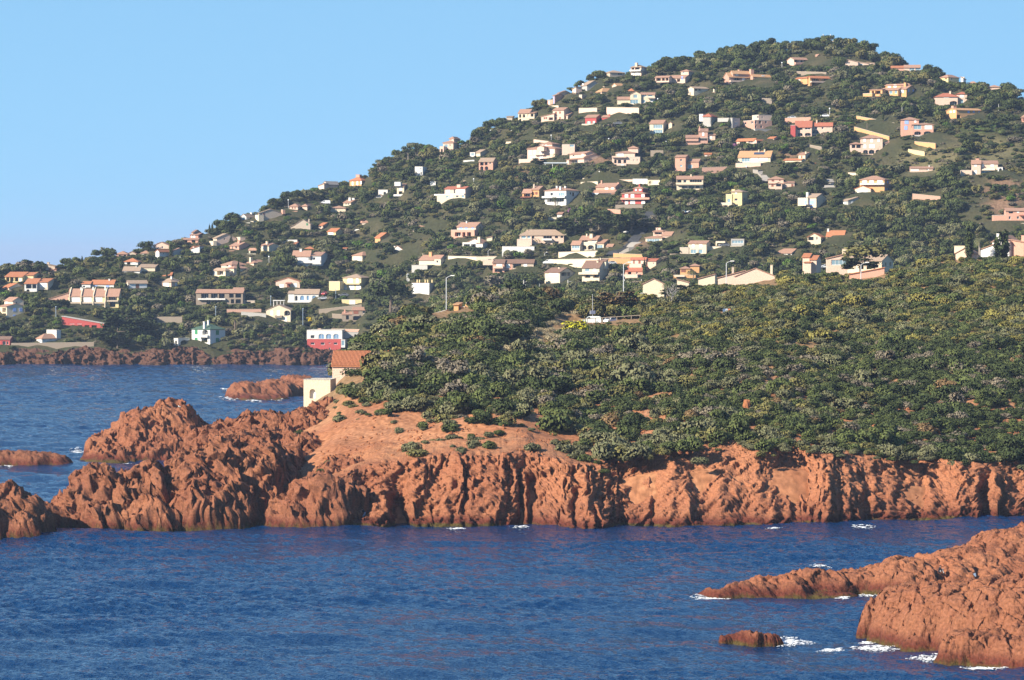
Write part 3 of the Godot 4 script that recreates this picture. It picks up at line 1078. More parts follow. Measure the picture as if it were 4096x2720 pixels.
func house_extra(root: Node3D, roof: Node3D, org: Vector3, x: Array, wl: float, wr: float, h: float, rise: float) -> void:
	var st := begin()
	var o: Vector3 = x[1]
	var ux: Vector3 = x[2]
	var n: Vector3 = x[3]
	var w: float = x[4]
	var y0: float = x[5]
	var y1: float = x[6]
	var up := Vector3.UP
	match x[0]:
		"d", "G", "o", "a", "A", "E":
			var g := o + n * 0.02
			quad(st, g + up * y0, g + up * y1, g + ux * w + up * y1, g + ux * w + up * y0)
			var pane := part("door" if x[0] == "E" else ("glass_door" if x[0] in ["o", "a"] else "window"), done(st), tint_mat("q") if x[0] == "E" else glass_mat(x[0]), root)
			pane.position = org
			if x[0] == "E" or x[0] == "o" and w < 3.0:
				return
			var fs := begin()
			var t := 0.09
			var k := maxi(2, int(w / (1.1 if x[0] == "G" else 0.95)) + 1)
			for i in k:
				var s := (w - t) * i / (k - 1)
				bar(fs, g + ux * s + up * y0, ux * t, up * (y1 - y0), n * 0.06)
			bar(fs, g + ux * t + up * y0, ux * (w - 2 * t), up * t, n * 0.05)
			bar(fs, g + ux * t + up * (y1 - t), ux * (w - 2 * t), up * t, n * 0.05)
			part("frame", done(fs), tint_mat("w"), pane)
		"w", "b", "g", "n", "q", "u":
			bar(st, o + up * y0 + n * 0.003, ux * w, up * (y1 - y0), n * 0.07)
			part("garage_door" if x[0] == "q" else "shutter", done(st), tint_mat(x[0]), root).position = org
		"v":
			var r := w * 0.5
			var rs := minf(r, (y1 - y0) * 0.45)
			bar(st, o + up * y0 + n * 0.003, ux * w, up * (y1 - y0 - rs), n * 0.07)
			var mid := o + ux * r + up * (y1 - rs) + n * 0.073
			var last := mid - ux * r
			for k in range(1, 11):
				var a := PI * (1.0 - k / 10.0)
				var now := mid + ux * (r * cos(a)) + up * (rs * sin(a))
				tri(st, mid, last, now)
				quad(st, last, last - n * 0.07, now - n * 0.07, now)
				last = now
			part("shutter", done(st), tint_mat("v"), root).position = org
		"B":
			var dep := 1.3
			bar(st, o + up * (y0 - 0.2) + n * 0.003, ux * w, up * 0.2, n * dep)
			bar(st, o + up * y0 + n * (dep - 0.12), ux * w, up * (y1 - y0), n * 0.12)
			bar(st, o + up * y0 + n * 0.003, ux * 0.12, up * (y1 - y0), n * (dep - 0.123))
			bar(st, o + ux * (w - 0.12) + up * y0 + n * 0.003, ux * 0.12, up * (y1 - y0), n * (dep - 0.123))
			part("balcony", done(st), wall_mat(x[7]), root).position = org
		"K":
			var p := o - n * minf(wr, wl) * 0.38
			bar(st, p + up * minf(y0, h) , ux * w, up * (y1 - minf(y0, h)), -n * maxf(w, 0.6))
			bar(st, p - ux * 0.1 + up * y1 + n * 0.1, ux * (w + 0.2), up * 0.12, -n * (maxf(w, 0.6) + 0.2))
			part("chimney", done(st), wall_mat(x[7]), roof)
		"W":
			slab(st, [o + up * y1, o + ux * w + up * y1, o + ux * w + up * (y0 + 0.1) + n * 1.6, o + up * (y0 + 0.1) + n * 1.6], 0.05)
			part("awning", done(st), tint_mat(x[7]) if TINT.has(x[7]) else wall_mat(x[7]), root).position = org
		"P":
			# solar panel lying on the front slope of a gable roof
			var sl := rise / (wr * 0.5)
			var za := (y0 - h) / sl
			var zb := (y1 - h) / sl
			for k in 5:
				var ps := begin()
				var xa := o.x + w * k / 5.0
				var xb := o.x + w * (k + 0.93) / 5.0
				slab(ps, [Vector3(xa, h + zb * sl + 0.2, -zb), Vector3(xb, h + zb * sl + 0.2, -zb), Vector3(xb, h + za * sl + 0.2, -za), Vector3(xa, h + za * sl + 0.2, -za)], 0.06)
				part("solar_panel", done(ps), mat("solar", lin(0.05, 0.07, 0.12), 0.15), roof)
		"F":
			# party wall standing out between two row houses
			var pr := [Vector2(1.7, -3.0), Vector2(1.7, h * 0.5), Vector2(0.9, h * 0.62), Vector2(0.5, h + 0.5), Vector2(-wr * 0.5, h + rise + 0.7), Vector2(-wr * 0.5, h), Vector2(-0.02, -3.0)]
			var a := []
			var b := []
			for q in pr:
				a.append(o + n * q.x + up * q.y)
				b.append(o + ux * 0.4 + n * q.x + up * q.y)
			for k in range(1, 6):
				tri(st, a[0], a[k + 1], a[k])
				tri(st, b[0], b[k], b[k + 1])
			for k in 7:
				quad(st, a[k], b[k], b[(k + 1) % 7], a[(k + 1) % 7])
			part("party_wall", done(st), wall_mat("c"), root).position = org


func bar(st: SurfaceTool, o: Vector3, x: Vector3, y: Vector3, z: Vector3) -> void:
	quad(st, o + z, o + y + z, o + x + y + z, o + x + z)
	quad(st, o + x, o + x + y, o + y, o)
	quad(st, o, o + y, o + y + z, o + z)
	quad(st, o + x + z, o + x + y + z, o + x + y, o + x)
	quad(st, o + y + z, o + y, o + x + y, o + x + y + z)
	quad(st, o, o + z, o + x + z, o + x)


# view [distance];kind;label;b x-left x-corner x-right y-eave y-base roof rise wall tiles [set-back];openings in the same view ...
const HOUSES := """
A;villa;yellow villa with three-bay loggia and bright orange roof near the left edge;b 48 235 262 540 600 s0 50 y O;o 60 546 93 590;o 101 546 140 590;o 150 546 190 590;w 200 560 228 596;b 225 350 394 522 580 g0 28 y O 3;d 290 552 308 578;w 320 552 345 578
A;house;long low cream house under orange roof at the left edge;b 5 95 250 650 682 g0 42 c O;w 30 660 52 680;n 62 662 82 680
A;villa;white villa with tall open porch and double orange roofs;b 255 385 392 612 705 s0 54 w O;o 268 620 330 664;o 335 620 380 664;a 275 672 308 704;b 400 500 612 595 662 g0 36 c O 2;w 415 606 490 652
A;house;white house with small blue shutters behind the terraced row;b 950 1190 1194 615 660 g0 42 w O;b 985 632 1015 655;b 1110 632 1140 655;K 1120 565 1135 590 w;b 855 945 949 613 664 g0 26 w O -1;d 865 636 890 656
A;terraced house;cream terraced row of four bays parted by sloping white walls;b 708 1240 1246 740 872 g0 74 y T;w 745 750 832 804;w 870 750 955 806;w 990 748 1070 802;o 1128 738 1222 786;d 780 824 824 862;w 876 814 958 870;w 1004 824 1050 862;o 1142 800 1206 858;B 736 806 850 816 e;B 866 806 978 816 e;B 990 806 1104 816 e;B 1122 786 1240 796 e;F 718 740 728 872;F 842 740 852 872;F 972 740 982 872;F 1098 740 1108 872;K 822 655 840 690 w;K 948 650 964 690 w;K 1076 648 1092 690 w
A;house;brown house with a single sloping roof left of the terraced row;b 480 716 724 780 822 s1 76 k T;d 568 790 588 808;d 618 788 636 812;d 668 735 688 757;n 490 790 520 815
A;villa;tall cream villa with four dark blue shutters at the left edge;b -40 72 246 850 975 g0 30 c T;b 130 868 160 905;b 192 868 222 905;b 130 938 158 970;b 195 938 222 970;o 5 868 60 915;o 10 925 60 968;b 10 135 238 790 852 g0 36 c T 3;w 24 792 62 835;d 165 800 178 825
A;restaurant;long red building whose flat top slopes down to the right;b 640 1090 1104 1030 1090 s2 78 r W;o 810 1048 855 1062;o 880 1048 932 1087;o 955 1048 1010 1087;d 720 1008 772 1028;d 800 1012 850 1028
A;house;small house with pale brown roof and two white shutters above the garden wall;b 1312 1342 1530 605 672 g1 50 e B;w 1354 612 1412 668;n 1418 612 1446 668;w 1450 612 1524 666;w 1318 616 1336 662
A;house;pale pink hipped roof house among trees right of the tiled cottage;b 1655 1790 1896 592 656 h 40 p B;w 1702 598 1764 652;w 1826 594 1866 650;K 1740 540 1754 566 w
A;house;long low white house under two tan roofs on the left ridge;b 1282 1460 1470 475 512 g0 42 w B;w 1295 480 1330 505;d 1380 480 1400 505;K 1406 428 1414 450 w;b 1446 1620 1644 440 470 g0 32 c B 5
A;house;white bungalow with red hipped roof among palms on the left ridge;b 1300 1440 1456 378 418 h 32 w O;o 1325 384 1362 414;w 1380 384 1420 414
A;house;beige gabled house just under the skyline beside a dark tree;b 1600 1768 1776 212 258 g1 36 p T;d 1608 222 1626 250;d 1688 222 1706 244
A;villa;white villa with long orange roof and grey shaded gable;b 1622 1665 1772 276 342 g1 24 w O;d 1700 292 1712 306;b 1800 1815 1926 268 320 g0 30 g T 4
A;house;white cottage with orange roof beside a tall dark cypress;b 1994 2086 2116 246 298 s1 30 w O;d 2004 276 2018 296
A;house;low terracotta roofed house breaking the left skyline;b 1212 1330 1336 300 334 h 28 k T;d 1240 306 1262 328;d 1290 304 1320 330;b 1332 1420 1426 296 322 g1 20 e T 3
A;house;grey beige house with chimney tower on the low left skyline;b 478 574 582 428 482 s2 22 e B;n 508 444 532 472;K 482 390 506 420 e;b 510 590 640 478 492 s1 24 k O -2
A;house;small cream cottage beside a palm below the skyline;b 1470 1560 1574 290 318 h 24 c T;w 1486 296 1504 314
A;house;low house with paired orange roofs hidden in greenery;b 1680 1790 1800 528 552 g0 34 c O;b 1762 1880 1888 520 546 g0 26 c O 3;w 1780 528 1800 544
A;house;cream house with two round pillars behind tall palms;b 1886 1990 2000 450 492 h 20 c B;o 1905 458 1935 488
B;villa;white villa with green tiled hipped roof and green shutters on the shore;b -108 105 250 1087 1256 h 46 w G;g -71 1100 -39 1148;g -71 1182 -39 1232;a 14 1098 82 1150;o 4 1176 76 1230;B -4 1152 100 1170 w;g 160 1100 190 1150;g 160 1182 190 1232;K 6 1000 20 1042 w;K 98 1012 114 1050 w
A 1290;pavilion;white arched belvedere on the cliff edge beside the green roofed villa;b 1814 1862 1966 1186 1282 f 0 w W;a 1828 1206 1850 1256;a 1884 1206 1942 1256
A;house;small white house with pinkish hipped roof above the shore wall;b 366 440 602 1182 1238 h 46 w T;w 400 1196 428 1232;w 470 1196 506 1210;w 530 1194 566 1208;b 462 590 632 1100 1180 f 0 w W 4
A;house;low red house with brown roof above the shore at the left edge;b -20 104 122 1192 1260 g0 28 r D;d 24 1214 60 1252;d 70 1216 88 1250
B;villa;long stone villa with red roof and dark loggias on two storeys;b -45 448 454 706 836 g0 34 t T;o 8 716 86 766;o 112 714 182 766;o 196 712 256 770;o 304 712 352 760;o 370 712 430 760;o 64 790 106 836;o 152 786 180 830;o 206 786 250 828;o 322 776 356 820;o 372 776 426 820;B -20 766 268 778 w;b 340 446 450 684 710 g0 30 t T 4;b 456 576 582 790 824 f 0 e Y 1;o 470 800 530 818
B;villa;white villa with rounded arch windows beside a parked silver car;b 986 1240 1248 716 842 g0 46 w B;a 990 740 1018 792;A 1046 738 1090 788;A 1114 738 1140 788;A 1172 738 1216 776;A 1198 800 1232 842;d 1050 808 1080 826;d 1118 808 1160 826;B 918 790 1198 806 w;b 922 984 988 712 826 g0 24 w B 1
B;house;cream gabled house with white shutters and arched loggia;b 688 946 972 886 1024 g1 54 c B;w 736 896 764 946;w 803 892 836 952;a 880 894 942 948;w 736 968 760 1020;w 805 968 838 1020;w 880 964 910 1020;d 772 850 784 864;B 786 946 862 964 t;b 622 690 694 972 1022 s1 26 c B 1;v 644 980 682 1020;K 934 838 948 880 e
B;villa;white over red villa with three blue arched windows by the sea;b 1118 1470 1478 1192 1312 f 0 r W;d 1156 1228 1196 1252;d 1262 1228 1302 1254;d 1345 1228 1360 1240;d 1398 1228 1436 1250;d 1346 1282 1362 1310;b 1114 1486 1504 1100 1192 f 0 w W 0.15;d 1155 1152 1196 1186;A 1238 1138 1298 1190;A 1317 1138 1374 1190;A 1394 1138 1452 1190;b 1474 1516 1524 1200 1266 f 0 w W -2;G 1480 1208 1512 1262;b 1498 1690 1700 1120 1170 f 0 g Y 5
B;villa;pale yellow villa with white shutters and columned balcony;b 1490 1684 1768 548 680 h 34 y B;w 1540 560 1596 606;w 1630 556 1656 606;w 1496 622 1530 676;w 1556 624 1612 676;w 1630 628 1680 676;B 1490 606 1682 616 y;b 1346 1462 1468 592 674 f 0 y W -1
B;house;pink house with asymmetric orange roof and red door awning;b 790 1044 1050 588 664 g1 40 p O;w 830 620 876 668;w 980 610 1012 652;n 908 614 944 656;W 896 600 960 618 n
B;villa;wide white villa with long balcony and brown roofs amid trees;b 965 1150 1166 322 434 g0 58 w T;d 968 338 988 368;d 1135 338 1150 368;w 1030 340 1112 368;n 968 404 1010 430;d 1040 406 1080 430;B 930 370 1262 394 w;K 1030 250 1054 292 w;b 1166 1265 1356 318 412 g0 38 w T 0.3;d 1180 338 1206 366
B;villa;tan villa with hexagonal porch and low tiled roofs;b 265 355 492 450 542 h 26 c T;d 310 478 345 498;d 440 476 456 494;b 210 330 478 412 472 h 38 p T 5;d 270 420 292 436;w 296 414 316 444;b 118 266 276 470 542 h 24 c B -3;o 170 480 240 524;w 130 482 150 520
B;house;cream bungalow with long hipped brown roof and round chimney;b 476 562 706 392 432 h 30 p T;K 560 340 580 366 c
B;house;small ivory house with garage door and hipped roof left of the white tower house;b 1584 1696 1836 315 388 h 38 c T;q 1600 330 1672 376;d 1764 325 1782 343;d 1720 330 1738 344
B;house;low stone house with tiled canopies under dark palms;b 1590 1756 1764 886 1002 g0 28 t T;o 1600 956 1666 996;n 1604 896 1656 930;d 1698 894 1724 924;W 1590 936 1670 952 t;b 1485 1590 1594 930 994 g0 24 t T 0.5;o 1526 946 1556 988;K 1500 886 1514 916 s
B;garage;white garage front with a yellow side wall set in the bank;b 1480 1692 1700 780 832 f 0 y W;q 1560 786 1624 830
C;villa;salmon villa stepping down in three roofs on the left skyline;b 90 272 280 1055 1100 g0 18 s T;o 105 1066 145 1094;o 196 1064 240 1094;b 178 274 374 1000 1056 g0 24 s T 4;w 190 1004 206 1040;w 216 1004 240 1040;b 200 216 382 970 1004 g0 32 p T 8
C;house;beige house with tall shaded gable beside a conical tree;b 440 492 716 1036 1138 g0 52 p B;d 462 1042 472 1096;d 570 1042 590 1060;b 394 452 490 1078 1140 f 0 c W -2;b 718 770 780 1030 1066 f 0 p W 1
C;house;small white cottage with orange roof under the tall grey gable;b 182 250 330 1160 1222 g1 40 w O;d 190 1198 206 1220
C;house;red house with low annex roof and blue grey windows;b 640 756 886 1126 1192 g0 38 s T;d 666 1136 680 1172;d 706 1134 730 1166;K 796 1070 814 1096 s;b 642 692 858 1190 1232 s0 30 s T -2;o 650 1200 680 1226
C;villa;cream villa with covered terrace behind a very thin cypress;b 996 1108 1226 1126 1202 g0 28 c T;w 1030 1130 1048 1160;d 1194 1130 1204 1146;K 1036 1080 1056 1108 c;b 866 982 1006 1174 1228 g0 42 c T -1;o 882 1192 970 1222;b 800 976 984 1228 1258 f 0 c W -3
C;house;olive beige gabled house with one green shutter;b 1420 1598 1606 872 946 g1 54 e B;g 1550 864 1568 890;K 1562 815 1578 850 e;b 1348 1424 1430 912 950 s1 40 e B 1;o 1384 922 1416 946
C;house;small pink house with orange roof and dark porch on the upper left slope;b 1694 1746 1842 888 936 g0 34 p O;d 1706 896 1724 920;o 1752 896 1784 926;b 1640 1700 1812 936 952 s0 10 k O -2
C;house;small bright yellow house with orange roof above a white terrace wall;b 1795 1898 1986 960 1012 g0 40 y O;w 1806 968 1870 1000;K 1980 925 2002 950 y;b 1692 1740 1746 1040 1076 f 0 y W -3;b 1650 1786 1794 1012 1044 f 0 w W -2
C;house;white gabled house above a cliffside pool terrace on the left skyline;b 770 842 948 786 828 g1 42 w B;G 800 792 828 826;K 920 738 932 760 w;b 776 884 892 860 884 f 0 w W -5;b 886 926 934 842 890 f 0 c W -4
C;villa;broad brown gabled villa with a narrow sunlit front on the left skyline;b 982 994 1258 742 852 g0 48 e B;n 1040 744 1054 768;d 1012 742 1026 776;b 936 988 994 768 842 f 0 c W -1;w 948 772 964 836;b 1250 1272 1300 706 742 f 0 s W 4
C;villa;pink villa with two tiled roofs and a tall street lamp beside it;b 1350 1450 1500 660 724 h 30 p T;n 1380 674 1392 694;n 1410 674 1422 694;b 1286 1440 1504 722 784 h 20 c T -2;d 1312 736 1328 780;d 1380 736 1396 760;d 1410 736 1422 760;b 1500 1560 1650 656 724 h 22 p T 3
C;house;white chapel like house with grey roof on the steep skyline;b 1735 1800 1936 402 456 g1 46 p Y;b 1690 1760 1800 418 470 s1 26 p T -2;w 1710 428 1726 456;w 1734 426 1752 454
C;villa;orange house with bright tiled roof and white shutters high on the left slope;b 2058 2200 2288 354 436 h 44 o O;w 2085 372 2104 416;w 2142 368 2162 414;w 2186 366 2204 404;K 2228 290 2250 330 s
C;house;cream cottage with two white chimneys on the left slope;b 1986 2076 2166 618 658 g0 32 c T;d 2010 626 2024 648;d 2040 626 2054 648;K 2102 562 2114 590 w;K 2144 566 2158 592 w
C;house;plain cream box of a house with low hipped roof and no windows;b 1834 2014 2022 682 740 h 26 c T;b 2068 2210 2220 712 738 f 0 w W 4
C;house;small white cottage with red shutter beside the garden stair;b 1966 2026 2032 1160 1200 g0 14 w O;n 1976 1168 1994 1190
C;house;pink house with small orange roof half hidden behind a round tree;b 1526 1640 1644 1162 1182 h 24 s O;b 1396 1426 1506 1106 1168 g0 30 w O 5;K 1440 1060 1456 1090 w
B;house;grey house with brown shutter above a pale square annex;b 1690 1800 1880 -30 30 g0 30 e T;n 1730 0 1752 24;b 1612 1664 1674 46 160 f 0 w W -2;n 1632 62 1660 110;o 1625 120 1660 155;K 1718 -60 1734 -30 s
B;house;salmon house with steep orange roof on a dark wooded slope;b 1828 1884 2012 128 194 g0 50 o O
D;house;narrow white tower house with gabled front and glazed veranda;b 196 330 416 438 572 g1 48 w T;d 226 452 262 486;d 300 452 320 480;K 198 398 212 430 w;b 150 300 330 515 604 f 0 w W -2.5;G 160 524 238 570;G 250 524 292 572;b 110 258 266 578 608 f 0 w W -4
D;house;cream house with brown gabled roof above a square grey garage;b 516 760 862 556 614 g0 56 c T;b 700 776 784 556 644 f 0 c W -2;d 724 566 746 594;b 430 618 752 622 684 f 0 g Y -5;o 624 630 662 680;K 732 468 748 494 o
D;villa;pink cream villa with arched ground floor and stepped hipped roofs;b 446 604 720 206 318 f 0 p W;a 456 226 480 268;a 494 230 530 270;w 560 226 590 260;a 520 256 548 292;b 604 740 828 152 212 h 40 p T 4;w 646 156 672 176;b 505 608 616 158 214 h 14 p T 3;w 566 168 596 206;b 560 690 720 204 300 h 24 p T -0.8;w 602 216 640 254;w 580 268 650 292
D;villa;pink house with blue shutters and a white columned portico;b 966 1190 1296 164 292 g0 52 p T;b 996 168 1030 212;b 1060 168 1092 212;b 1140 166 1166 194;K 1030 100 1042 130 w;b 894 1174 1182 206 288 f 0 s W -3;o 940 232 1012 280;o 1030 232 1066 282;o 1086 232 1132 280
D;villa;white villa with balustraded porch and low orange gable;b 1032 1250 1342 354 442 f 0 w W;o 1045 372 1120 412;o 1130 372 1190 416;b 1080 1270 1350 352 440 g1 44 w T 2;b 1198 1272 1344 360 430 g0 14 w T -1;q 1204 366 1268 410;K 1268 290 1282 322 c
D;cottage;small cream pool house with flat tiled roof between two villas;b 1318 1384 1414 296 338 s1 20 c T
D;pavilion;tiny tiled garden pavilion below the pink portico villa;b 932 1012 1020 306 346 h 14 p T;o 944 314 1000 340
D;villa;large pink villa with wide hipped roof and palm before its balcony;b 1708 2228 2238 262 372 h 62 p B;G 1728 274 1782 306;G 1798 272 1834 304;o 1986 268 2088 326;a 2124 268 2160 304;a 2190 268 2220 300;o 1850 276 1880 310;o 2118 340 2168 366;B 1980 306 2090 324 w;K 1784 206 1800 236 p;b 1676 1850 1856 316 390 f 0 p W -3;b 1500 1880 1890 402 446 f 0 w W -8;b 2180 2330 2340 262 322 f 0 p W 6
D;terraced house;terraced row with red and beige fronts under a dark roof;b 1622 1872 1896 594 716 g0 42 e D;o 1630 606 1726 656;a 1644 670 1716 706;w 1754 598 1796 692;b 1534 1622 1626 594 700 g0 42 s D 1;w 1550 598 1592 656;b 1390 1526 1534 594 708 g0 42 s D -0.4;w 1434 602 1502 636;B 1400 634 1514 654 p;o 1412 676 1500 702;K 1645 535 1658 560 c;b 1274 1398 1404 560 604 f 0 p W 2
D;substation;white windowless block with dark roof edge and row of yellow vents;b 432 640 728 832 992 f 0 w D;d 690 930 706 976;K 454 796 466 816 y;K 482 796 494 816 y;K 550 796 562 816 y;K 580 796 592 816 y;K 632 796 644 816 y
E;villa;pink villa with square roof turret on the left skyline;b 802 924 992 352 446 h 24 p T;G 818 376 860 410;d 880 372 892 398;a 842 426 872 460;b 880 932 1002 302 340 h 24 p T 4;w 906 308 926 324;b 764 812 820 402 484 f 0 p W -2;a 776 428 800 474
E;house;cream house with glazed left end and shaded gable;b 1182 1242 1362 470 524 g0 38 c B;b 1120 1180 1190 472 520 f 0 w W 1;G 1132 478 1170 506
E;villa;pink house with upper loggia and rounded ground floor arches;b 1226 1392 1444 576 690 g0 46 s B;o 1240 580 1282 624;o 1294 578 1328 620;d 1350 574 1368 610;a 1242 634 1278 684;a 1294 634 1336 676
E;house;plain white cube of a house standing alone in dark trees;b 470 562 606 640 756 f 0 w W;d 478 700 494 734;d 538 704 554 736;d 526 660 552 670
E;villa;big peach villa with white garage doors and round pediment;b 1800 2124 2234 420 548 h 32 p T;w 1826 446 1850 490;w 1876 446 1900 488;w 1946 432 1992 486;w 2064 432 2106 480;w 1840 512 1892 546;w 1946 504 1986 546;B 1900 486 2012 494 p;b 1950 2090 2184 366 416 h 26 p T 5;w 1970 378 1990 390;w 2010 378 2030 390;b 1914 1994 2004 404 440 g1 18 p T -0.7;b 1698 1988 1996 548 634 f 0 p W -3
F;house;flat roofed cream annex with blue glass balustrade;b 142 292 320 378 500 f 0 p W;G 232 376 284 406
E;villa;long pink house with red roof over a white terrace and arcade;b 820 1066 1146 896 1004 g0 28 p R;d 930 906 946 956;w 956 906 1062 944;w 846 912 882 946;B 706 960 1062 974 w;K 1082 850 1098 876 p;b 728 1064 1070 976 1050 f 0 c W -2;G 834 982 866 1006;w 890 980 918 1010;d 956 980 986 1002;G 1020 976 1054 1004
E;house;tall thin cream house with terracotta roof and balcony among trees;b 258 342 392 868 1052 g0 30 c T;w 290 890 320 920;o 280 930 325 966;B 226 966 348 984 w;K 334 822 352 850 w
E;house;white flat roofed house with arched terrace on the left slope;b 38 150 164 914 986 f 0 w W;a 100 936 130 968;w 50 936 80 960
E;house;low grey gabled house with one blue window on the left slope;b 2 108 140 992 1056 g1 26 g T;b 36 1014 62 1038
E;villa;orange house with brown shutters beside the big white villa;b 1846 1936 2028 906 1004 g0 42 o T;n 1855 936 1880 968;n 1892 936 1920 968;K 1852 846 1868 880 e;b 1740 1846 1852 942 1050 g0 42 o T 0.6;o 1756 946 1836 996;W 1726 990 1850 1006 n
E;villa;big white villa with wide balcony and hipped roof above a small palm;b 2006 2256 2410 916 1106 h 34 w T;d 2070 944 2102 980;G 2166 944 2232 986;o 2034 1004 2232 1054;B 1994 984 2262 1000 w;d 2300 938 2320 968;d 2330 940 2356 990;K 2080 864 2096 892 w;K 2256 872 2270 900 w;K 2314 868 2328 896 w
E;cottage;tiny white cottage with tiled roof beside a purple tree;b 2150 2208 2252 1196 1246 g0 24 w T;b 2042 2144 2150 1240 1288 f 0 c W -2
F;villa;crimson house with pale green shutters over a cream lower storey;b 416 546 622 54 134 g0 34 r T;u 438 104 450 130;w 452 104 468 130;u 470 104 482 130;u 504 100 514 128;w 516 100 532 128;b 612 700 762 52 122 g0 26 r T 1.5;d 652 84 690 122;K 680 22 694 50 r;b 376 526 546 134 230 f 0 c W -3;u 394 172 404 200;d 406 172 420 200;u 422 172 432 200;u 462 170 472 196;d 474 170 488 196;u 490 170 500 196
F;villa;white modern villa with two glazed storeys and long white garden wall;b 1178 1336 1400 126 252 g0 44 c T;G 1222 144 1328 186;G 1222 204 1328 244;d 1352 208 1380 240;b 1400 1440 1528 126 246 g1 28 c T 1;d 1410 206 1430 242;b 1442 1532 1562 186 254 g0 14 c T -1
F;house;grey house with small red pyramid roof and tall dark window;b 1808 1900 1988 40 176 h 32 g R;d 1890 42 1898 140;d 1904 40 1922 150;b 1762 1806 1812 20 90 f 0 w W 3
F;house;plain grey concrete block house with one bluish window;b 2132 2152 2258 66 196 f 0 g W;G 2184 104 2226 140;b 1984 2128 2134 66 92 f 0 g W 2
F;villa;pink tower house with tiled wings and tall chimney;b 1606 1862 1872 300 376 f 0 k W;o 1626 302 1746 334;o 1760 300 1856 332;b 1604 1752 1760 296 322 s0 40 k T -0.5;b 1754 1862 1870 222 300 s0 42 k T 1.5;w 1796 236 1822 276;K 1758 164 1772 196 s;b 1866 1950 1956 266 322 s0 28 p T 2;w 1890 282 1914 308
F;villa;tall salmon house with square turret and white french windows;b 1478 1600 1662 524 700 g0 28 s T;d 1536 550 1560 574;G 1536 616 1562 642;b 1602 1756 1802 576 706 g0 32 s T 0.8;G 1630 614 1682 658;G 1614 678 1652 700
F;villa;cream two level villa with tiled bands and deep dark balconies;b 1496 1806 1816 782 912 g0 38 c T;o 1502 786 1552 826;d 1576 796 1612 828;o 1650 788 1792 822;B 1488 828 1808 846 c;o 1556 864 1616 890;o 1640 862 1700 896;o 1722 862 1766 894;W 1514 848 1794 860 e;K 1656 730 1672 760 c
F;villa;yellow square tower house with flat hipped roof;b 2150 2266 2348 930 1110 h 24 y B;d 2180 1014 2216 1042;d 2284 1010 2320 1040;d 2182 1084 2222 1108;w 2186 944 2210 962;b 2078 2150 2156 966 1068 f 0 y W 1;G 2094 1018 2132 1062;b 2012 2146 2156 1066 1104 f 0 c W -2;K 2250 900 2264 930 y
F;villa;salmon house with blue glass veranda and white awning;b 546 770 872 872 950 g0 44 s T;w 650 874 690 908;w 720 874 756 906;K 566 800 580 840 s;K 760 826 776 860 s;b 500 762 786 946 1016 s0 34 s T -2.5;G 604 952 722 990;W 496 944 584 966 w;o 510 958 575 990
F;villa;red villa with white columns, balcony and roof lantern;b 852 1120 1198 952 1088 h 28 r T;w 886 962 926 1002;w 956 962 996 1020;w 1080 958 1116 1000;w 888 1040 926 1084;w 950 1030 1006 1084;w 1080 1040 1122 1086;B 846 1004 1182 1022 s;b 986 1092 1162 890 950 h 22 r T 4;v 1004 894 1028 922;v 1050 894 1080 922;K 1034 848 1050 876 r
F;villa;peach villa with a row of terrace arches and three roof levels;b 734 1062 1076 526 606 f 0 p W;a 758 554 788 598;a 800 554 842 598;a 868 552 900 596;d 985 548 996 574;d 1025 548 1036 574;B 734 516 906 526 p;b 776 1000 1112 472 534 h 24 p T 3;w 800 482 870 522;d 1040 480 1060 500;b 924 1040 1136 416 460 h 26 p T 6;w 1054 420 1078 438;b 786 900 1056 606 656 f 0 p W -2;q 836 612 876 650
F;villa;pink villa with low tiled wings and a shaded gable on the right;b 402 408 634 522 604 g0 36 p T;d 556 534 606 560;b 240 420 544 480 536 g0 26 p T 3;d 272 490 292 510;w 375 478 400 505;b 204 400 410 542 602 s0 16 p T -1;o 230 552 330 600
F;cottage;small pink cottage with orange roof behind the salmon turret house;b 1824 1906 1914 490 548 g0 24 p O;n 1862 508 1878 526;w 1836 505 1850 530
G;villa;cream villa with two chimneys, arched porch and dark blue car outside;b 354 532 624 220 300 f 0 c W;a 368 238 432 290;a 444 238 518 290;b 354 556 626 170 226 g0 46 c T 1.5;o 364 174 448 200;G 490 172 548 196;B 354 200 560 218 c;K 402 106 416 130 c;K 566 106 580 136 c;b 522 634 746 212 304 g0 44 c T -0.6;G 530 236 622 286;b 252 354 362 226 286 g0 42 c T 0.4;G 260 240 350 280;b 668 738 776 248 304 g0 26 c T -3;o 690 262 716 300
G;house;cream house with dark brown roof and awning above the railway;b -60 116 290 556 690 g0 54 c D;w -10 566 100 604;o 134 558 200 604;o 208 556 244 604;K 34 502 48 530 c
G;house;cream house with big brown roof and deep balcony above the railway;b 382 582 690 500 666 g0 82 c D;G 414 512 468 552;w 510 510 546 552;B 354 558 582 578 c;o 410 590 478 624;o 508 582 578 624;K 516 428 536 470 c;b 560 660 690 424 500 s0 26 c D 3;K 580 390 590 400 c
G;villa;peach villa of three roofs behind a single dark cypress;b 886 1096 1196 540 606 g0 60 s R;d 1018 546 1036 580;o 920 542 962 582;b 958 1132 1150 400 480 g0 28 p R 6;n 985 416 1002 456;n 1045 416 1070 456;b 1126 1252 1328 420 506 g0 26 p R 5;d 1216 444 1230 462;b 826 1032 1040 588 644 f 0 p W -4;b 940 1080 1090 462 500 f 0 p W 3
G;villa;tan villa with columned upper pavilion and wide low roofs;b 1132 1322 1424 146 196 h 26 c T;G 1150 164 1292 200;b 1222 1336 1394 70 136 h 24 p T 5;o 1234 86 1322 112;K 1234 34 1248 60 p;K 1352 34 1368 60 p;b 1322 1432 1496 118 192 g0 42 p T 1;o 1330 154 1402 188;b 1462 1536 1594 142 186 g0 32 c T 2
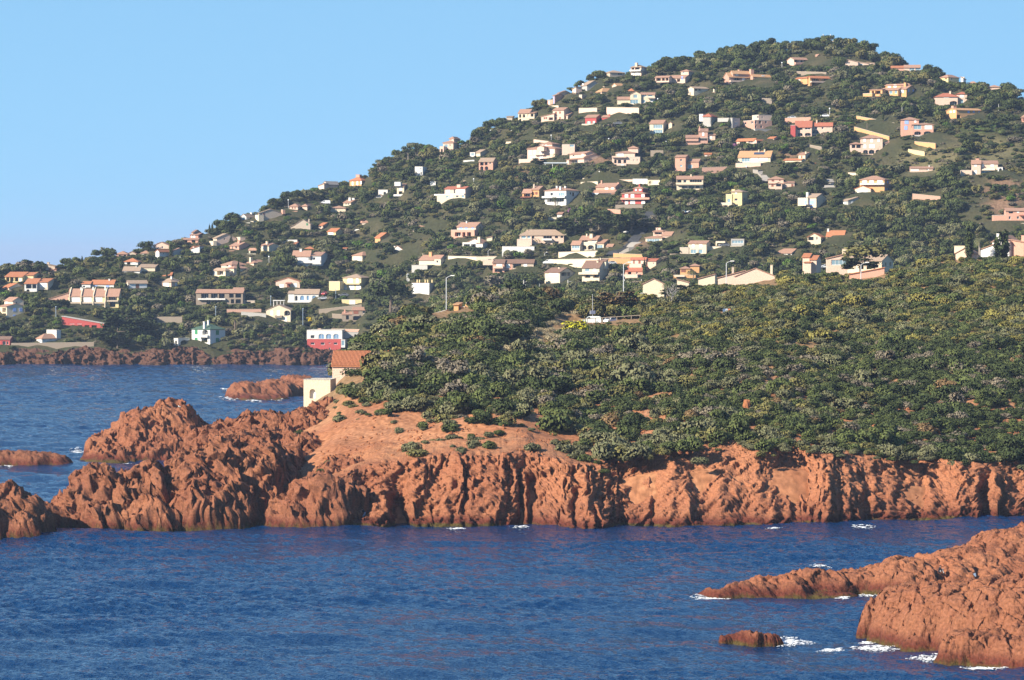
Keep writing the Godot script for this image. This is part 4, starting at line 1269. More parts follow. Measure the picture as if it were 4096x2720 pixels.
G;villa;cream modern villa with white shutters and roof terrace pavilion;b 1638 1846 1924 214 340 g0 32 c T;w 1680 224 1710 264;w 1766 222 1800 262;G 1664 288 1728 336;G 1754 288 1802 334;b 1846 2022 2134 256 334 f 0 c W 0.6;G 1914 282 1974 318;n 1845 282 1868 332;b 1958 2066 2074 194 258 f 0 c W 3;o 1972 212 2050 246;b 1534 1638 1646 266 334 f 0 e W 2
G;house;small flat roofed glass fronted house right of the cream modern villa;b 2138 2292 2314 166 250 f 0 g Y;G 2150 182 2282 216;b 2130 2260 2268 250 300 f 0 c W -3
G;villa;small orange house with three low roofs behind a pair of palms;b 1538 1654 1662 508 600 h 22 o T;n 1548 528 1602 556;b 1656 1762 1806 476 580 h 22 o T 3;b 1456 1720 1730 592 646 f 0 o W -3;W 1470 596 1590 612 c
G 905;house;big blank cream gable wall standing among the near pines;b 1098 1346 1362 690 890 g1 60 c T;B 1062 800 1100 824 w
G 915;house;cream tiled roof house peeping over the scrub beside the blank gable;b 1500 1640 1664 676 720 s2 40 c T
M 880;house;low cream house with roof rising to the right above the scrub;b 630 772 804 352 392 s1 42 c T
M 860;house;long house with slanting tiled roof and square chimney above the scrub;b 800 1032 1044 344 392 s1 66 p T;K 916 256 934 290 e
M 845;house;pink gabled house with tiled roof right above the yellow broom;b 948 1292 1302 330 404 g1 70 p T;K 1246 238 1266 276 c
M;house;small white bungalow with brown hipped roof behind two thin cypresses;b 1300 1430 1528 130 170 g0 36 w T;d 1346 136 1366 162;d 1398 138 1424 162;d 1438 136 1446 160
M 960;house;pink house with layered orange roofs behind the scrub crest;b 1526 1584 1640 164 206 g0 30 p O;b 1592 1644 1712 186 250 g0 34 p O -2;b 1540 1596 1690 212 254 s0 18 p O -4
M 905;house;cream house with one wide white framed window and sloping roof;b 1734 1910 1918 178 284 s1 44 p T;G 1772 192 1904 236;K 1868 100 1912 128 c
M 925;house;long house with tan tiled roof and grey gable behind a dark pine;b 1918 2204 2328 196 252 g0 50 c B;a 2286 210 2306 246;a 2240 212 2254 246;K 2096 130 2116 146 c
M 845;house;low house of which only the orange red roof shows over scrub;b 1930 2226 2240 312 340 s1 58 s O;K 2050 246 2076 290 c;K 2176 232 2204 262 c
D 795;house;orange house of which only stepped chimneys and a slanting wall show;b 930 985 1022 1085 1180 s0 20 o L;b 1016 1062 1066 1115 1180 f 0 o W;b 1063 1106 1110 1070 1180 f 0 o W 2;b 664 822 828 1200 1245 s1 50 o W
L;villa;orange villa with hipped roof, white balcony and blue shutters;b 124 392 474 332 476 h 42 o T;w 150 342 202 372;w 228 342 276 372;w 314 338 372 370;B 134 376 398 390 w;b 440 346 456 376;b 402 430 418 468;b 436 430 452 468
L;house;pale yellow gabled house with turquoise doors below the orange villa;b 66 234 348 438 520 g1 34 c O;w 94 462 150 508;w 160 462 204 508;b 264 458 290 512;b 300 458 326 512
K;house;white gabled house raised on brick piers with open white shutters;b 1588 1660 1950 846 934 g0 48 g B;w 1704 860 1732 916;d 1736 862 1756 916;w 1760 862 1784 916;w 1868 858 1906 914;w 1606 868 1634 906;B 1664 934 1900 946 t
L;house;low pink house with long red brown roofs and white shutters;b 694 946 956 206 246 g0 22 p T;w 698 206 788 236;d 874 206 886 232;w 888 206 902 232;b 624 952 992 276 312 s0 36 p T -2;o 660 282 700 302;d 735 280 785 300;w 826 272 846 300;K 906 172 918 204 w
L;villa;pink double villa with cream awning and white corner pavilion;b 1390 1490 1506 152 280 g0 40 p T;w 1420 160 1446 190;w 1420 232 1446 270;b 1498 1686 1744 152 280 g0 40 p T 0.8;w 1506 158 1532 190;w 1604 156 1642 190;W 1504 206 1652 234 c;G 1506 236 1650 268;K 1440 94 1478 116 s;b 1686 1742 1752 198 248 f 0 w W -2;a 1700 208 1732 244;b 1266 1392 1400 232 290 f 0 p W -1
L;villa;red salmon house with dark upper porch cut by the right edge;b 1780 2020 2030 690 800 g0 32 s T;o 1812 692 1862 722;w 1904 690 1932 716;d 1814 756 1836 790;d 1904 756 1930 786;W 1930 740 1990 756 n;b 1640 1780 1786 746 806 f 0 s W 1
L 860;house;white and salmon house half hidden by a broad cypress near the right edge;b 1640 1816 1990 1040 1190 g1 70 w T;w 1800 1100 1812 1145;K 1812 955 1850 990 w;b 1494 1650 1660 1136 1200 s1 70 w T -1;b 1812 1985 1994 1050 1190 s2 40 s T -0.5;K 1940 976 1975 1010 s
L 850;house;low pink house with tiled gable in front of the fan palm;b 1214 1400 1516 1172 1204 g1 54 p T;K 1416 1096 1466 1150 c
K;villa;wide cream villa with light orange roof carrying solar panels;b 188 612 684 258 350 g0 84 c L;G 234 266 342 326;w 358 268 452 330;w 468 266 576 312;d 620 276 644 306;P 384 200 522 230;K 434 162 446 190 c;K 508 156 524 186 c;b 150 480 492 346 450 f 0 p W -4
K;house;small cream house with shaded gable below a white garden fence;b 996 1082 1218 226 314 g0 32 c T;n 1030 246 1046 276;K 1066 192 1080 220 c;b 804 1030 1040 302 344 s0 26 c O -2;b 1140 1228 1234 348 414 f 0 g R -3
K;villa;pink villa with brown shutters, columned porch and white outside stair;b 590 790 800 622 692 g0 10 p T;n 626 628 656 662;n 800 630 852 660;b 590 790 824 556 622 h 38 p T 3;n 630 560 662 592;n 730 558 748 586;b 676 768 776 622 744 g1 20 p T -2.5;o 690 624 756 660;o 692 698 754 740;b 800 936 1048 606 744 g0 30 p T 0.5;n 894 628 922 684
K;house;cream house with pale blue shutters and flat roof terrace;b 1114 1232 1388 804 960 g0 52 c B;b 1148 846 1200 902;b 1156 922 1192 956;b 1080 848 1104 904;d 1250 840 1262 880;d 1348 840 1362 864;b 990 1116 1124 816 900 f 0 c W 1;b 1078 848 1104 904;K 1158 740 1176 766 w;B 1046 904 1230 914 c
K;villa;wide house with bright orange roofs and dark arcade at the wood's foot;b 1120 1292 1380 1338 1450 g1 50 c O;o 1126 1338 1198 1386;d 1234 1340 1252 1382;b 1374 1602 1668 1328 1450 g0 76 c O 1;o 1392 1336 1416 1400;o 1428 1332 1482 1400;o 1496 1332 1536 1398;d 1546 1334 1562 1380;d 1616 1340 1640 1380;K 1370 1230 1392 1250 w
J;house;long salmon roofed house with white pillared porch on the summit slope;b 942 1130 1142 262 312 g0 30 p T;G 1004 268 1062 306;G 1074 268 1132 308;b 788 942 948 266 290 g0 26 s O 1
J;house;cream house with three stepped roofs on the summit slope;b 244 392 402 200 256 s2 40 p B;d 250 206 300 222;b 386 520 528 216 248 s2 24 p B 1;G 396 222 450 240;b 500 612 618 214 236 s2 14 p B 3
J;villa;bright orange villa with hipped tower roof and white arcade;b 866 966 1104 518 626 g0 44 o T;v 886 522 936 566;b 990 518 1006 556;b 1056 520 1072 556;K 1006 444 1022 476 o;b 676 868 874 532 588 s0 34 o T 0.5;o 686 540 760 576;G 772 538 806 578;G 830 534 856 574;b 744 1000 1012 462 532 h 36 o T 4;w 770 464 804 500;w 832 460 864 506;b 544 680 690 526 592 s0 10 o T 1;o 566 540 590 580;o 602 540 660 580;b 460 560 566 574 594 f 0 o W -2
J;villa;pink villa with square tower and long red hipped roof;b 1312 1574 1582 608 720 h 42 p R;G 1480 606 1572 628;a 1480 664 1568 712;w 1410 612 1470 628;b 1570 1686 1694 576 716 h 24 p R 1;w 1604 594 1646 622;G 1604 646 1642 708;K 1480 546 1500 570 c
J;villa;long ochre villa with pale blue shutters and two dark arches;b 1468 1560 1892 768 884 g1 26 o L;b 1700 768 1726 804;b 1770 768 1792 796;b 1838 766 1862 796;o 1562 828 1612 874;o 1700 828 1756 874;d 1840 828 1870 872;w 1500 776 1516 800;w 1530 772 1548 800;K 1460 714 1480 760 s
J;house;yellow house with brown roof on the right skyline;b 1380 1462 1612 376 450 h 30 y T;n 1430 390 1448 406;d 1500 386 1520 410
J;house;small white gabled house with chimney on the right skyline;b 1612 1640 1704 394 452 s2 22 w T;K 1688 370 1700 394 w;b 1716 1790 1806 444 462 h 14 w T 3
J;house;low house with tan roof and green bank near the right end of the skyline;b 1940 2080 2098 494 534 h 24 p T
J;villa;tan three storey villa with blue shutters and twin ground floor arches;b 910 1112 1120 882 1080 h 32 s T;b 946 894 992 940;w 1060 888 1084 922;b 942 958 980 1006;d 1026 956 1040 985;b 1038 1286 1294 940 1082 h 22 s T -2;G 1054 950 1144 1000;w 1184 952 1270 1000;a 1062 1024 1140 1066;a 1174 1024 1262 1068;b 1034 1274 1284 1074 1098 f 0 w W -4
J;villa;peach three storey villa with white shutters and three arches between palms;b 430 682 690 1100 1294 h 36 p T;w 458 1108 486 1150;w 540 1108 572 1156;w 622 1106 650 1150;v 458 1178 492 1226;w 526 1178 592 1224;a 454 1244 512 1292;a 522 1242 588 1292;a 600 1242 662 1292;b 304 430 438 1170 1254 h 20 p T 0.6;o 318 1182 360 1222;o 372 1182 424 1222;b 684 836 904 1158 1284 h 26 c T 0.8;n 695 1170 718 1202;d 744 1172 758 1192;w 780 1166 810 1216;d 784 1240 798 1260
J;house;salmon house of which only a corner shows at the right edge;b 2338 2420 2430 850 936 h 36 s T;n 2346 870 2358 900
I;terraced house;pink row house with stepped roofs and white arched shutters below the summit;b 876 932 1178 520 632 g1 60 k L;v 955 580 986 624;w 1040 584 1066 616;w 1110 584 1136 616;v 1094 524 1126 562;o 990 530 1072 564;B 936 564 1176 580 p;b 944 980 1190 480 524 g1 44 k L 1;w 1010 480 1046 508;b 1188 1214 1432 516 656 g1 58 k L 0.6;v 1268 540 1302 576;v 1278 600 1312 652;w 1350 600 1376 632;w 1400 594 1422 636;o 1322 538 1426 570;w 1320 500 1356 514;B 1242 572 1438 588 p;K 1042 420 1058 446 s;K 1160 430 1178 458 s
I;villa;sprawling pink villa with deep porch just below the summit;b 1632 1700 1896 316 402 g1 28 p T;o 1700 320 1754 350;d 1780 320 1808 350;d 1820 318 1880 346;B 1704 352 1888 374 k;b 1894 1958 2036 290 356 g0 40 k T 3;d 1912 296 1956 318;b 1888 2090 2174 346 404 g0 36 p T -1;n 1900 350 1950 370;G 2016 344 2072 380
I;villa;pink villa with small square tower and open tiled carport;b 226 414 506 530 610 g0 36 p T;b 370 518 392 556;o 320 545 356 580;b 368 456 516 452 534 h 20 p T 5;G 390 458 408 482;b 66 224 230 524 572 g0 18 p T -1;o 76 534 130 568;o 140 534 176 568;o 184 534 218 568
I;house;cream house with shallow gable above dark cypress tops;b 450 518 694 656 760 g1 22 c B;d 470 700 482 745;d 526 656 560 690;d 576 660 604 686;b 516 770 784 704 752 s2 12 c B -1;n 580 720 612 745;K 762 668 780 690 c
I;villa;salmon villa with orange roof and long dark balcony;b 1866 1888 2142 530 644 g1 34 o O;o 1906 540 2002 570;o 2058 538 2132 572;B 1890 572 2140 586 p;o 1912 592 1960 640;o 2000 592 2050 630;b 1738 1858 1866 530 594 g0 14 o O 1;w 1750 545 1790 575
I;villa;flat roofed pink red villa with rooftop rooms and round terrace below;b 1116 1236 1448 1036 1140 f 0 k W;d 1240 1040 1262 1076;d 1286 1038 1318 1076;d 1364 1040 1388 1070;d 1240 1094 1262 1126;d 1306 1094 1330 1126;d 1130 1050 1150 1078;d 1196 1046 1220 1074;b 1216 1282 1448 974 1040 f 0 p W 2;d 1262 984 1280 1010;d 1320 986 1336 1010;b 1190 1240 1530 1140 1216 f 0 g W -3
I;villa;pink villa with large arches below and red walled yard on its left;b 1716 1908 1938 1112 1240 g0 74 p R;o 1738 1116 1802 1148;d 1830 1114 1896 1146;a 1744 1184 1802 1222;a 1828 1184 1898 1220;b 1912 2154 2168 1098 1196 g0 38 p R 1.5;d 1950 1112 1980 1140;d 2028 1112 2050 1140;d 2084 1112 2092 1126;d 2098 1112 2106 1126;d 2112 1112 2120 1126;d 2086 1170 2120 1194;a 1918 1150 1990 1192;K 1820 1028 1834 1050 p;K 1962 1030 1976 1062 p;b 1660 1716 1724 1096 1214 f 0 r W -1
I;house;pink house with orange roof behind a small purple tree;b 1232 1258 1402 1270 1322 g1 34 p O;d 1280 1278 1312 1312;d 1344 1278 1376 1312;b 1034 1232 1240 1270 1312 g0 24 p O 1;o 1070 1276 1140 1306;d 1165 1280 1215 1302;b 1398 1464 1532 1246 1322 g0 20 p O 3;d 1478 1256 1498 1286
H;villa;octagonal tower house with white arches and open belvedere on the skyline;b 1842 1962 2048 196 314 h 28 p B;o 1850 200 1880 232;o 1888 198 1944 232;v 1850 266 1878 302;v 1888 264 1948 306;w 1972 200 2000 240;B 1838 232 1966 246 w;K 1960 152 1972 176 p
H;house;low beige house with hipped roof at the top of the left skyline;b 1514 1592 1772 262 330 h 28 e B;d 1536 270 1552 292;d 1690 268 1740 290
H;house;grey house with huge shaded gable on the left skyline;b 1256 1322 1498 412 498 g0 56 g B;d 1446 380 1470 398;w 1268 390 1284 410;b 1150 1192 1262 456 514 s1 24 p B -1;w 1170 470 1186 500
H;house;pink house with low wide roof and small square tower;b 1434 1498 1664 486 522 h 54 p L;o 1450 490 1480 514;b 1620 1672 1756 416 496 g1 26 p L 3;n 1702 416 1718 444;K 1490 418 1506 450 p
H;villa;cream villa with tall white framed windows and upswept gable parapets;b 1832 1960 1968 520 642 g1 34 c T;G 1870 526 1916 566;G 1818 586 1926 632;b 1956 2122 2134 522 626 g0 26 c T 0.6;G 1968 526 2022 550;G 2044 524 2094 548;G 1952 590 2012 624;w 2066 582 2110 622;W 2032 556 2128 574 e;b 1680 1830 1838 580 628 g0 34 c T 1
H;house;orange pink house with shaded side wall on the left skyline;b 920 942 1062 536 642 g0 26 s T;b 926 545 936 640;b 856 920 930 590 652 f 0 s W 0.5;w 870 600 884 640;b 974 990 1150 506 560 g0 34 e T 5
H;villa;cream villa with loggia arches and two roofs on the left skyline;b 510 640 700 742 842 g0 50 c T;a 520 758 546 798;a 562 758 592 796;a 522 808 546 836;b 598 700 836 742 796 g0 30 c T -1;o 620 752 640 786;o 656 750 690 786
H;villa;cream pink villa stepping up in three blocks with brown shutters;b 920 1050 1140 706 826 g0 34 p T;n 946 726 966 770;n 996 724 1012 750;n 946 790 970 815;n 995 790 1012 812;b 784 932 942 782 860 s1 36 p T 0.7;n 812 790 830 814;n 836 788 852 812;o 870 795 920 826;b 1084 1094 1206 766 824 g0 34 p T -1;d 1110 770 1140 812;d 1160 780 1184 800
H;cottage;small tan hut at the very edge of the left skyline;b 372 440 466 786 840 s0 18 e B
H;cottage;small orange roofed hut in trees between two summit houses;b 1812 1872 1890 474 492 h 28 s O
H;wall house;square cream ruin like annex below the grey gable;b 1228 1262 1362 530 586 f 0 p W;d 1310 548 1330 576
N 655;boathouse;salmon boathouse with bright orange corrugated roof at the headland's tip;b 800 1440 1446 486 800 g0 238 p O
N 642;house;flat roofed cream house with deep arched doorway below the salmon boathouse;b 284 768 836 762 1108 f 0 c W;E 392 924 498 1096;b 290 700 760 1108 1290 f 0 t W 0.2
"""


func build_houses() -> void:
	for plan in plans:
		house(plan)


# ---------- plants ----------
# A crown of small leaf-sized faces spread over and through a few lobes, with a rough core of the same leaves' colour.
func leafy(sd: int, lobes: Array, count: int, size: float, reach := 0.30, flat := 0.0, core := 0.72) -> ArrayMesh:
	var r := RandomNumberGenerator.new()
	r.seed = sd
	var pos := PackedVector3Array()
	var nor := PackedVector3Array()
	var col := PackedColorArray()
	var weight := 0.0
	for q in lobes:
		weight += float(q[1].x) * float(q[1].z) + float(q[1].y) * float(q[1].x)
	for q in lobes:
		var c: Vector3 = q[0]
		var s: Vector3 = q[1]
		var n := int(count * (s.x * s.z + s.y * s.x) / weight)
		var lobe_tone := r.randf_range(0.86, 1.14)
		for i in n:
			var dir := Vector3(r.randfn(), r.randfn(), r.randfn()).normalized()
			if dir.y < -0.55:
				dir.y = -dir.y
			var k := 1.0 - reach * r.randf() * r.randf() + 0.10 * r.randf()
			var p := c + dir * s * k
			var out := (dir / s).normalized()
			var n0 := (out * 0.8 + Vector3(r.randfn(), r.randfn() + flat * 2.0, r.randfn()) * 0.6).normalized()
			var a := n0.cross(Vector3(r.randf() - 0.5, r.randf() - 0.5, r.randf() - 0.5)).normalized()
			var b := n0.cross(a)
			var z := size * r.randf_range(0.6, 1.35)
			a *= z
			b *= z * r.randf_range(0.55, 1.0)
			var t := lobe_tone * r.randf_range(0.68, 1.32)
			var cc := Color(t * r.randf_range(0.92, 1.1), t, t * r.randf_range(0.85, 1.12))
			var m := (out * 0.75 + n0 * 0.45).normalized()
			# an uneven five sided tuft
			var e := [p - a - b * 0.4, p - a * 0.2 + b, p + a * 0.9 + b * 0.5, p + a * 0.7 - b * 0.8]
			for t3 in [[0, 1, 2], [0, 2, 3]]:
				for v in t3:
					pos.append(e[v]); nor.append(m); col.append(cc)
		if core > 0.0:
			var lat := 6
			var lon := 10
			for i in lat:
				for j in lon:
					var e := []
					for h in [[i, j], [i + 1, j], [i + 1, j + 1], [i, j + 1]]:
						var th: float = PI * h[0] / lat
						var ph: float = TAU * (h[1] % lon) / lon
						var w := 0.92 + 0.16 * fposmod(sin(float(h[0] * 7 + (h[1] % lon) * 13 + sd)) * 43.7, 1.0)
						e.append(Vector3(sin(th) * cos(ph), cos(th), sin(th) * sin(ph)) * w)
					for t3 in [[0, 2, 1], [0, 3, 2]]:
						for v in t3:
							pos.append(c + e[v] * s * core); nor.append((e[v] / s).normalized()); col.append(Color(lobe_tone, lobe_tone, lobe_tone))
	var arr := []
	arr.resize(Mesh.ARRAY_MAX)
	arr[Mesh.ARRAY_VERTEX] = pos
	arr[Mesh.ARRAY_NORMAL] = nor
	arr[Mesh.ARRAY_COLOR] = col
	var mesh := ArrayMesh.new()
	mesh.add_surface_from_arrays(Mesh.PRIMITIVE_TRIANGLES, arr)
	return mesh


func leaf_mat(key: String, c: Color) -> StandardMaterial3D:
	var m := mat("leaves_" + key, c.linear_to_srgb(), 0.75)
	m.vertex_color_use_as_albedo = true
	m.metallic_specular = 0.2
	m.cull_mode = BaseMaterial3D.CULL_DISABLED
	return m


func lobes_of(sd: int, n: int, spread: float, size: float, high: float, squash: float) -> Array:
	var r := RandomNumberGenerator.new()
	r.seed = sd
	var out := []
	for i in n:
		var a := TAU * i / n + r.randf_range(-0.5, 0.5)
		var d := spread * sqrt(r.randf_range(0.15, 1.0)) if i else 0.0
		var s := size * r.randf_range(0.75, 1.2)
		out.append([Vector3(cos(a) * d, high * r.randf_range(0.75, 1.15) + (0.2 * size if i == 0 else 0.0), sin(a) * d), Vector3(s, s * squash * r.randf_range(0.8, 1.1), s)])
	return out


var crowns := {}
var trunk_mesh: ArrayMesh
# leaf colours, as real world reflectances
const GREENS := {"dark green": [0.06, 0.078, 0.029], "mid green": [0.1, 0.122, 0.04], "olive": [0.168, 0.155, 0.056], "grey green": [0.165, 0.165, 0.085], "dry straw": [0.4, 0.33, 0.2], "grey brown": [0.2, 0.17, 0.122], "bright green": [0.1, 0.17, 0.03], "yellow green": [0.24, 0.215, 0.058], "rust brown": [0.2, 0.13, 0.062]}


func green(k: String) -> Color:
	var c: Array = GREENS[k]
	return Color(c[0], c[1], c[2])


func make_crowns() -> void:
	for i in 3:
		crowns["bush%d" % i] = leafy(100 + i, lobes_of(200 + i, 5 + i, 0.62, 0.52, 0.42, 0.85), 950, 0.080)
		crowns["oak%d" % i] = leafy(110 + i, lobes_of(210 + i, 7 + i, 0.60, 0.46, 0.62, 0.80), 900, 0.080)
		crowns["pine%d" % i] = leafy(120 + i, lobes_of(220 + i, 7, 0.58, 0.36, 0.85, 0.62), 700, 0.076, 0.6, 0.4, 0.6)
	crowns["wisp0"] = leafy(130, lobes_of(230, 4, 0.5, 0.5, 0.40, 0.9), 420, 0.062, 0.9, 0.0, 0.35)
	var st := begin()
	tube(st, [Vector3(0, -0.4, 0), Vector3(0.03, 0.3, 0.02), Vector3(-0.02, 0.75, 0.0)], [0.07, 0.05, 0.03], 5)
	for a in 3:
		tube(st, [Vector3(0.02, 0.35, 0.0), Vector3(0.3 * cos(a * 2.1), 0.75, 0.3 * sin(a * 2.1))], [0.035, 0.015], 4)
	trunk_mesh = done(st)


var bins := {}


func bin_rects() -> void:
	for q in rects:
		for k in range(int(floor((q[0] - 6.0) / 8.0)), int(floor((q[2] + 6.0) / 8.0)) + 1):
			if not bins.has(k):
				bins[k] = []
			bins[k].append(q)


# how tall (0..1 of what is wished) a plant may be here without hiding or entering a house
func room_for(p: Vector3, h: float, rad: float) -> float:
	var a := proj(p)
	var m := F / a.z
	var hp := h * m
	var rp := rad * m
	var k := int(floor(a.x / 8.0))
	var best := 1.0
	if not bins.has(k):
		return best
	for q in bins[k]:
		if a.x + rp * 0.75 < q[0] or a.x - rp * 0.75 > q[2]:
			continue
		var house_d: float = q[4]
		if a.z > house_d - 2.0 - rad * 0.5 and a.z < house_d + 13.0:
			if a.x > q[0] - rp * 0.5 and a.x < q[2] + rp * 0.5 and a.y > q[1]:
				return 0.0
		elif a.z <= house_d - 2.0 and a.z > house_d - 90.0:
			if a.y - hp < q[3] - 1.0 and a.y > q[1]:
				best = minf(best, (a.y - float(q[3]) + 1.6) / hp)
	return best


func where_on_hill(u: float, v: float) -> String:
	if v > 318.0 and u < 380.0:
		return "on the far shore" + (" left of the green roofed villa" if u < 165.0 else " right of the green roofed villa")
	if u > 400.0 and v > 262.0 and u < 780.0:
		return "near the railway at the hill's foot"
	if u > 880.0:
		return "in the wooded ravine on the right" if v > 165.0 else "on the open right slope"
	if v < 95.0:
		return "near the hill's summit"
	if u < 230.0:
		return "on the lower left slope"
	if u < 420.0:
		return "on the left slope" + (" above the long stone villa" if v < 280.0 else "")
	if u < 640.0:
		return "on the middle slope" + (" above the big white villa" if v < 170.0 else " below the big white villa")
	return "on the upper right slope" if v < 165.0 else "in the woods right of the steep lane"


func build_plants() -> void:
	make_crowns()
	bin_rects()
	specials()
	var spots := []
	var n_kind := noise(51, 0.018, 2)
	var n_dens := noise(52, 0.03, 2)
	rng.seed = 77
	# the far hill: a jittered net of trees and shrubs
	var d := 1010.0
	while d < 1740.0:
		var x := -330.0
		while x < 420.0:
			var px := x + rng.randf_range(-2.0, 2.0)
			var pd := d + rng.randf_range(-2.2, 2.2)
			x += 3.1
			var u := 512.0 + F * px / pd
			if u < -30.0 or u > 1060.0:
				continue
			var i := clampi(int(u) - T0, 0, TN - 1)
			if pd > t_dr[i] + 12.0 or (u < 345.0 and pd < t_dc[i] - 0.5):
				continue
			var y := terrace(px, pd, maxf(hill(px, pd), head(px, pd)))
			if not_clear(px, pd):
				continue
			if y < 3.6:
				continue
			var p := Vector3(px, y, -pd)
			var a := proj(p)
			var kn := n_kind.get_noise_2d(px, pd)
			var dn := n_dens.get_noise_2d(px, pd)
			var open := a.x > 872.0 and a.y < 232.0 and a.y > 118.0 + (a.x - 872.0) * 0.12 and not (a.x < 960.0 and a.y > 175.0)
			var wood := a.y < pw([560, 0, 600, 90, 680, 78, 780, 66, 900, 80, 1024, 118], a.x) or (a.x > 850.0 and a.y > 165.0 and not open)
			if open and rng.randf() > 0.30 + 0.3 * dn:
				continue
			if not wood and not open and dn < -0.50 and rng.randf() < 0.7:
				continue
			var tree := rng.randf() < (0.60 if wood else (0.06 if open else 0.42 + 0.4 * kn))
			var h := rng.randf_range(3.2, 6.2) if tree else rng.randf_range(1.3, 2.8)
			if wood and tree:
				h *= 1.08
			var kind := "pine" if tree and kn + rng.randf_range(-0.3, 0.3) > 0.05 else ("oak" if tree else "bush")
			var fit := room_for(p, h, h * 0.5)
			if fit < 0.3:
				if rng.randf() < 0.85 and fit > 0.03:
					kind = "bush"
					h = maxf(h * fit, 0.75)
				else:
					continue
			elif fit < 1.0:
				h *= fit
			var roll := rng.randf()
			var tone := "dark green" if roll < 0.36 else ("mid green" if roll < 0.66 else ("olive" if roll < 0.80 else ("grey green" if roll < 0.91 else ("grey brown" if roll < 0.975 else "bright green"))))
			if wood and roll > 0.9:
				tone = "dark green"
			spots.append([p, h * (rng.randf_range(0.55, 0.72) if tree else rng.randf_range(0.8, 1.15)), h * rng.randf_range(0.72, 0.85), kind, tone, h * F / pd, a.x, a.y])
		d += 3.1
	plant_all(spots, true)
	low_growth(n_dens)
	# the near headland
	spots = []
	var edge := [296, 398, 330, 404, 360, 405, 390, 403, 408, 418, 434, 423, 473, 440, 499, 436, 516, 418, 538, 414, 559, 440, 590, 453, 616, 462, 650, 461, 716, 446, 780, 455, 846, 459, 911, 468, 954, 466, 1024, 470]
	d = 506.0
	while d < 1012.0:
		var step := 2.05 if d < 840.0 else 3.0
		var x := -60.0
		while x < 260.0:
			var px := x + rng.randf_range(-1.0, 1.0)
			var pd := d + rng.randf_range(-1.0, 1.0)
			x += step
			var u := 512.0 + F * px / pd
			if u < 280.0 or u > 1075.0:
				continue
			var i := clampi(int(u) - T0, 0, TN - 1)
			if pd < t_dw[i] + 5.0:
				continue
			var y := land(px, pd)
			if not_clear(px, pd):
				continue
			if y < 3.0:
				continue
			var p := Vector3(px, y - 0.1, -pd)
			var a := proj(p)
			var dn := n_dens.get_noise_2d(px * 2.2, pd * 2.2)
			var ve := pw(edge, a.x) - 2.0 + 9.0 * n_mid.get_noise_2d(px * 2.0, pd * 2.0)
			var dense := a.y < ve
			if not dense and rng.randf() > (0.14 if a.y < ve + 26.0 and a.x < 620.0 else (0.30 if a.y < ve + 7.0 else 0.03)):
				continue
			if dense and ((dn < -0.42 and a.x < 700.0) or dn < -0.62):
				continue
			if dense and a.y > ve - 22.0 and a.x < 610.0 and dn < 0.0 and rng.randf() < 0.6:
				continue
			if bare_strip(a.x, a.y):
				continue
			var kn := n_kind.get_noise_2d(px * 2.5 + 400.0, pd * 2.5)
			var roll := rng.randf() + 0.25 * kn
			var top := a.y < 345.0 and a.x > 560.0
			var tone: String
			if top:
				tone = "olive" if roll < 0.28 else ("yellow green" if roll < 0.42 else ("mid green" if roll < 0.66 else ("dark green" if roll < 0.84 else "grey green")))
			elif not dense or a.y > ve - 14.0:
				tone = "grey green" if roll < 0.5 else ("olive" if roll < 0.75 else "mid green")
			else:
				tone = "dark green" if roll < 0.30 else ("mid green" if roll < 0.58 else ("olive" if roll < 0.70 else ("grey green" if roll < 0.86 else ("grey brown" if roll < 1.08 else "rust brown"))))
			if a.x > 880.0 and a.y > 330.0 and roll > 0.5 and roll < 0.85:
				tone = "dark green"
			var w := (0.85 + 1.5 * pow(rng.randf(), 1.6)) * (1.0 + 0.6 * maxf(kn, 0.0))
			if a.x > 640.0:
				w *= 0.86
			if dense and a.x < 640.0 and a.y < 395.0:
				w *= 1.35
			if not dense:
				w *= 0.65
			# the swath of dry pale twigs left of the lay-by
			var along := (a.x - 500.0) / 72.0
			if along > -0.05 and along < 1.1 and absf(a.y - lerpf(357.0, 322.0, along)) < 5.0 + 11.0 * along:
				tone = "dry straw"
				w = rng.randf_range(0.9, 1.4)
			var kind := "wisp" if tone == "dry straw" or tone == "grey brown" and rng.randf() < 0.5 else "bush"
			if dense and tone != "dry straw" and rng.randf() < (0.13 if a.x < 640.0 else 0.045):
				kind = "oak" if rng.randf() < 0.65 else "pine"
				w *= 1.3 if a.x > 640.0 else 1.15
			var fit := room_for(p, w * 1.6, w)
			if fit < 0.12:
				continue
			w *= clampf(fit, 0.25, 1.0)
			spots.append([p, w, w * rng.randf_range(0.72, 1.25), kind, tone, w * F / pd, a.x, a.y])
		d += step
	plant_all(spots, false)


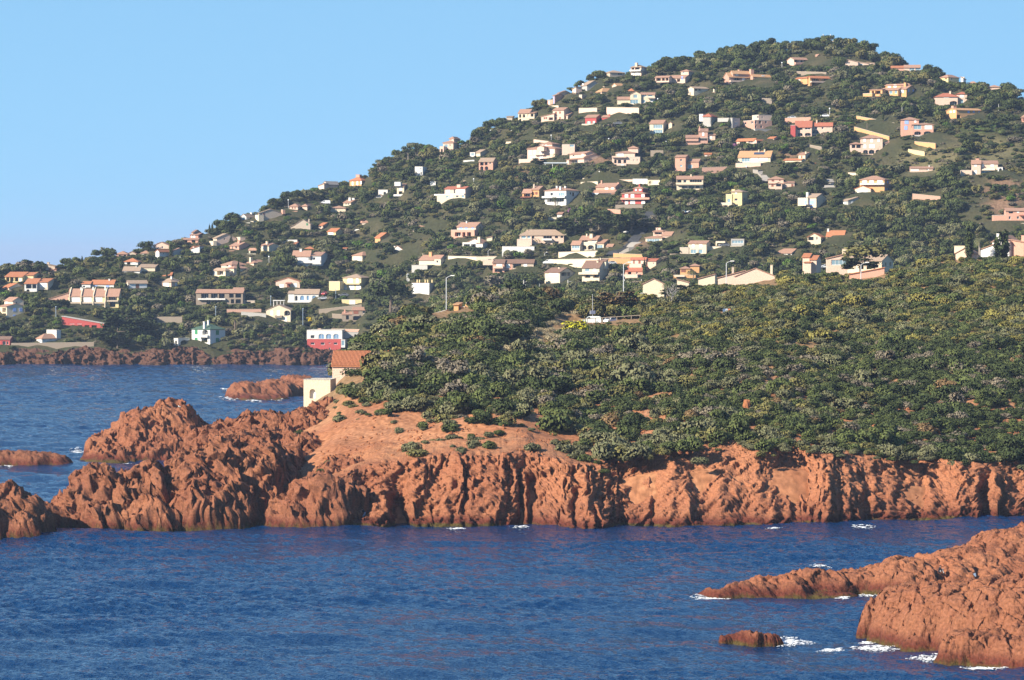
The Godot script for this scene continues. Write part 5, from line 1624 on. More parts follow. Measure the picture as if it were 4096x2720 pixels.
# knee high growth that fills the ground between the trees of the hill
func low_growth(n_dens: FastNoiseLite) -> void:
	var tuft := leafy(140, lobes_of(240, 4, 0.6, 0.5, 0.3, 0.7), 170, 0.15)
	var at_ := []
	var tint := []
	var d := 1040.0
	while d < 1700.0:
		var x := -320.0
		while x < 400.0:
			var px := x + rng.randf_range(-1.7, 1.7)
			var pd := d + rng.randf_range(-1.7, 1.7)
			x += 3.0
			var u := 512.0 + F * px / pd
			if u < -20.0 or u > 1045.0:
				continue
			var i := clampi(int(u) - T0, 0, TN - 1)
			if pd > t_dr[i] + 3.0 or (u < 345.0 and pd < t_dc[i]):
				continue
			var open := u > 880.0 and n_dens.get_noise_2d(px, pd) < 0.1
			if open and rng.randf() < 0.7 or not_clear(px, pd):
				continue
			var y := terrace(px, pd, maxf(hill(px, pd), head(px, pd)))
			if y < 4.0:
				continue
			var p := Vector3(px, y - 0.1, -pd)
			var h := rng.randf_range(0.55, 1.25)
			var fit := room_for(p, h, h)
			if fit < 0.25:
				continue
			h *= minf(fit, 1.0)
			var w := rng.randf_range(0.8, 1.5)
			at_.append(Transform3D(Basis(Vector3.UP, rng.randf() * TAU).scaled_local(Vector3(w, h, w)), p))
			tint.append(green(["mid green", "olive", "olive", "grey green", "dark green", "grey brown"][rng.randi() % 6]) * rng.randf_range(0.8, 1.15))
		d += 3.0
	var mm := MultiMesh.new()
	mm.transform_format = MultiMesh.TRANSFORM_3D
	mm.use_colors = true
	mm.mesh = tuft
	mm.instance_count = at_.size()
	for i in at_.size():
		mm.set_instance_transform(i, at_[i])
		mm.set_instance_color(i, tint[i])
	var o := MultiMeshInstance3D.new()
	o.name = "ground_cover"
	o.multimesh = mm
	o.material_override = leaf_mat("mixed", Color.WHITE)
	o.set_meta("kind", "stuff")
	o.set_meta("label", "knee high growth between the trees and villas of the far hill")
	add_child(o)


# earth left bare: the trail below the parked van and a few worn places
func bare_strip(u: float, v: float) -> bool:
	var t := [560, 400, 572, 396, 585, 392, 592, 380, 600, 366, 606, 350]
	if u > 556.0 and u < 606.0 and absf(v - pw(t, u)) < 3.2:
		return true
	if absf(u - (570.0 + (v - 330.0) * -0.9)) < 5.0 and v > 322.0 and v < 338.0:
		return true
	return u > 676.0 and u < 712.0 and absf(v - (455.0 + (u - 700.0) * 1.3)) < 4.0 and v > 420.0


func plant_all(spots: Array, far: bool) -> void:
	var order := range(spots.size())
	var big := []
	for k in spots.size():
		var s: Array = spots[k]
		if s[6] > 2.0 and s[6] < 1022.0:
			big.append([-(float(s[5]) * (1.0 if s[3] != "bush" or not far else 0.5)), k])
	big.sort()
	var single := {}
	for k in mini(290, big.size()):
		single[big[k][1]] = true
	var groups := {}
	for k in order:
		var s: Array = spots[k]
		var p: Vector3 = s[0]
		var yaw := rng.randf() * TAU
		var variant := 0 if s[3] == "wisp" else rng.randi() % 3
		var basis := Basis(Vector3.UP, yaw).scaled_local(Vector3(s[1], s[2], s[1] * rng.randf_range(0.85, 1.15)))
		var c := green(s[4]) * rng.randf_range(0.82, 1.2)
		if single.has(k):
			var tree: bool = s[3] in ["oak", "pine"]
			var what := {"oak": "round crowned tree", "pine": "loose crowned pine", "bush": "rounded shrub", "wisp": "bare twigged shrub"}[s[3]] as String
			var place := where_on_hill(s[6], s[7]) if far else ("in the near scrub" + (" left of the parked van" if s[6] < 560.0 else (" below the crest houses" if s[7] < 345.0 else " in the lower right" if s[6] > 800.0 else " on the middle of the slope")))
			var o := thing({"oak": "tree", "pine": "pine_tree", "bush": "shrub", "wisp": "shrub"}[s[3]], "%s %s %s" % [s[4], what, place], "tree" if tree else "shrub", p, 0.0, "%ss %s" % [what, place])
			var cr := part("crown" if tree else "foliage", crowns["%s%d" % [s[3], variant]], leaf_mat(s[4], green(s[4])), o)
			cr.basis = basis
			if tree:
				var tr := part("trunk", trunk_mesh, mat("bark", lin(0.16, 0.12, 0.09), 0.95), o)
				tr.basis = basis
		else:
			var key := "%s%d" % [s[3], variant]
			if not groups.has(key):
				groups[key] = []
			groups[key].append([Transform3D(basis, p), c])
	var white := leaf_mat("mixed", Color.WHITE)
	var names := {"oak": ["evergreen_woodland", "mass of round evergreen trees"], "pine": ["pine_woodland", "mass of loose dark pines"], "bush": ["scrub", "mass of low dense shrubs"], "wisp": ["dry_scrub", "mass of bare grey twigs"]}
	for key in groups:
		var mm := MultiMesh.new()
		mm.transform_format = MultiMesh.TRANSFORM_3D
		mm.use_colors = true
		mm.mesh = crowns[key]
		mm.instance_count = groups[key].size()
		for i in mm.instance_count:
			mm.set_instance_transform(i, groups[key][i][0])
			mm.set_instance_color(i, groups[key][i][1])
		var o := MultiMeshInstance3D.new()
		var nm: Array = names[key.substr(0, key.length() - 1)]
		o.name = numbered(nm[0])
		o.multimesh = mm
		o.material_override = white
		o.set_meta("kind", "stuff")
		o.set_meta("label", nm[1] + (" between the villas on the far hill" if far else " covering the near headland"))
		add_child(o)


# ---------- trees that stand out one by one ----------
var tall := {}


func tall_mesh(kind: String) -> Dictionary:
	if tall.has(kind):
		return tall[kind]
	var out := {}
	var r := RandomNumberGenerator.new()
	r.seed = 900 + kind.length()
	var st := begin()
	match kind:
		"cypress":
			var lobes := []
			for i in 9:
				var t := i / 8.0
				var w := 0.105 * sin(PI * pow(0.12 + 0.86 * t, 0.75)) + 0.012
				lobes.append([Vector3(r.randf_range(-0.01, 0.01), 0.10 + 0.84 * t, r.randf_range(-0.01, 0.01)), Vector3(w, 0.085, w)])
			out.crown = leafy(901, lobes, 520, 0.026, 0.2, 0.0, 0.85)
			tube(st, [Vector3(0, -0.15, 0), Vector3(0, 0.2, 0)], [0.02, 0.02], 5)
		"broad cypress":
			var lobes := []
			for i in 16:
				var t := r.randf()
				var w := 0.13 * (1.0 - 0.45 * t)
				lobes.append([Vector3(r.randf_range(-0.2, 0.2) * (1.0 - 0.5 * t), 0.14 + 0.72 * t, r.randf_range(-0.2, 0.2)), Vector3(w, 0.17, w)])
			out.crown = leafy(902, lobes, 800, 0.03, 0.3, 0.0, 0.8)
			tube(st, [Vector3(0, -0.15, 0), Vector3(0, 0.3, 0)], [0.04, 0.03], 5)
		"palm", "fan palm":
			var fs := begin()
			var top := 0.66 if kind == "palm" else 0.70
			var n := 30
			for i in n:
				var yaw := TAU * i / n * 1.618 * 3.0
				var lift := 1.25 - 1.55 * float(i) / n + r.randf_range(-0.1, 0.1)
				var dir := Vector3(cos(yaw), 0, sin(yaw))
				var side := Vector3(-sin(yaw), 0, cos(yaw))
				var prev := Vector3(0, top, 0)
				var ang := lift
				var len := r.randf_range(0.36, 0.46) if kind == "palm" else 0.30
				for s in 5:
					var nx := prev + (dir * cos(ang) + Vector3.UP * sin(ang)) * len / 5.0
					var w0 := (0.045 if kind == "palm" else 0.07) * sin(PI * (0.15 + 0.8 * s / 5.0))
					var w1 := (0.045 if kind == "palm" else 0.07) * sin(PI * (0.15 + 0.8 * (s + 1) / 5.0)) if s < 4 else 0.004
					var dn := Vector3(0, -0.6, 0)
					for sg in [-1.0, 1.0]:
						# leaflets hang from the rib as separate narrow blades
						for b in 3:
							var f0 := prev.lerp(nx, b / 3.0)
							var f1 := prev.lerp(nx, (b + 0.7) / 3.0)
							var tip: Vector3 = prev.lerp(nx, (b + 1.0) / 3.0) + (side * sg + dn * 0.7 + dir * 0.5) * lerpf(w0, w1, b / 3.0)
							tri(fs, f0, f1, tip)
					prev = nx
					ang -= 0.42
			out.crown = done(fs)
			tube(st, [Vector3(0, -0.15, 0), Vector3(0.01, 0.3, 0), Vector3(0, top + 0.01, 0)], [0.045, 0.038, 0.045], 6)
		"umbrella pine":
			var lobes := []
			for i in 26:
				var a := r.randf() * TAU
				var q := sqrt(r.randf()) * 0.62
				lobes.append([Vector3(cos(a) * q, 0.60 + r.randf_range(-0.36, 0.28) * (1.0 - 0.6 * q) - q * 0.12, sin(a) * q), Vector3(0.27, 0.085, 0.27) * r.randf_range(0.7, 1.2)])
			out.crown = leafy(903, lobes, 1500, 0.034, 0.5, 0.8, 0.75)
			tube(st, [Vector3(0, -0.1, 0), Vector3(0.03, 0.3, 0), Vector3(0, 0.75, 0)], [0.045, 0.035, 0.015], 6)
			for i in 6:
				tube(st, [Vector3(0.02, 0.3 + 0.06 * i, 0), Vector3(0.45 * cos(i * 1.9), 0.62, 0.45 * sin(i * 1.9))], [0.018, 0.006], 4)
		"conifer":
			var lobes := []
			for i in 22:
				var t := i / 21.0
				var a := i * 2.4
				var q := 0.20 * (1.0 - t)
				lobes.append([Vector3(cos(a) * q, 0.16 + 0.78 * t, sin(a) * q), Vector3(0.14 * (1.05 - t) + 0.02, 0.045, 0.14 * (1.05 - t) + 0.02)])
			out.crown = leafy(904, lobes, 620, 0.03, 0.4, 0.5, 0.7)
			tube(st, [Vector3(0, -0.1, 0), Vector3(0, 0.95, 0)], [0.025, 0.005], 5)
		"eucalyptus":
			var lobes := []
			for i in 9:
				var a := i * 2.4
				var q := 0.1 + 0.22 * r.randf()
				lobes.append([Vector3(cos(a) * q, 0.45 + 0.05 * i + r.randf_range(0.0, 0.06), sin(a) * q), Vector3(0.16, 0.10, 0.16) * r.randf_range(0.8, 1.2)])
			out.crown = leafy(905, lobes, 560, 0.035, 0.5, 0.0, 0.55)
			tube(st, [Vector3(0, -0.1, 0), Vector3(0.02, 0.4, 0), Vector3(-0.04, 0.85, 0)], [0.028, 0.022, 0.008], 5)
			tube(st, [Vector3(0.02, 0.35, 0), Vector3(0.2, 0.65, 0.05)], [0.016, 0.006], 4)
			tube(st, [Vector3(0.01, 0.42, 0), Vector3(-0.2, 0.7, -0.05)], [0.016, 0.006], 4)
		"dead tree":
			tube(st, [Vector3(0, -0.1, 0), Vector3(0.02, 0.35, 0)], [0.03, 0.022], 5)
			var bs := begin()
			for i in 11:
				var a := i * 2.4
				var y := 0.25 + 0.04 * i
				var e := Vector3(cos(a) * 0.28, y + 0.22, sin(a) * 0.2)
				tube(bs, [Vector3(0.015, y, 0), e * Vector3(0.5, 1, 0.5) - Vector3(0, 0.1, 0), e], [0.018, 0.010, 0.004], 4)
				for k in 3:
					tube(bs, [e * Vector3(0.6, 1, 0.6) - Vector3(0, 0.06, 0), e + Vector3(r.randf_range(-0.15, 0.15), r.randf_range(0.02, 0.16), r.randf_range(-0.1, 0.1))], [0.007, 0.003], 3)
			out.crown = done(bs)
		"clipped bush":
			out.crown = leafy(906, [[Vector3(0, 0.5, 0), Vector3(0.5, 0.5, 0.5)]], 420, 0.06, 0.12, 0.0, 0.9)
			tube(st, [Vector3(0, -0.2, 0), Vector3(0, 0.3, 0)], [0.05, 0.05], 5)
		_:
			out.crown = leafy(907, lobes_of(300, 9, 0.42, 0.26, 0.55, 0.9), 640, 0.05, 0.5, 0.0, 0.45)
			tube(st, [Vector3(0, -0.2, 0), Vector3(0.02, 0.35, 0), Vector3(0, 0.6, 0)], [0.035, 0.025, 0.012], 5)
	out.trunk = done(st)
	tall[kind] = out
	return out


# view;kind;colour;width over height;label;foot x;top y;foot y[;distance]
const SPECIALS := """
A;cypress;dark green;1;thin black green cypress on the left skyline, taller of a pair;728;340;450
A;cypress;dark green;1;shorter cypress beside the taller one on the left skyline;756;366;450
A;conifer;dark green;1;dark conical tree on the left skyline right of two cypresses;858;318;420
A;palm;olive;1;feather palm on the skyline at the left edge;54;430;520
A;palm;mid green;1;big palm left of the red roofed white bungalow;1250;358;470
A;palm;olive;1;palm in front of the small cream cottage under the ridge;1565;262;370
A;palm;olive;1;tall palm, left of a pair before the cream pillared house;1952;380;525
A;palm;mid green;1;tall palm, right of a pair before the cream pillared house;1980;370;525
A;cypress;dark green;1;broad dark cypress before the orange roofed white villa;1786;170;325
A;cypress;dark green;1;cypress in front of the paired orange roofs;1744;470;555
A;umbrella pine;dark green;1.2;huge spreading dark pine behind the cliff right of the red restaurant;1330;850;1130;1300
A;umbrella pine;dark green;1.1;wide dark pine hanging over the shaded cove;1230;1010;1200;1289
A;eucalyptus;grey green;1.2;loose grey eucalyptus breaking the left skyline;1090;235;360
A;round tree;dark green;1.3;big dark tree on the left skyline beside the beige gabled house;1530;150;280
A;round tree;dark green;1.8;broad flat topped dark tree on the low left skyline;230;395;490
A;round tree;dark green;1.1;dark tree left of the house with the chimney tower;420;385;500
B;palm;olive;1;tall palm with bare trunk before the cream gabled house;368;915;1145
B;palm;olive;1;palm below the long stone villa, left of the pink house;740;550;660
B;cypress;dark green;1;very thin tall cypress before the cream terrace villa;612;80;312
B;cypress;dark green;1;thick cypress standing against the tan hexagonal porch villa;402;372;545
B;palm;mid green;1;spreading palm right of the cream terrace villa;815;245;350
B;round tree;dark green;1;round dark tree behind the cream terrace villa;925;185;325
B;round tree;mid green;1.2;large green tree right of the pink awning house;1140;540;680
B;yellow tree;yellow;1;small bright yellow mimosa below the parked cars;1172;945;1040
B;cypress;dark green;1;thin cypress beside the low stone house;1760;700;1005
B;round tree;dark green;1.4;bushy dark tree on the shore cliff left of the white and red villa;1000;1130;1290;1292
B;round tree;dark green;1.2;dark bush at the foot of the white and red villa;1120;1265;1350;1281
B;palm;olive;1;palm right of the white and red villa;1715;1210;1330;1281
B;clipped bush;dark green;0.7;dark barrel clipped tree on the white villa's terrace;1252;345;415
C;cypress;dark green;1;lone pointed cypress on the skyline above the brown gabled villa;1188;582;700
C;cypress;dark green;1;tall dark cypress left of a cluster on the skyline;408;872;990
C;cypress;dark green;1;thin cypress in the skyline cluster above the salmon villa;440;856;990
C;cypress;dark green;1;third cypress in the skyline cluster above the salmon villa;488;895;990
C;cypress;dark green;1.6;wide dark cypress clump beside the skyline cluster;610;865;1000
C;cypress;dark green;1;right hand wide dark cypress of the clump on the skyline;640;870;1005
C;conifer;dark green;1;fir shaped tree on the skyline above the pink villa;1434;475;590
C;cypress;dark green;1;small cypress on the skyline right of the fir shaped tree;1556;465;560
C;conifer;dark green;1;conical tree before the tall shaded gable;662;1000;1110
C;cypress;dark green;1;slim cypress, left of two below the olive gabled house;1118;885;1030
C;cypress;dark green;1;slim cypress, right of two below the olive gabled house;1172;860;1040
C;round tree;grey green;1;big grey round tree right of the red house;1340;1080;1255
C;round tree;grey green;1;wide grey tree below the yellow house;1790;1020;1200
C;palm;olive;1;palm in front of the cream terrace villa's gable;1215;1150;1270
D;cypress;dark green;2.2;massive column of dark cypress in the middle foreground of the hill;960;590;885
D;palm;olive;1;big palm before the large pink villa;1920;270;430
D;palm;mid green;1;palm left of the grey garage house;432;505;620
D;palm;mid green;1;small palm below the pink cream arched villa;650;250;330
D;cypress;dark green;1;cypress, left of two before the blue shuttered pink house;1240;150;300
D;cypress;dark green;1;cypress, right of two before the blue shuttered pink house;1278;180;300
D;round tree;grey brown;1.2;large grey brown tree below the terraced row;1470;700;960
D;round tree;dark green;1.2;dark tree right of the big grey brown one by the railway;1640;690;930
D;conifer;dark green;1;dark fir right of the white balustraded villa;1435;240;460
D;round tree;dark green;1.3;dark tree left of the white windowless block;180;740;1010;1140
D;clipped bush;dark green;1;dark egg shaped bush before the large pink villa;1850;405;460
D;purple tree;purple;1;small purple bush behind the yellow chimneys;1250;1085;1190;860
E;eucalyptus;dark green;1.1;tall eucalyptus with pale trunk on the skyline, right of two;500;380;610
E;eucalyptus;dark green;1.2;tall eucalyptus with pale trunk on the skyline, left of two;390;395;590
E;palm;olive;1;palm below the pink arched house, left of two;1050;635;770
E;palm;olive;1;palm below the pink arched house, right of two;1210;660;780
E;palm;mid green;1;palm before the big peach villa's annex;2130;460;590
E;palm;dark green;1;slender dark palm before the big white villa;2126;955;1125
E;umbrella pine;dark green;0.9;dark twisted pine by the peach villa's terrace;1930;510;650
E;clipped bush;mid green;1.5;clipped rounded green shrub below the pink arched house;1340;680;780
E;purple tree;purple;1.3;purple flowering tree below the big white villa;2375;1110;1230
E;cypress;dark green;1;cypress beside the tall thin cream house;212;840;980
F;palm;dark green;1;large dark palm left of the cream two level villa;1395;745;935
F;palm;olive;1;palm on the terrace above the red villa;1180;780;900
F;palm;olive;1;palm in front of the salmon veranda house;650;970;1080
F;cypress;dark green;1;dark cypress left of the salmon turret house;1442;510;700
F;cypress;dark green;1;cypress between the grey house and the block house;2116;50;190
F;umbrella pine;dark green;1.2;great dark cedar, leftmost of three in the hillside's middle;300;1180;1450
F;umbrella pine;dark green;1.2;great dark cedar, middle one of three on the hillside;600;1150;1440
F;umbrella pine;dark green;1.2;great dark cedar, rightmost of three below the red villa;960;1140;1430
F;round tree;grey brown;1;bare grey tree right of the steep lane;1260;1190;1340
F;purple tree;purple;1.2;purple flowering tree left of the solar roofed villa;2200;355;425
F;clipped bush;bright green;1;square bright green hedge bush before the salmon turret house;1705;680;740
G;cypress;dark green;1;single cypress before the peach villa of three roofs;1116;398;610
G;cypress;dark green;1;thick dark cypress pair right of the peach villa;1390;390;610
G;palm;olive;1;palm, left of two before the small orange house;1640;505;650
G;palm;olive;1;palm, right of two before the small orange house;1692;515;650
G;palm;mid green;1;low palm right of the blank cream gable;1380;625;720;905
G;dead tree;grey;1.2;bare silver dead tree at the near crest;1440;670;850;770
G;conifer;dark green;1.7;tall dark pine beside the blank cream gable;930;710;1060;770
G;umbrella pine;rust brown;1.1;reddish brown pine at the crest left of the tall dark one;790;720;960;770
G;umbrella pine;olive;1;olive pine at the crest behind the van;560;780;1050;770
G;umbrella pine;dark green;1;dark pine with pale twisted trunk behind the white car;680;850;1060;770
G;yellow tree;yellow green;0.9;bright yellow flowering bush beside the parked van;300;1085;1240;692
G;clipped bush;dark green;1;dark round bush on the terrace below the cream porch villa;568;315;380
G;clipped bush;dark green;1;small dark round bush left of the larger one on the terrace;316;335;385
G;umbrella pine;dark green;1.3;dark spreading pine in front of the blank cream gable;1560;650;790;880
J;palm;olive;1;palm left of the peach villa's arches;416;1180;1295
J;palm;olive;1;palm right of the peach villa's arches;640;1170;1290
J;palm;mid green;1;palm by the ochre garden wall;500;865;990
J;cypress;dark green;1;cypress beside the stepped summit house;306;255;500
J;cypress;dark green;1;cypress on the ochre wall above the peach villa;500;790;860
J;cypress;dark green;1;cypress behind the tan three storey villa;690;780;900
J;clipped bush;dark green;1;dark round bush at the peach villa's corner;716;1270;1355
I;cypress;dark green;1;cypress, left of three below the pink row house;1250;660;830
I;cypress;dark green;1;cypress, middle of three below the pink row house;1295;680;840
I;cypress;dark green;1;cypress, right of three below the pink row house;1435;680;830
I;cypress;dark green;1;small cypress on the terrace above the pink row house;1404;386;470
I;cypress;dark green;1.4;dark cypress beside the sprawling summit villa's lane;1545;940;1190
K;conifer;dark green;1.4;broad dark fir above the cream blue shuttered house;1315;455;660
K;palm;mid green;1;palm, left of two above the cream blue shuttered house;1205;620;720
K;palm;mid green;1;palm, right of two above the cream blue shuttered house;1265;625;730
K;clipped bush;dark green;1.2;big round dark bush in front of the pink porch villa;815;700;770
K;yellow tree;bright green;1;fresh light green tree in the dark ravine;1850;1090;1180
K;cypress;dark green;1.3;dark cypress pair above the small shaded gable house;1035;20;175
L;cypress;dark green;1.2;tall pointed cypress left of the fan palm near the right edge;1356;862;1130;850
L;broad cypress;dark green;1;broad dark cypress clump before the white and salmon house;1730;885;1180;845
L;fan palm;grey green;1;big pale fan palm right of the pointed cypress;1480;945;1140;855
L;palm;mid green;1;palm before the pink double villa;1505;245;330
L;palm;mid green;1;palm before the red salmon house at the right edge;1885;690;770
L;round tree;olive;1.6;large olive pine at the crest before the long tan roofed house;170;1040;1210;900
L;umbrella pine;dark green;1.2;dark pine before the long tan roofed house;120;1170;1310;865
M;cypress;dark green;1;thin cypress, left of two before the small white bungalow;1245;130;250
M;cypress;dark green;1;thin cypress, right of two before the small white bungalow;1268;145;250
N;round tree;dark green;1.5;wind bent shrub leaning on the salmon boathouse;1250;510;800;640
"""


func specials() -> void:
	for line in SPECIALS.strip_edges().split("\n"):
		var f := line.split(";")
		var foot := px_of(f[0], f[5].to_float(), f[7].to_float())
		var top := px_of(f[0], f[5].to_float(), f[6].to_float())
		var p: Vector3
		if f.size() > 8:
			var d := f[8].to_float()
			p = at(foot.x, foot.y, d)
		else:
			p = stand_at(foot.x, foot.y)
		var h := (foot.y - top.y) * -p.z / F
		# stand it on the ground, wherever that is below its visible foot
		var g := terrace(p.x, -p.z, land(p.x, -p.z))
		if g < p.y:
			h += minf(p.y - g, 3.0)
			p.y = maxf(g, p.y - 3.0)
		var kind := f[1]
		var w := f[3].to_float()
		var base := kind if kind in ["cypress", "broad cypress", "palm", "fan palm", "umbrella pine", "conifer", "eucalyptus", "dead tree", "clipped bush"] else "round tree"
		var o := thing(kind.replace(" ", "_") if kind != "yellow tree" else "flowering_tree", f[4], kind.split(" ")[-1] if kind != "fan palm" else "palm", p)
		var m := tall_mesh(base)
		var c := Color(0.30, 0.13, 0.26) if f[2] == "purple" else (Color(0.62, 0.46, 0.03) if f[2] == "yellow" else (Color(0.30, 0.28, 0.26) if f[2] == "grey" else green(f[2])))
		if kind == "yellow tree" and f[2] == "yellow green":
			c = Color(0.45, 0.42, 0.03)
		if base in ["palm", "fan palm"]:
			c *= 1.25
		var lm := leaf_mat(f[2] + ("_palm" if base in ["palm", "fan palm"] else kind.substr(0, 6)), c)
		var turn := Basis(Vector3.UP, rng.randf() * TAU).scaled_local(Vector3(h * w, h, h * w))
		var cr := part("crown", m.crown, lm, o)
		cr.basis = turn
		var tr := part("trunk", m.trunk, mat("pale_bark", lin(0.30, 0.26, 0.22), 0.95) if base in ["eucalyptus", "dead tree", "fan palm"] else mat("bark", lin(0.16, 0.12, 0.09), 0.95), o)
		tr.basis = turn


# ---------- walls, lanes and hedges ----------
var clear := {}


func keep_clear(x: float, d: float, r: float) -> void:
	var key := Vector2i(int(floor(x / 12.0)), int(floor(d / 12.0)))
	for i in range(-1, 2):
		for j in range(-1, 2):
			var k := key + Vector2i(i, j)
			if not clear.has(k):
				clear[k] = []
			clear[k].append(Vector3(x, d, r))


func not_clear(x: float, d: float) -> bool:
	var key := Vector2i(int(floor(x / 12.0)), int(floor(d / 12.0)))
	if clear.has(key):
		for q in clear[key]:
			if Vector2(q.x - x, q.y - d).length() < q.z:
				return true
	return false


# view;colour;label;left x y;right x y;height in the view[;distance left;right]
const WALLS := """
H;p;left length of the long cream retaining wall above the crimson house;1225 688;1440 684;52
H;p;right length of the long cream retaining wall above the crimson house;1552 676;1935 684;74
H;c;low white garden wall below the orange pink house on the skyline;842 660;985 656;30
F;p;pink garden wall climbing right of the tiled lane below the tower house;1480 446;1702 474;40
F;c;short pale wall above the cream terrace of the middle slope;386 778;572 774;24
F;c;tall cream terrace wall behind the big white villa;362 826;562 814;64
F;p;long low cream wall along the road behind the red villa;560 800;972 792;36
F;w;bright white garden wall behind the red villa's palm;976 786;1150 786;66
F;c;cream wall right of the bright white one behind the red villa;1152 800;1296 800;70
F;t;grey rubble wall below the peach arcade villa's terrace;1186 452;1336 452;68
F;s;red terrace wall with railing above the great dark cedars;678 1140;832 1150;56
F;t;stone retaining wall under the red villa;772 1094;1092 1092;46
F;k;brown garden wall right of the salmon turret house;1796 650;2090 640;54
E;p;left end of the curved pink wall above the big peach villa;1716 304;1880 322;18
E;p;tall right end of the curved pink wall above the big peach villa;1872 318;2050 342;34
E;k;red brown wall below the clipped green shrubs;1042 806;1156 803;40
E;w;white gable of a terrace stair on the left slope;650 814;716 816;52
E;c;small cream wall below the skyline palms;1456 280;1532 276;40
E;c;second small cream wall lower on the left skyline;1534 348;1608 344;36
E;w;white curved pool wall below the glazed cream house;1044 568;1172 562;46
D;c;white balustrade wall behind the brown roofed cream house;426 488;640 492;24
D;c;cream roadside wall right of the cream house with garage;862 514;1200 524;48
D;e;beige roadside wall with a lamp before it;1202 524;1500 518;48
G;c;long cream retaining wall above the railway villas;0 408;690 398;64
G;c;upper cream terrace wall below the arched porch villa;100 322;560 306;66
G;o;ochre wall along the drive at the steep lane's foot;746 334;1092 350;44
G;o;ochre wall behind the peach villa of three roofs;692 392;960 392;74
G;e;low beige wall in front of the cream modern villa;1416 344;1700 346;26
G;c;cream parapet beside the lower end of the steep lane;1000 236;1110 220;36
J;o;upper ochre wall sloping down behind the tan three storey villa;372 842;824 928;66
J;o;lower ochre wall sloping down above the peach villa;346 972;760 1088;46
J;o;ochre wall below the tan three storey villa;1062 1146;1310 1168;58
J;y;pale yellow wall curving right of the peach villa;986 1236;1180 1268;54
B;k;long reddish wall along the shore road behind the white and red villa;1066 1080;1800 1096;28
B;t;dark stone wall sloping under the two parked cars;1242 886;1690 834;60
B;g;grey road wall behind the cream gabled house;430 906;690 926;38
B;k;brown garden wall above the shore road below the long stone villa;280 882;640 880;38
B;t;rubble wall left of the low stone house;1380 930;1484 936;60
A;t;parapet wall along the top of the shore cliff;116 1238;982 1228;30
A;t;stone wall with two brown gates right of the shore pines;1640 964;1905 962;66
K;e;low beige wall right of the peach arches villa's garden;1832 236;2120 240;38
K;c;curved pale wall at the top of a shaded drive;1660 474;1804 482;44
K;t;stepped stone wall left of the peach arches villa;1110 96;1304 132;44
L;k;rough stone bank wall in the dry gap on the right;712 500;1032 532;56
L;s;pink wall below the red salmon house at the right edge;1552 886;1832 886;54
L;g;grey rubble bank under the red salmon house;1572 836;1984 838;36
I;t;stone terrace wall between the two summit houses;1640 458;2080 472;36
I;s;tall salmon yard wall behind the pink arches villa;1592 1012;1896 1000;54
I;t;dry stone terrace wall below three cypresses;1312 776;1440 784;56
D;e;pale platform edge of the railway behind the crest;1700 984;2360 976;9
U;w;pink and white rubble garden wall on the rocks before the cream house;271 418.5;292 421;6.5;612;612
"""
const LANES := """
G;dark steep asphalt lane climbing through the middle of the hill;700 360;800 300;900 262;980 205;1050 130;1110 40;1160 -40;1200 -150
K;pale concrete drive curving below the solar roofed villa;420 455;500 480;560 540;560 600
K;pale concrete drive above the dark fir;1400 570;1450 620;1400 690
G;grey drive at the foot of the steep lane;830 330;960 290;1040 240
"""
const HEDGES := """
F;clipped dark hedge climbing left of the red villa;690 1110;780 1010;860 930;55
F;clipped dark hedge, left one of a pair along the upper steep lane;1150 670;1230 580;1310 500;45
F;clipped green hedge, right one of a pair along the upper steep lane;1200 700;1270 620;1320 550;40
G;dark hedge in front of the cream modern villa;1500 330;1560 300;1630 320;70
D;dark hedge below the pink cream arched villa;480 350;560 352;720 356;50
D;clipped hedge before the white balustraded villa;1040 455;1160 462;1290 458;50
B;dark clipped hedge below the long stone villa;130 850;200 845;270 848;36
A;rounded dark hedge left of the terraced row;480 870;600 850;740 850;70
B;brown leaved hedge on the shore lawn;610 1190;760 1180;900 1180;45
F;dark hedge below the tall white garden wall of the modern villa;1400 280;1480 260;1580 230;30
"""


func place(view: String, xy: String, d0 := 900.0) -> Vector3:
	var c := xy.strip_edges().split(" ")
	var q := px_of(view, c[0].to_float(), c[1].to_float())
	return stand_at(q.x, q.y)


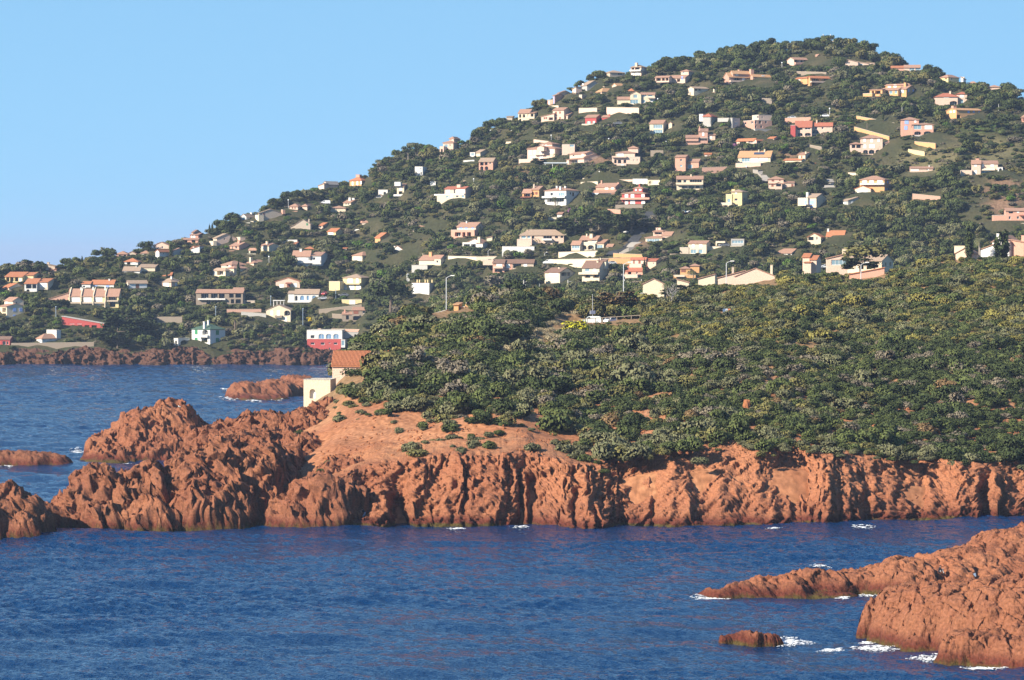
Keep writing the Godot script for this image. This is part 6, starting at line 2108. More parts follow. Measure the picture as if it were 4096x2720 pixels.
func build_walls() -> void:
	for line in WALLS.strip_edges().split("\n"):
		var f := line.split(";")
		var hv := f[5].to_float()
		var a2 := f[3].split(" ")
		var b2 := f[4].split(" ")
		var qa := px_of(f[0], a2[0].to_float(), a2[1].to_float() + hv)
		var qb := px_of(f[0], b2[0].to_float(), b2[1].to_float() + hv)
		var da := 0.0
		var db := 0.0
		if f.size() > 6:
			da = f[6].to_float()
			db = f[7].to_float()
		else:
			da = -stand_at(qa.x, qa.y).z
			db = -stand_at(qb.x, qb.y).z
			var run := absf(qb.x - qa.x) * da / F
			db = clampf(db, da - 1.5 * run, da + 1.5 * run)
		var hm := hv / float(CROP[f[0]][2]) * 0.25 * da / F
		var pa := at(qa.x, qa.y, da)
		var pb := at(qb.x, qb.y, db)
		var o := thing("garden_wall", f[2], "wall", pa)
		var v := pb - pa
		var along := Vector3(v.x, 0, v.z).normalized()
		var th := along.cross(Vector3.UP) * 0.4
		if th.z > 0.0:
			th = -th
		var st := begin()
		var cs := begin()
		var n := 8
		for k in n:
			var s0 := v * (float(k) / n)
			var s1 := v * (float(k + 1) / n)
			var lo := Vector3(0, -2.5, 0)
			var w := [s0 + lo, s0 + Vector3(0, hm, 0), s1 + Vector3(0, hm, 0), s1 + lo]
			quad(st, w[0], w[1], w[2], w[3])
			quad(st, w[3] + th, w[2] + th, w[1] + th, w[0] + th)
			if k == 0:
				quad(st, w[0] + th, w[1] + th, w[1], w[0])
			if k == n - 1:
				quad(st, w[3], w[2], w[2] + th, w[3] + th)
			bar(cs, s0 + Vector3(0, hm, 0) - th * 0.2, v / n, Vector3(0, 0.14, 0), th * 1.4)
			add_pad(pa + s0, pa + s1)
		part("wall", done(st), wall_mat(f[1]), o)
		part("coping", done(cs), wall_mat("e" if f[1] != "w" else "w"), o)
		rects.append([minf(qa.x, qb.x), minf(qa.y, qb.y) - hv / float(CROP[f[0]][2]) * 0.25, maxf(qa.x, qb.x), (qa.y + qb.y) * 0.5, minf(da, db)])
		for k in 9:
			var c := pa + v * (k / 8.0)
			keep_clear(c.x, -c.z, 2.0)
	# a guarded pool deck on stilts, and the shade sail of a carport
	deck("pale blue grey pool deck on stilts below the big peach villa", E_D(1995, 588), E_D(2285, 588), 6.0, 0.5)
	deck("thin white carport roof left of the white arched villa", px_of("B", 762, 786), px_of("B", 884, 786), 4.0, 0.25)
	for line in LANES.strip_edges().split("\n"):
		var f := line.split(";")
		var pts := []
		for k in range(2, f.size()):
			pts.append(place(f[0], f[k]))
		var st := begin()
		var smooth := []
		for k in pts.size() - 1:
			for t in 8:
				smooth.append(pts[k].lerp(pts[k + 1], t / 8.0))
		smooth.append(pts[-1])
		for k in smooth.size():
			var p: Vector3 = smooth[k]
			p.y = terrace(p.x, -p.z, land(p.x, -p.z)) + 0.35
			smooth[k] = p
			keep_clear(p.x, -p.z, 4.2)
		for k in smooth.size() - 1:
			var dir: Vector3 = (smooth[k + 1] - smooth[k])
			var s := Vector3(dir.z, 0, -dir.x).normalized() * 2.4
			var nx: Vector3 = smooth[mini(k + 2, smooth.size() - 1)] - smooth[k + 1] if k + 2 < smooth.size() else dir
			var s2 := Vector3(nx.z, 0, -nx.x).normalized() * 2.4
			quad(st, smooth[k] - s, smooth[k + 1] - s2, smooth[k + 1] + s2, smooth[k] + s)
			for sg in [-1.0, 1.0]:
				quad(st, smooth[k] + s * sg, smooth[k + 1] + s2 * sg, smooth[k + 1] + s2 * sg - Vector3(0, 1.6, 0), smooth[k] + s * sg - Vector3(0, 1.6, 0))
		var dark := f[1].begins_with("dark")
		struct("lane", done(st), mat("asphalt", lin(0.06, 0.062, 0.068), 0.9, grain, 0.4) if dark else mat("concrete", lin(0.42, 0.38, 0.33), 0.9, grain, 0.4), f[1])
	for line in HEDGES.strip_edges().split("\n"):
		var f := line.split(";")
		var hm := 0.0
		var lobes := []
		var start := Vector3.ZERO
		for k in range(2, f.size() - 2):
			var pa := place(f[0], f[k])
			var pb := place(f[0], f[k + 1])
			if k == 2:
				start = pa
				hm = f[-1].to_float() / float(CROP[f[0]][2]) * 0.25 * -pa.z / F
			var n := maxi(2, int((pb - pa).length() / (hm * 0.5)))
			n = mini(n, 14)
			for t in n:
				var p := pa.lerp(pb, float(t) / n)
				p.y = terrace(p.x, -p.z, land(p.x, -p.z))
				keep_clear(p.x, -p.z, 1.5)
				lobes.append([p - start + Vector3(0, hm * 0.45, 0), Vector3(maxf(0.9, hm * 0.4), hm * 0.55, maxf(0.9, hm * 0.4))])
		var o := thing("hedge", f[1], "hedge", start)
		part("foliage", leafy(777 + lobes.size(), lobes, 60 * lobes.size(), 0.28, 0.15, 0.0, 0.9), leaf_mat("dark green" if not f[1].begins_with("brown") else "rust brown", green("dark green" if not f[1].begins_with("brown") else "rust brown")), o)


func E_D(x: float, y: float) -> Vector2:
	return px_of("E", x, y)


func deck(label: String, a: Vector2, b: Vector2, wide: float, thick: float) -> void:
	var g := ground_at((a.x + b.x) * 0.5, a.y + 6.0, 900.0)
	var d := -g.z
	var pa := at(a.x, a.y, d)
	var pb := at(b.x, b.y, d)
	var o := thing("deck", label, "deck", pa)
	var st := begin()
	box(st, Vector3(0, -thick, -wide), Vector3(pb.x - pa.x, 0, 0))
	part("slab", done(st), mat("deck", lin(0.50, 0.56, 0.60), 0.6) if thick > 0.3 else tint_mat("w"), o)
	for k in 4:
		var ps := begin()
		tube(ps, [Vector3((pb.x - pa.x) * (0.06 + 0.29 * k), -6.0, -0.5), Vector3((pb.x - pa.x) * (0.06 + 0.29 * k), -thick, -0.5)], [0.14, 0.14], 6)
		part("post", done(ps), tint_mat("w"), o)
	rects.append([a.x, a.y, b.x, a.y + 3.0, d - 1.0])


# ---------- street furniture and vehicles ----------
func near_label(p: Vector3) -> String:
	var a := proj(p)
	var best := 1e9
	var out := ""
	var dx := 0.0
	for q in plans:
		var b := proj(q[6])
		var r := Vector2(a.x - b.x, (a.y - b.y + 6.0) * 1.4).length()
		if r < best:
			best = r
			dx = a.x - b.x
			out = q[2]
	var w := out.split(" ")
	var keep := []
	for i in mini(7, w.size()):
		keep.append(w[i])
	while keep[-1] in ["and", "with", "a", "the", "of", "in", "on", "over", "above", "below", "beside", "under", "behind", "from", "right", "left", "its", "small", "before", "between", "two", "one", "white", "bright", "dark", "low", "brown", "long", "at", "front", "red", "large", "whose", "cut", "by", "roof", "roofs", "single", "peeping", "only", "outside", "steep", "hidden"]:
		keep.pop_back()
	return ("left of the " if dx < 0.0 else "right of the ") + " ".join(keep)


# view;x;top;foot;kind[;distance]
const POSTS := """
A;784;450;500;globe
A;1884;342;400;globe
B;722;335;385;globe
B;532;85;120;globe
B;1438;208;275;globe
B;1822;228;290;globe
C;1338;595;690;globe
C;1110;1265;1330;globe
C;896;982;1030;globe
D;644;305;350;globe
D;546;418;465;globe
D;1335;455;550;arm
D;2002;485;580;arm
D;1662;335;380;globe
E;1166;790;880;globe
E;538;808;860;globe
E;1918;772;840;globe
E;1610;222;290;globe
E;2080;275;340;globe
E;1362;215;290;globe
F;694;315;405;globe
F;1370;350;410;globe
F;584;705;800;globe
F;1356;688;750;globe
F;2248;402;465;globe
F;2318;645;690;globe
I;715;368;420;globe
I;1558;362;440;globe
I;2122;902;960;globe
I;92;788;840;globe
J;914;738;800;arm
J;2060;702;780;arm
J;55;760;805;globe
K;288;398;445;globe
K;1793;438;520;globe
L;92;228;300;globe
A;585;858;1062;blue
B;165;858;1022;blue
B;1076;880;1102;blue
B;740;748;850;blue
B;1420;672;858;blue
D;795;805;885;concrete
D;1590;800;940;concrete
D;1755;798;986;concrete
D;2278;795;990;concrete
G;392;650;752;concrete
G;882;642;768;concrete
G;1080;640;768;concrete
D;1240;850;982;thin
D;1778;850;975;thin
D;1942;840;975;thin
D;842;770;1120;bracket;815
G;868;465;790;bracket;790
M;870;220;345;bracket;850
M;2026;232;308;bracket;835
"""


func post(called: String, label: String, cat: String, p: Vector3, h: float, kind: String) -> Node3D:
	var o := thing(called, label, cat, p, 0.0, "street lamps on the hill" if kind in ["globe", "arm"] else "")
	var st := begin()
	var r: float = {"globe": 0.10, "arm": 0.10, "blue": 0.13, "concrete": 0.20, "thin": 0.08, "bracket": 0.12, "mast": 0.22}[kind]
	tube(st, [Vector3(0, -2.0, 0), Vector3(0, h, 0)], [r * 1.2, r], 6)
	var pm := mat("post_blue", lin(0.28, 0.36, 0.46), 0.5) if kind == "blue" else (mat("post_concrete", lin(0.55, 0.52, 0.47), 0.8) if kind == "concrete" else mat("post_grey", lin(0.56, 0.57, 0.58), 0.5))
	part("post", done(st), pm, o)
	if kind == "globe":
		var s := SphereMesh.new()
		s.radius = 0.34
		s.height = 0.68
		s.radial_segments = 10
		s.rings = 6
		var g := part("globe", s, mat("opal", lin(0.85, 0.86, 0.86), 0.35), o)
		g.position.y = h + 0.2
	elif kind in ["arm", "bracket"]:
		var as_ := begin()
		var k := 0.5 if kind == "arm" else 1.0
		tube(as_, [Vector3(0, h - 0.05, 0), Vector3(0.7, h + 0.35, 0) * Vector3(k, 1, 1), Vector3(1.5 * k, h + 0.55, 0)], [0.09, 0.08, 0.07], 6)
		part("bracket", done(as_), pm, o)
		var hs := begin()
		box(hs, Vector3(1.1 * k, h + 0.48, -0.18), Vector3(2.2 * k, h + 0.72, 0.18))
		part("lamp_head", done(hs), tint_mat("w"), o)
	elif kind == "blue":
		var hs := begin()
		box(hs, Vector3(-0.25, h - 0.05, -0.2), Vector3(0.25, h + 0.4, 0.2))
		part("lamp_head", done(hs), pm, o)
	elif kind == "concrete":
		var hs := begin()
		bar(hs, Vector3(0, h - 0.9, -0.06), Vector3(1.4, 0.25, 0), Vector3(0, 0.1, 0), Vector3(0, 0, 0.12))
		part("bracket", done(hs), pm, o)
	return o


func build_street() -> void:
	var seen_label := {}
	for line in POSTS.strip_edges().split("\n"):
		var f := line.split(";")
		var top := px_of(f[0], f[1].to_float(), f[2].to_float())
		var foot := px_of(f[0], f[1].to_float(), f[3].to_float())
		var p: Vector3
		if f.size() > 5:
			p = at(foot.x, foot.y, f[5].to_float())
		else:
			p = stand_at(foot.x, foot.y)
		var h := (foot.y - top.y) * -p.z / F
		var g := terrace(p.x, -p.z, land(p.x, -p.z))
		if g < p.y:
			h += p.y - g
			p.y = g
		var what: String = {"globe": "white globe lamp", "arm": "grey arm lamp", "blue": "tall blue grey lamp post", "concrete": "pale railway mast", "thin": "thin grey pole", "bracket": "tall street lamp with bracket arm"}[f[4]]
		var label := what + " " + near_label(p)
		if seen_label.has(label):
			label = what + ", farther one, " + near_label(p)
		seen_label[label] = true
		post("railway_mast" if f[4] == "concrete" else ("pole" if f[4] == "thin" else "street_lamp"), label, "mast" if f[4] == "concrete" else ("pole" if f[4] == "thin" else "street lamp"), p, h, f[4])
	# aerials and the water tank on the summit
	for q in [[2045, 20, 190, "tall thin aerial mast on the summit, left of two"], [2131, 22, 190, "tall aerial mast with antenna panels on the summit"], [2232, 62, 170, "very thin aerial on the summit above the water tank"]]:
		var top := px_of("I", q[0], q[1])
		var foot := px_of("I", q[0], q[2])
		var d: float = t_dr[int(foot.x) - T0] + 2.0
		var p := at(foot.x, foot.y, d)
		var o := post("aerial_mast", q[3], "mast", p, (foot.y - top.y) * d / F, "mast" if q[0] < 2200 else "thin")
		if q[0] == 2131:
			for k in 3:
				var ps := begin()
				var a := k * 2.1
				box(ps, Vector3(cos(a) * 0.5 - 0.16, (foot.y - top.y) * d / F - 3.2, sin(a) * 0.5 - 0.1), Vector3(cos(a) * 0.5 + 0.16, (foot.y - top.y) * d / F - 0.6, sin(a) * 0.5 + 0.1))
				part("antenna", done(ps), tint_mat("w"), o)
	var tk := px_of("I", 2226, 222)
	var td: float = t_dr[int(tk.x) - T0]
	var tank := thing("water_tank", "round concrete water tank just showing on the summit", "tank", at(tk.x, tk.y, td))
	var cyl := CylinderMesh.new()
	cyl.top_radius = 3.6
	cyl.bottom_radius = 3.6
	cyl.height = 5.0
	part("drum", cyl, wall_mat("e"), tank).position.y = 2.0
	var lid := CylinderMesh.new()
	lid.top_radius = 3.9
	lid.bottom_radius = 3.9
	lid.height = 0.5
	part("rim", lid, wall_mat("e"), tank).position.y = 4.76
	# the relay mast beside the windowless block
	var rf := px_of("D", 390, 952)
	var rt := px_of("D", 390, 716)
	var rp := ground_at(rf.x, rf.y, 900.0)
	var ro := post("relay_mast", "white relay mast left of the windowless block", "mast", rp, (rf.y - rt.y) * -rp.z / F, "mast")
	for k in 4:
		var ps := begin()
		var y := (rf.y - rt.y) * -rp.z / F - 0.4 - 1.9 * (k % 2)
		var sx := 0.45 if k < 2 else -0.45
		box(ps, Vector3(sx - 0.16, y - 1.5, 0.1), Vector3(sx + 0.16, y, 0.35))
		part("antenna", done(ps), tint_mat("w"), ro)
	# cars
	for q in [["B", 1283, 884, "silver", "silver hatchback parked above the dark stone wall", 0.2], ["B", 1500, 850, "grey", "grey estate car parked before the white garage", 0.25], ["B", 1306, 838, "red", "small red car behind the silver hatchback", 1.2], ["C", 1775, 640, "white", "white van on a terrace under the left skyline", 0.15], ["G", 305, 300, "blue", "dark blue car outside the cream arched porch villa", 0.1], ["I", 1668, 1022, "white", "white car above the salmon yard wall", 0.3], ["I", 2060, 1000, "white", "white car on the road above the pink arches villa", 0.0], ["G", 2055, 360, "grey", "dark grey car by the cream modern villa", 0.3], ["D", 2050, 640, "white", "white caravan by the cream retaining wall", 0.0], ["G", 722, 492, "white", "white car right of the big brown roofed house", 0.4], ["M", 1716, 264, "white", "white car left of the wide white framed window", 0.3], ["H", 1685, 880, "grey", "grey car right of the crimson house", 0.1]]:
		var foot := px_of(q[0], q[1], q[2])
		var p := ground_at(foot.x, foot.y, 860.0)
		if p == Vector3.ZERO:
			continue
		p.y = terrace(p.x, -p.z, p.y) + 0.05
		vehicle(q[4], p, q[5], q[3], q[4].contains("van"))
	layby()


func layby() -> void:
	var st := begin()
	var a := bay_a
	var b := bay_b
	var d0 := -a.z
	slab(st, [a + Vector3(0, 0, -12), b + Vector3(0, 0, -12), b, a], 3.0)
	struct("road", done(st), mat("earth", lin(0.42, 0.22, 0.12), 0.95, blotch, 0.3), "earth lay-by at the crest of the headland")
	var on := func(u: float, back: float) -> Vector3:
		var x := (u - 512.0) / F * (d0 + back)
		return Vector3(x, lerpf(a.y, b.y, (x - a.x) / (b.x - a.x)) + 0.03, -d0 - back)
	vehicle("white panel van parked at the lay-by on the near crest", on.call(591.5, 3.2), 0.0, "pale", true)
	vehicle("white car parked nose out right of the panel van", on.call(609.5, 4.2), 0.95, "white", false)
	for k in 16:
		var p := a.lerp(b, k / 15.0)
		keep_clear(p.x, -p.z + 5.0, 7.0)
	rects.append([560.0, 312.0, 640.0, 322.5, d0 - 0.5])
	var pts := []
	for q in [[345, 1122], [440, 1106], [536, 1098], [620, 1096], [700, 1088], [790, 1084], [960, 1072], [1064, 1066]]:
		var uv := px_of("G", q[0], q[1])
		pts.append(at(uv.x, uv.y, d0 + 0.4))
	var rail := thing("guard_rail", "weathered wooden guard rail in front of the parked van", "rail", pts[0])
	var rel := []
	var rad := []
	for p in pts:
		rel.append(p - pts[0])
		rad.append(0.11)
	var rs := begin()
	tube(rs, rel, rad, 6)
	var wood := mat("wood", lin(0.30, 0.245, 0.19), 0.9)
	part("rail", done(rs), wood, rail)
	for k in pts.size():
		var ps := begin()
		tube(ps, [rel[k] - Vector3(0, 1.6, 0), rel[k] + Vector3(0, 0.08, 0)], [0.11, 0.11], 6)
		part("post", done(ps), wood, rail)
	# board on the thin pole
	var uv := px_of("G", 505, 1050)
	var bp := at(uv.x, uv.y, d0 + 9.5)
	var bo := thing("information_board", "dark blue information board on a thin post behind the van", "sign", bp)
	var bs := begin()
	box(bs, Vector3(-0.66, 0, -0.05), Vector3(0.66, 0.85, 0.05))
	part("panel", done(bs), mat("board", lin(0.13, 0.15, 0.22), 0.5), bo)
	var es := begin()
	box(es, Vector3(-0.74, -0.03, -0.04), Vector3(-0.663, 0.88, 0.06))
	part("frame", done(es), tint_mat("w"), bo)
	var qs := begin()
	tube(qs, [Vector3(-0.05, -3, -0.15), Vector3(-0.05, 5.0, -0.15)], [0.07, 0.05], 6)
	part("post", done(qs), mat("post_grey"), bo)
	# the small picture panel by the path
	var mu := px_of("M", 872, 664)
	var mp := ground_at(mu.x, mu.y, 520.0)
	keep_clear(mp.x, -mp.z, 2.4)
	keep_clear(mp.x, -mp.z - 3.0, 2.4)
	keep_clear(mp.x, -mp.z - 6.0, 2.0)
	var mo := thing("picture_panel", "small blue and orange picture panel beside the scrub path", "sign", mp)
	for sx in [-0.85, 0.85]:
		var ps := begin()
		tube(ps, [Vector3(sx, -0.5, 0), Vector3(sx, 1.45, 0)], [0.06, 0.06], 6)
		part("post", done(ps), wood, mo)
	for k in 3:
		var ps := begin()
		box(ps, Vector3(-0.92 + 0.62 * k, 0.45, 0.08), Vector3(-0.92 + 0.62 * k + 0.6, 1.5, 0.13))
		part("panel", done(ps), mat("panel_%d" % k, [lin(0.10, 0.16, 0.27), lin(0.42, 0.47, 0.55), lin(0.60, 0.22, 0.10)][k], 0.5), mo)


# side outline of a car or van swept across its width, narrower above the waist
func vehicle(label: String, p: Vector3, yaw: float, colour: String, van: bool) -> void:
	var o := thing("van" if van else "car", label, "van" if van else "car", p, yaw)
	var paint: Color = {"silver": lin(0.50, 0.52, 0.54), "grey": lin(0.16, 0.17, 0.19), "red": lin(0.45, 0.03, 0.03), "white": lin(0.80, 0.81, 0.80), "pale": lin(0.70, 0.77, 0.76), "blue": lin(0.03, 0.05, 0.13)}[colour]
	var pm := mat("car_" + colour, paint, 0.3)
	pm.clearcoat_enabled = true
	pm.clearcoat = 0.6
	var prof: Array
	if van:
		prof = [[-2.45, 0.35], [-2.45, 0.85], [-2.25, 1.08], [-1.55, 1.22], [-0.95, 1.78], [-0.5, 1.92], [1.9, 1.92], [2.3, 1.75], [2.4, 0.9], [2.4, 0.35]]
	else:
		prof = [[-2.1, 0.32], [-2.12, 0.62], [-1.95, 0.80], [-1.0, 0.94], [-0.35, 1.40], [0.1, 1.48], [1.1, 1.44], [1.75, 1.0], [2.05, 0.92], [2.1, 0.6], [2.08, 0.32]]
	var st := begin()
	var l := []
	var r := []
	for q in prof:
		var tuck := 0.92 - (0.16 if not van else 0.09) * smoothstep(0.9, 1.5, q[1])
		l.append(Vector3(q[0], q[1], tuck))
		r.append(Vector3(q[0], q[1], -tuck))
	for k in prof.size() - 1:
		quad(st, l[k], r[k], r[k + 1], l[k + 1])
	for k in range(1, prof.size() - 1):
		tri(st, l[0], l[k], l[k + 1])
		tri(st, r[0], r[k + 1], r[k])
	quad(st, l[-1], r[-1], r[0], l[0])
	part("body", done(st), pm, o)
	var glass := glass_mat("d")
	var sides: Array = [[[-1.35, 1.22], [-0.88, 1.70], [-0.35, 1.78], [-0.3, 1.2]]] if van else [[[-0.82, 0.98], [-0.3, 1.36], [0.25, 1.40], [0.25, 0.98]], [[0.32, 0.98], [0.32, 1.40], [1.0, 1.38], [1.45, 1.02]]]
	for sg in [-1.0, 1.0]:
		for w in sides:
			var ws := begin()
			var e := []
			for q in w:
				e.append(Vector3(q[0], q[1], sg * (0.935 - (0.16 if not van else 0.09) * smoothstep(0.9, 1.5, q[1]))))
			if sg < 0.0:
				e.reverse()
			quad(ws, e[0], e[1], e[2], e[3])
			part("window", done(ws), glass, o)
	var fs := begin()
	var f0: Array = [-1.5, 1.25, -0.98, 1.73] if van else [-0.94, 0.97, -0.38, 1.37]
	quad(fs, Vector3(f0[0] - 0.02, f0[1] + 0.02, 0.74), Vector3(f0[0] - 0.02, f0[1] + 0.02, -0.74), Vector3(f0[2] - 0.02, f0[3] + 0.02, -0.66), Vector3(f0[2] - 0.02, f0[3] + 0.02, 0.66))
	part("windscreen", done(fs), glass, o)
	var ls := -2.455 if van else -2.125
	for sg in [-1.0, 1.0]:
		var hs := begin()
		box(hs, Vector3(ls, 0.68, sg * 0.6 - 0.17), Vector3(ls + 0.12, 0.84, sg * 0.6 + 0.17))
		part("headlight", done(hs), mat("lamp_glass", lin(0.7, 0.72, 0.74), 0.15), o)
	for x in [-1.45, 1.4]:
		for sg in [-1.0, 1.0]:
			var t := CylinderMesh.new()
			t.top_radius = 0.32
			t.bottom_radius = 0.32
			t.height = 0.2
			t.radial_segments = 14
			var wheel := part("wheel", t, mat("tyre", lin(0.02, 0.02, 0.02), 0.9), o)
			wheel.position = Vector3(x, 0.32, sg * 0.84)
			wheel.rotation.x = PI / 2
			var rim := CylinderMesh.new()
			rim.top_radius = 0.19
			rim.bottom_radius = 0.19
			rim.height = 0.22
			rim.radial_segments = 12
			part("rim", rim, mat("rim", lin(0.45, 0.46, 0.47), 0.4), wheel)
	var a := proj(p)
	rects.append([a.x - 2.2 * F / a.z, a.y - 1.6 * F / a.z, a.x + 2.2 * F / a.z, a.y, a.z - 1.0])
	keep_clear(p.x, -p.z, 3.4)


# ---------- people, birds, parasols, boulders, foam ----------
func build_life() -> void:
	for q in [["B", 815, 1212, 1252, 62, lin(0.03, 0.20, 0.10), "green garden parasol on the shore lawn left of the white and red villa"], ["D", 672, 440, 480, 32, lin(0.02, 0.36, 0.36), "turquoise parasol in the garden right of the white tower house"], ["F", 2004, 730, 770, 34, lin(0.03, 0.36, 0.12), "bright green parasol right of the cream two level villa"], ["F", 898, 1396, 1445, 34, lin(0.75, 0.74, 0.70), "white parasol on a terrace right of the great cedars"], ["E", 828, 1036, 1075, 22, lin(0.78, 0.77, 0.74), "small white parasol under the long pink house"]]:
		var c := px_of(q[0], q[1], q[3])
		var e := px_of(q[0], q[1] + q[4], q[2])
		var p := ground_at(c.x, c.y, 900.0)
		var m := -p.z / F
		var r: float = (e.x - c.x) * m
		var h := (c.y - e.y) * m
		var o := thing("parasol", q[6], "parasol", p)
		var st := begin()
		for k in 8:
			var a0 := TAU * k / 8
			var a1 := TAU * (k + 1) / 8
			var v0 := Vector3(cos(a0) * r, h - r * 0.35, sin(a0) * r)
			var v1 := Vector3(cos(a1) * r, h - r * 0.35, sin(a1) * r)
			tri(st, Vector3(0, h, 0), v1, v0)
			quad(st, v0, v1, v1 - Vector3(0, 0.2, 0), v0 - Vector3(0, 0.2, 0))
		part("canopy", done(st), mat("cloth_%d" % int(q[1]), q[5], 0.8), o)
		var ps := begin()
		tube(ps, [Vector3(0, -0.5, 0), Vector3(0, h, 0)], [0.05, 0.04], 6)
		part("pole", done(ps), tint_mat("w"), o)
	# boulders lying in the scrub: foot across and down, height in pixels, width over height
	var k := 0
	for q in [[709.8, 366.0, 8.5, 0.62, "upright orange boulder alone in the scrub"], [747.0, 414.5, 16.0, 0.55, "tall pale red boulder, highest of a group on the slope"], [730.0, 417.0, 10.0, 0.75, "dark red boulder left of the tall pale one"], [735.5, 419.0, 6.5, 1.2, "low boulder between the two larger ones"], [950.0, 279.0, 5.0, 1.3, "small red boulder on the crest at the right"], [387.0, 358.0, 9.0, 1.6, "long tan boulder near the headland's left crest"], [417.0, 334.0, 8.0, 2.2, "flat topped stone outcrop near the yellow chimneys"], [660.0, 322.0, 5.0, 1.4, "small tan boulder right of the lay-by rail"], [640.0, 366.0, 5.0, 1.5, "pale boulder in the worn gap of the scrub"]]:
		var p := ground_at(q[0], q[1], 508.0)
		var hm: float = q[2] * -p.z / F
		var o := thing("boulder", q[4], "boulder", p - Vector3(0, 0.3, 0))
		part("stone", stone(400 + k, Vector3(hm * q[3] * 0.5, hm * 0.6, hm * q[3] * 0.45)), rock_mat("red", Color.WHITE), o).position.y = hm * 0.45
		k += 1
	# loose stones on the bare earth and along the cliff foot
	var mm := MultiMesh.new()
	mm.transform_format = MultiMesh.TRANSFORM_3D
	mm.mesh = stone(500, Vector3(0.5, 0.36, 0.45))
	var where := []
	rng.seed = 5
	while where.size() < 2600:
		var u := rng.randf_range(318.0, 1040.0)
		var v := rng.randf_range(405.0, 474.0)
		var i := int(u) - T0
		var d := rng.randf_range(t_dw[i] + 7.0, t_dw[i] + 62.0)
		var x := (u - 512.0) / F * d
		var s := rng.randf_range(0.15, 0.5) * (1.0 if rng.randf() < 0.93 else 2.4)
		where.append(Transform3D(Basis(Vector3(rng.randf(), 1, rng.randf()).normalized(), rng.randf() * TAU).scaled(Vector3.ONE * s), Vector3(x, land(x, d) - 0.05, -d)))
	mm.instance_count = where.size()
	for i in where.size():
		mm.set_instance_transform(i, where[i])
	var lo := MultiMeshInstance3D.new()
	lo.name = "loose_stones"
	lo.multimesh = mm
	lo.material_override = rock_mat("red", Color.WHITE)
	lo.set_meta("kind", "stuff")
	lo.set_meta("label", "loose red stones scattered on the bare slope above the cliff")
	add_child(lo)
	foam()
	people()
	gulls()


func stone(sd: int, s: Vector3) -> ArrayMesh:
	var r := RandomNumberGenerator.new()
	r.seed = sd
	var st := begin()
	st.set_color(Color(0.46, 0.185, 0.085))
	var lat := 5
	var lon := 8
	var pt := []
	for i in lat + 1:
		var row := []
		for j in lon:
			var th := PI * i / lat
			var ph := TAU * j / lon + 0.3 * i
			var w := 1.0 if i == 0 or i == lat else r.randf_range(0.78, 1.2)
			row.append(Vector3(sin(th) * cos(ph), cos(th), sin(th) * sin(ph)) * s * w)
		pt.append(row)
	for i in lat:
		for j in lon:
			var n := (j + 1) % lon
			quad(st, pt[i][n], pt[i][j], pt[i + 1][j], pt[i + 1][n])
	return done(st)


# broken white water round the rocks: centre across and down, half sizes in pixels
const FOAM := [711, 597, 20, 5, 765, 586, 13, 4, 826, 592, 11, 2.6, 843, 597.5, 8, 2, 870, 594, 12, 2, 788, 640.6, 24, 4.5, 832, 649, 14, 2, 877, 649, 24, 3.6, 868, 641, 8, 2, 931, 659, 20, 2.6, 990, 668.5, 28, 4, 863, 525.8, 14, 0.9, 774, 527.9, 12, 0.8, 457, 527.8, 12, 0.8, 520, 527.5, 10, 0.6, 77, 451, 10, 2.6, 102, 453, 8, 1.2, 8, 465, 10, 2.2, 33, 464, 11, 1.4, 127, 463, 6, 1, 147, 465, 9, 1.2, 232, 399, 15, 1.4, 236, 391.8, 12, 1.2, 253, 400.6, 11, 1, 277, 399, 9, 0.9, 224, 388.6, 5, 0.6, 182, 522, 5, 1.2, 820, 567.5, 12, 0.8]


func foam() -> void:
	var white := mat("foam", lin(0.86, 0.89, 0.90), 0.7)
	rng.seed = 9
	for f in range(0, FOAM.size(), 4):
		var st := begin()
		var ru: float = FOAM[f + 2]
		var rv: float = FOAM[f + 3]
		var n := int(24.0 + ru * rv * 7.0)
		var c := at(FOAM[f], FOAM[f + 1], CH * F / (float(FOAM[f + 1]) - VH))
		for i in n:
			var a := rng.randf() * TAU
			var q := pow(rng.randf(), 0.7)
			var streak := sin(a * 3.0 + f) * 0.25
			var u := float(FOAM[f]) + cos(a) * ru * q * (1.0 + streak)
			var v := float(FOAM[f + 1]) + sin(a) * rv * q
			if rng.randf() < q * 0.6 + 0.4 * n_hi.get_noise_2d(u * 0.5, v * 1.5):
				continue
			var d := CH * F / (v - VH)
			var x := (u - 512.0) / F * d
			var y := wave_y(x, d, 1.0 if d < 532.0 else 1.25) + 0.05
			var s := rng.randf_range(0.04, 0.17) * d / 400.0 * (1.3 - q * 0.6)
			var p := Vector3(x, y, -d) - c
			var e := []
			for k in 6:
				var t := TAU * k / 6
				e.append(p + Vector3(cos(t) * s * rng.randf_range(0.9, 2.6), rng.randf_range(-0.02, 0.05), -sin(t) * s * rng.randf_range(0.8, 2.0)))
			for k in range(6):
				tri(st, p + Vector3(0, 0.10 * s / 0.2 * rng.randf(), 0), e[(k + 1) % 6], e[k])
		var o := part("sea_foam", done(st), white, self)
		o.position = c
		o.set_meta("kind", "stuff")
		o.set_meta("label", "broken white foam round the rocks and cliff foot")


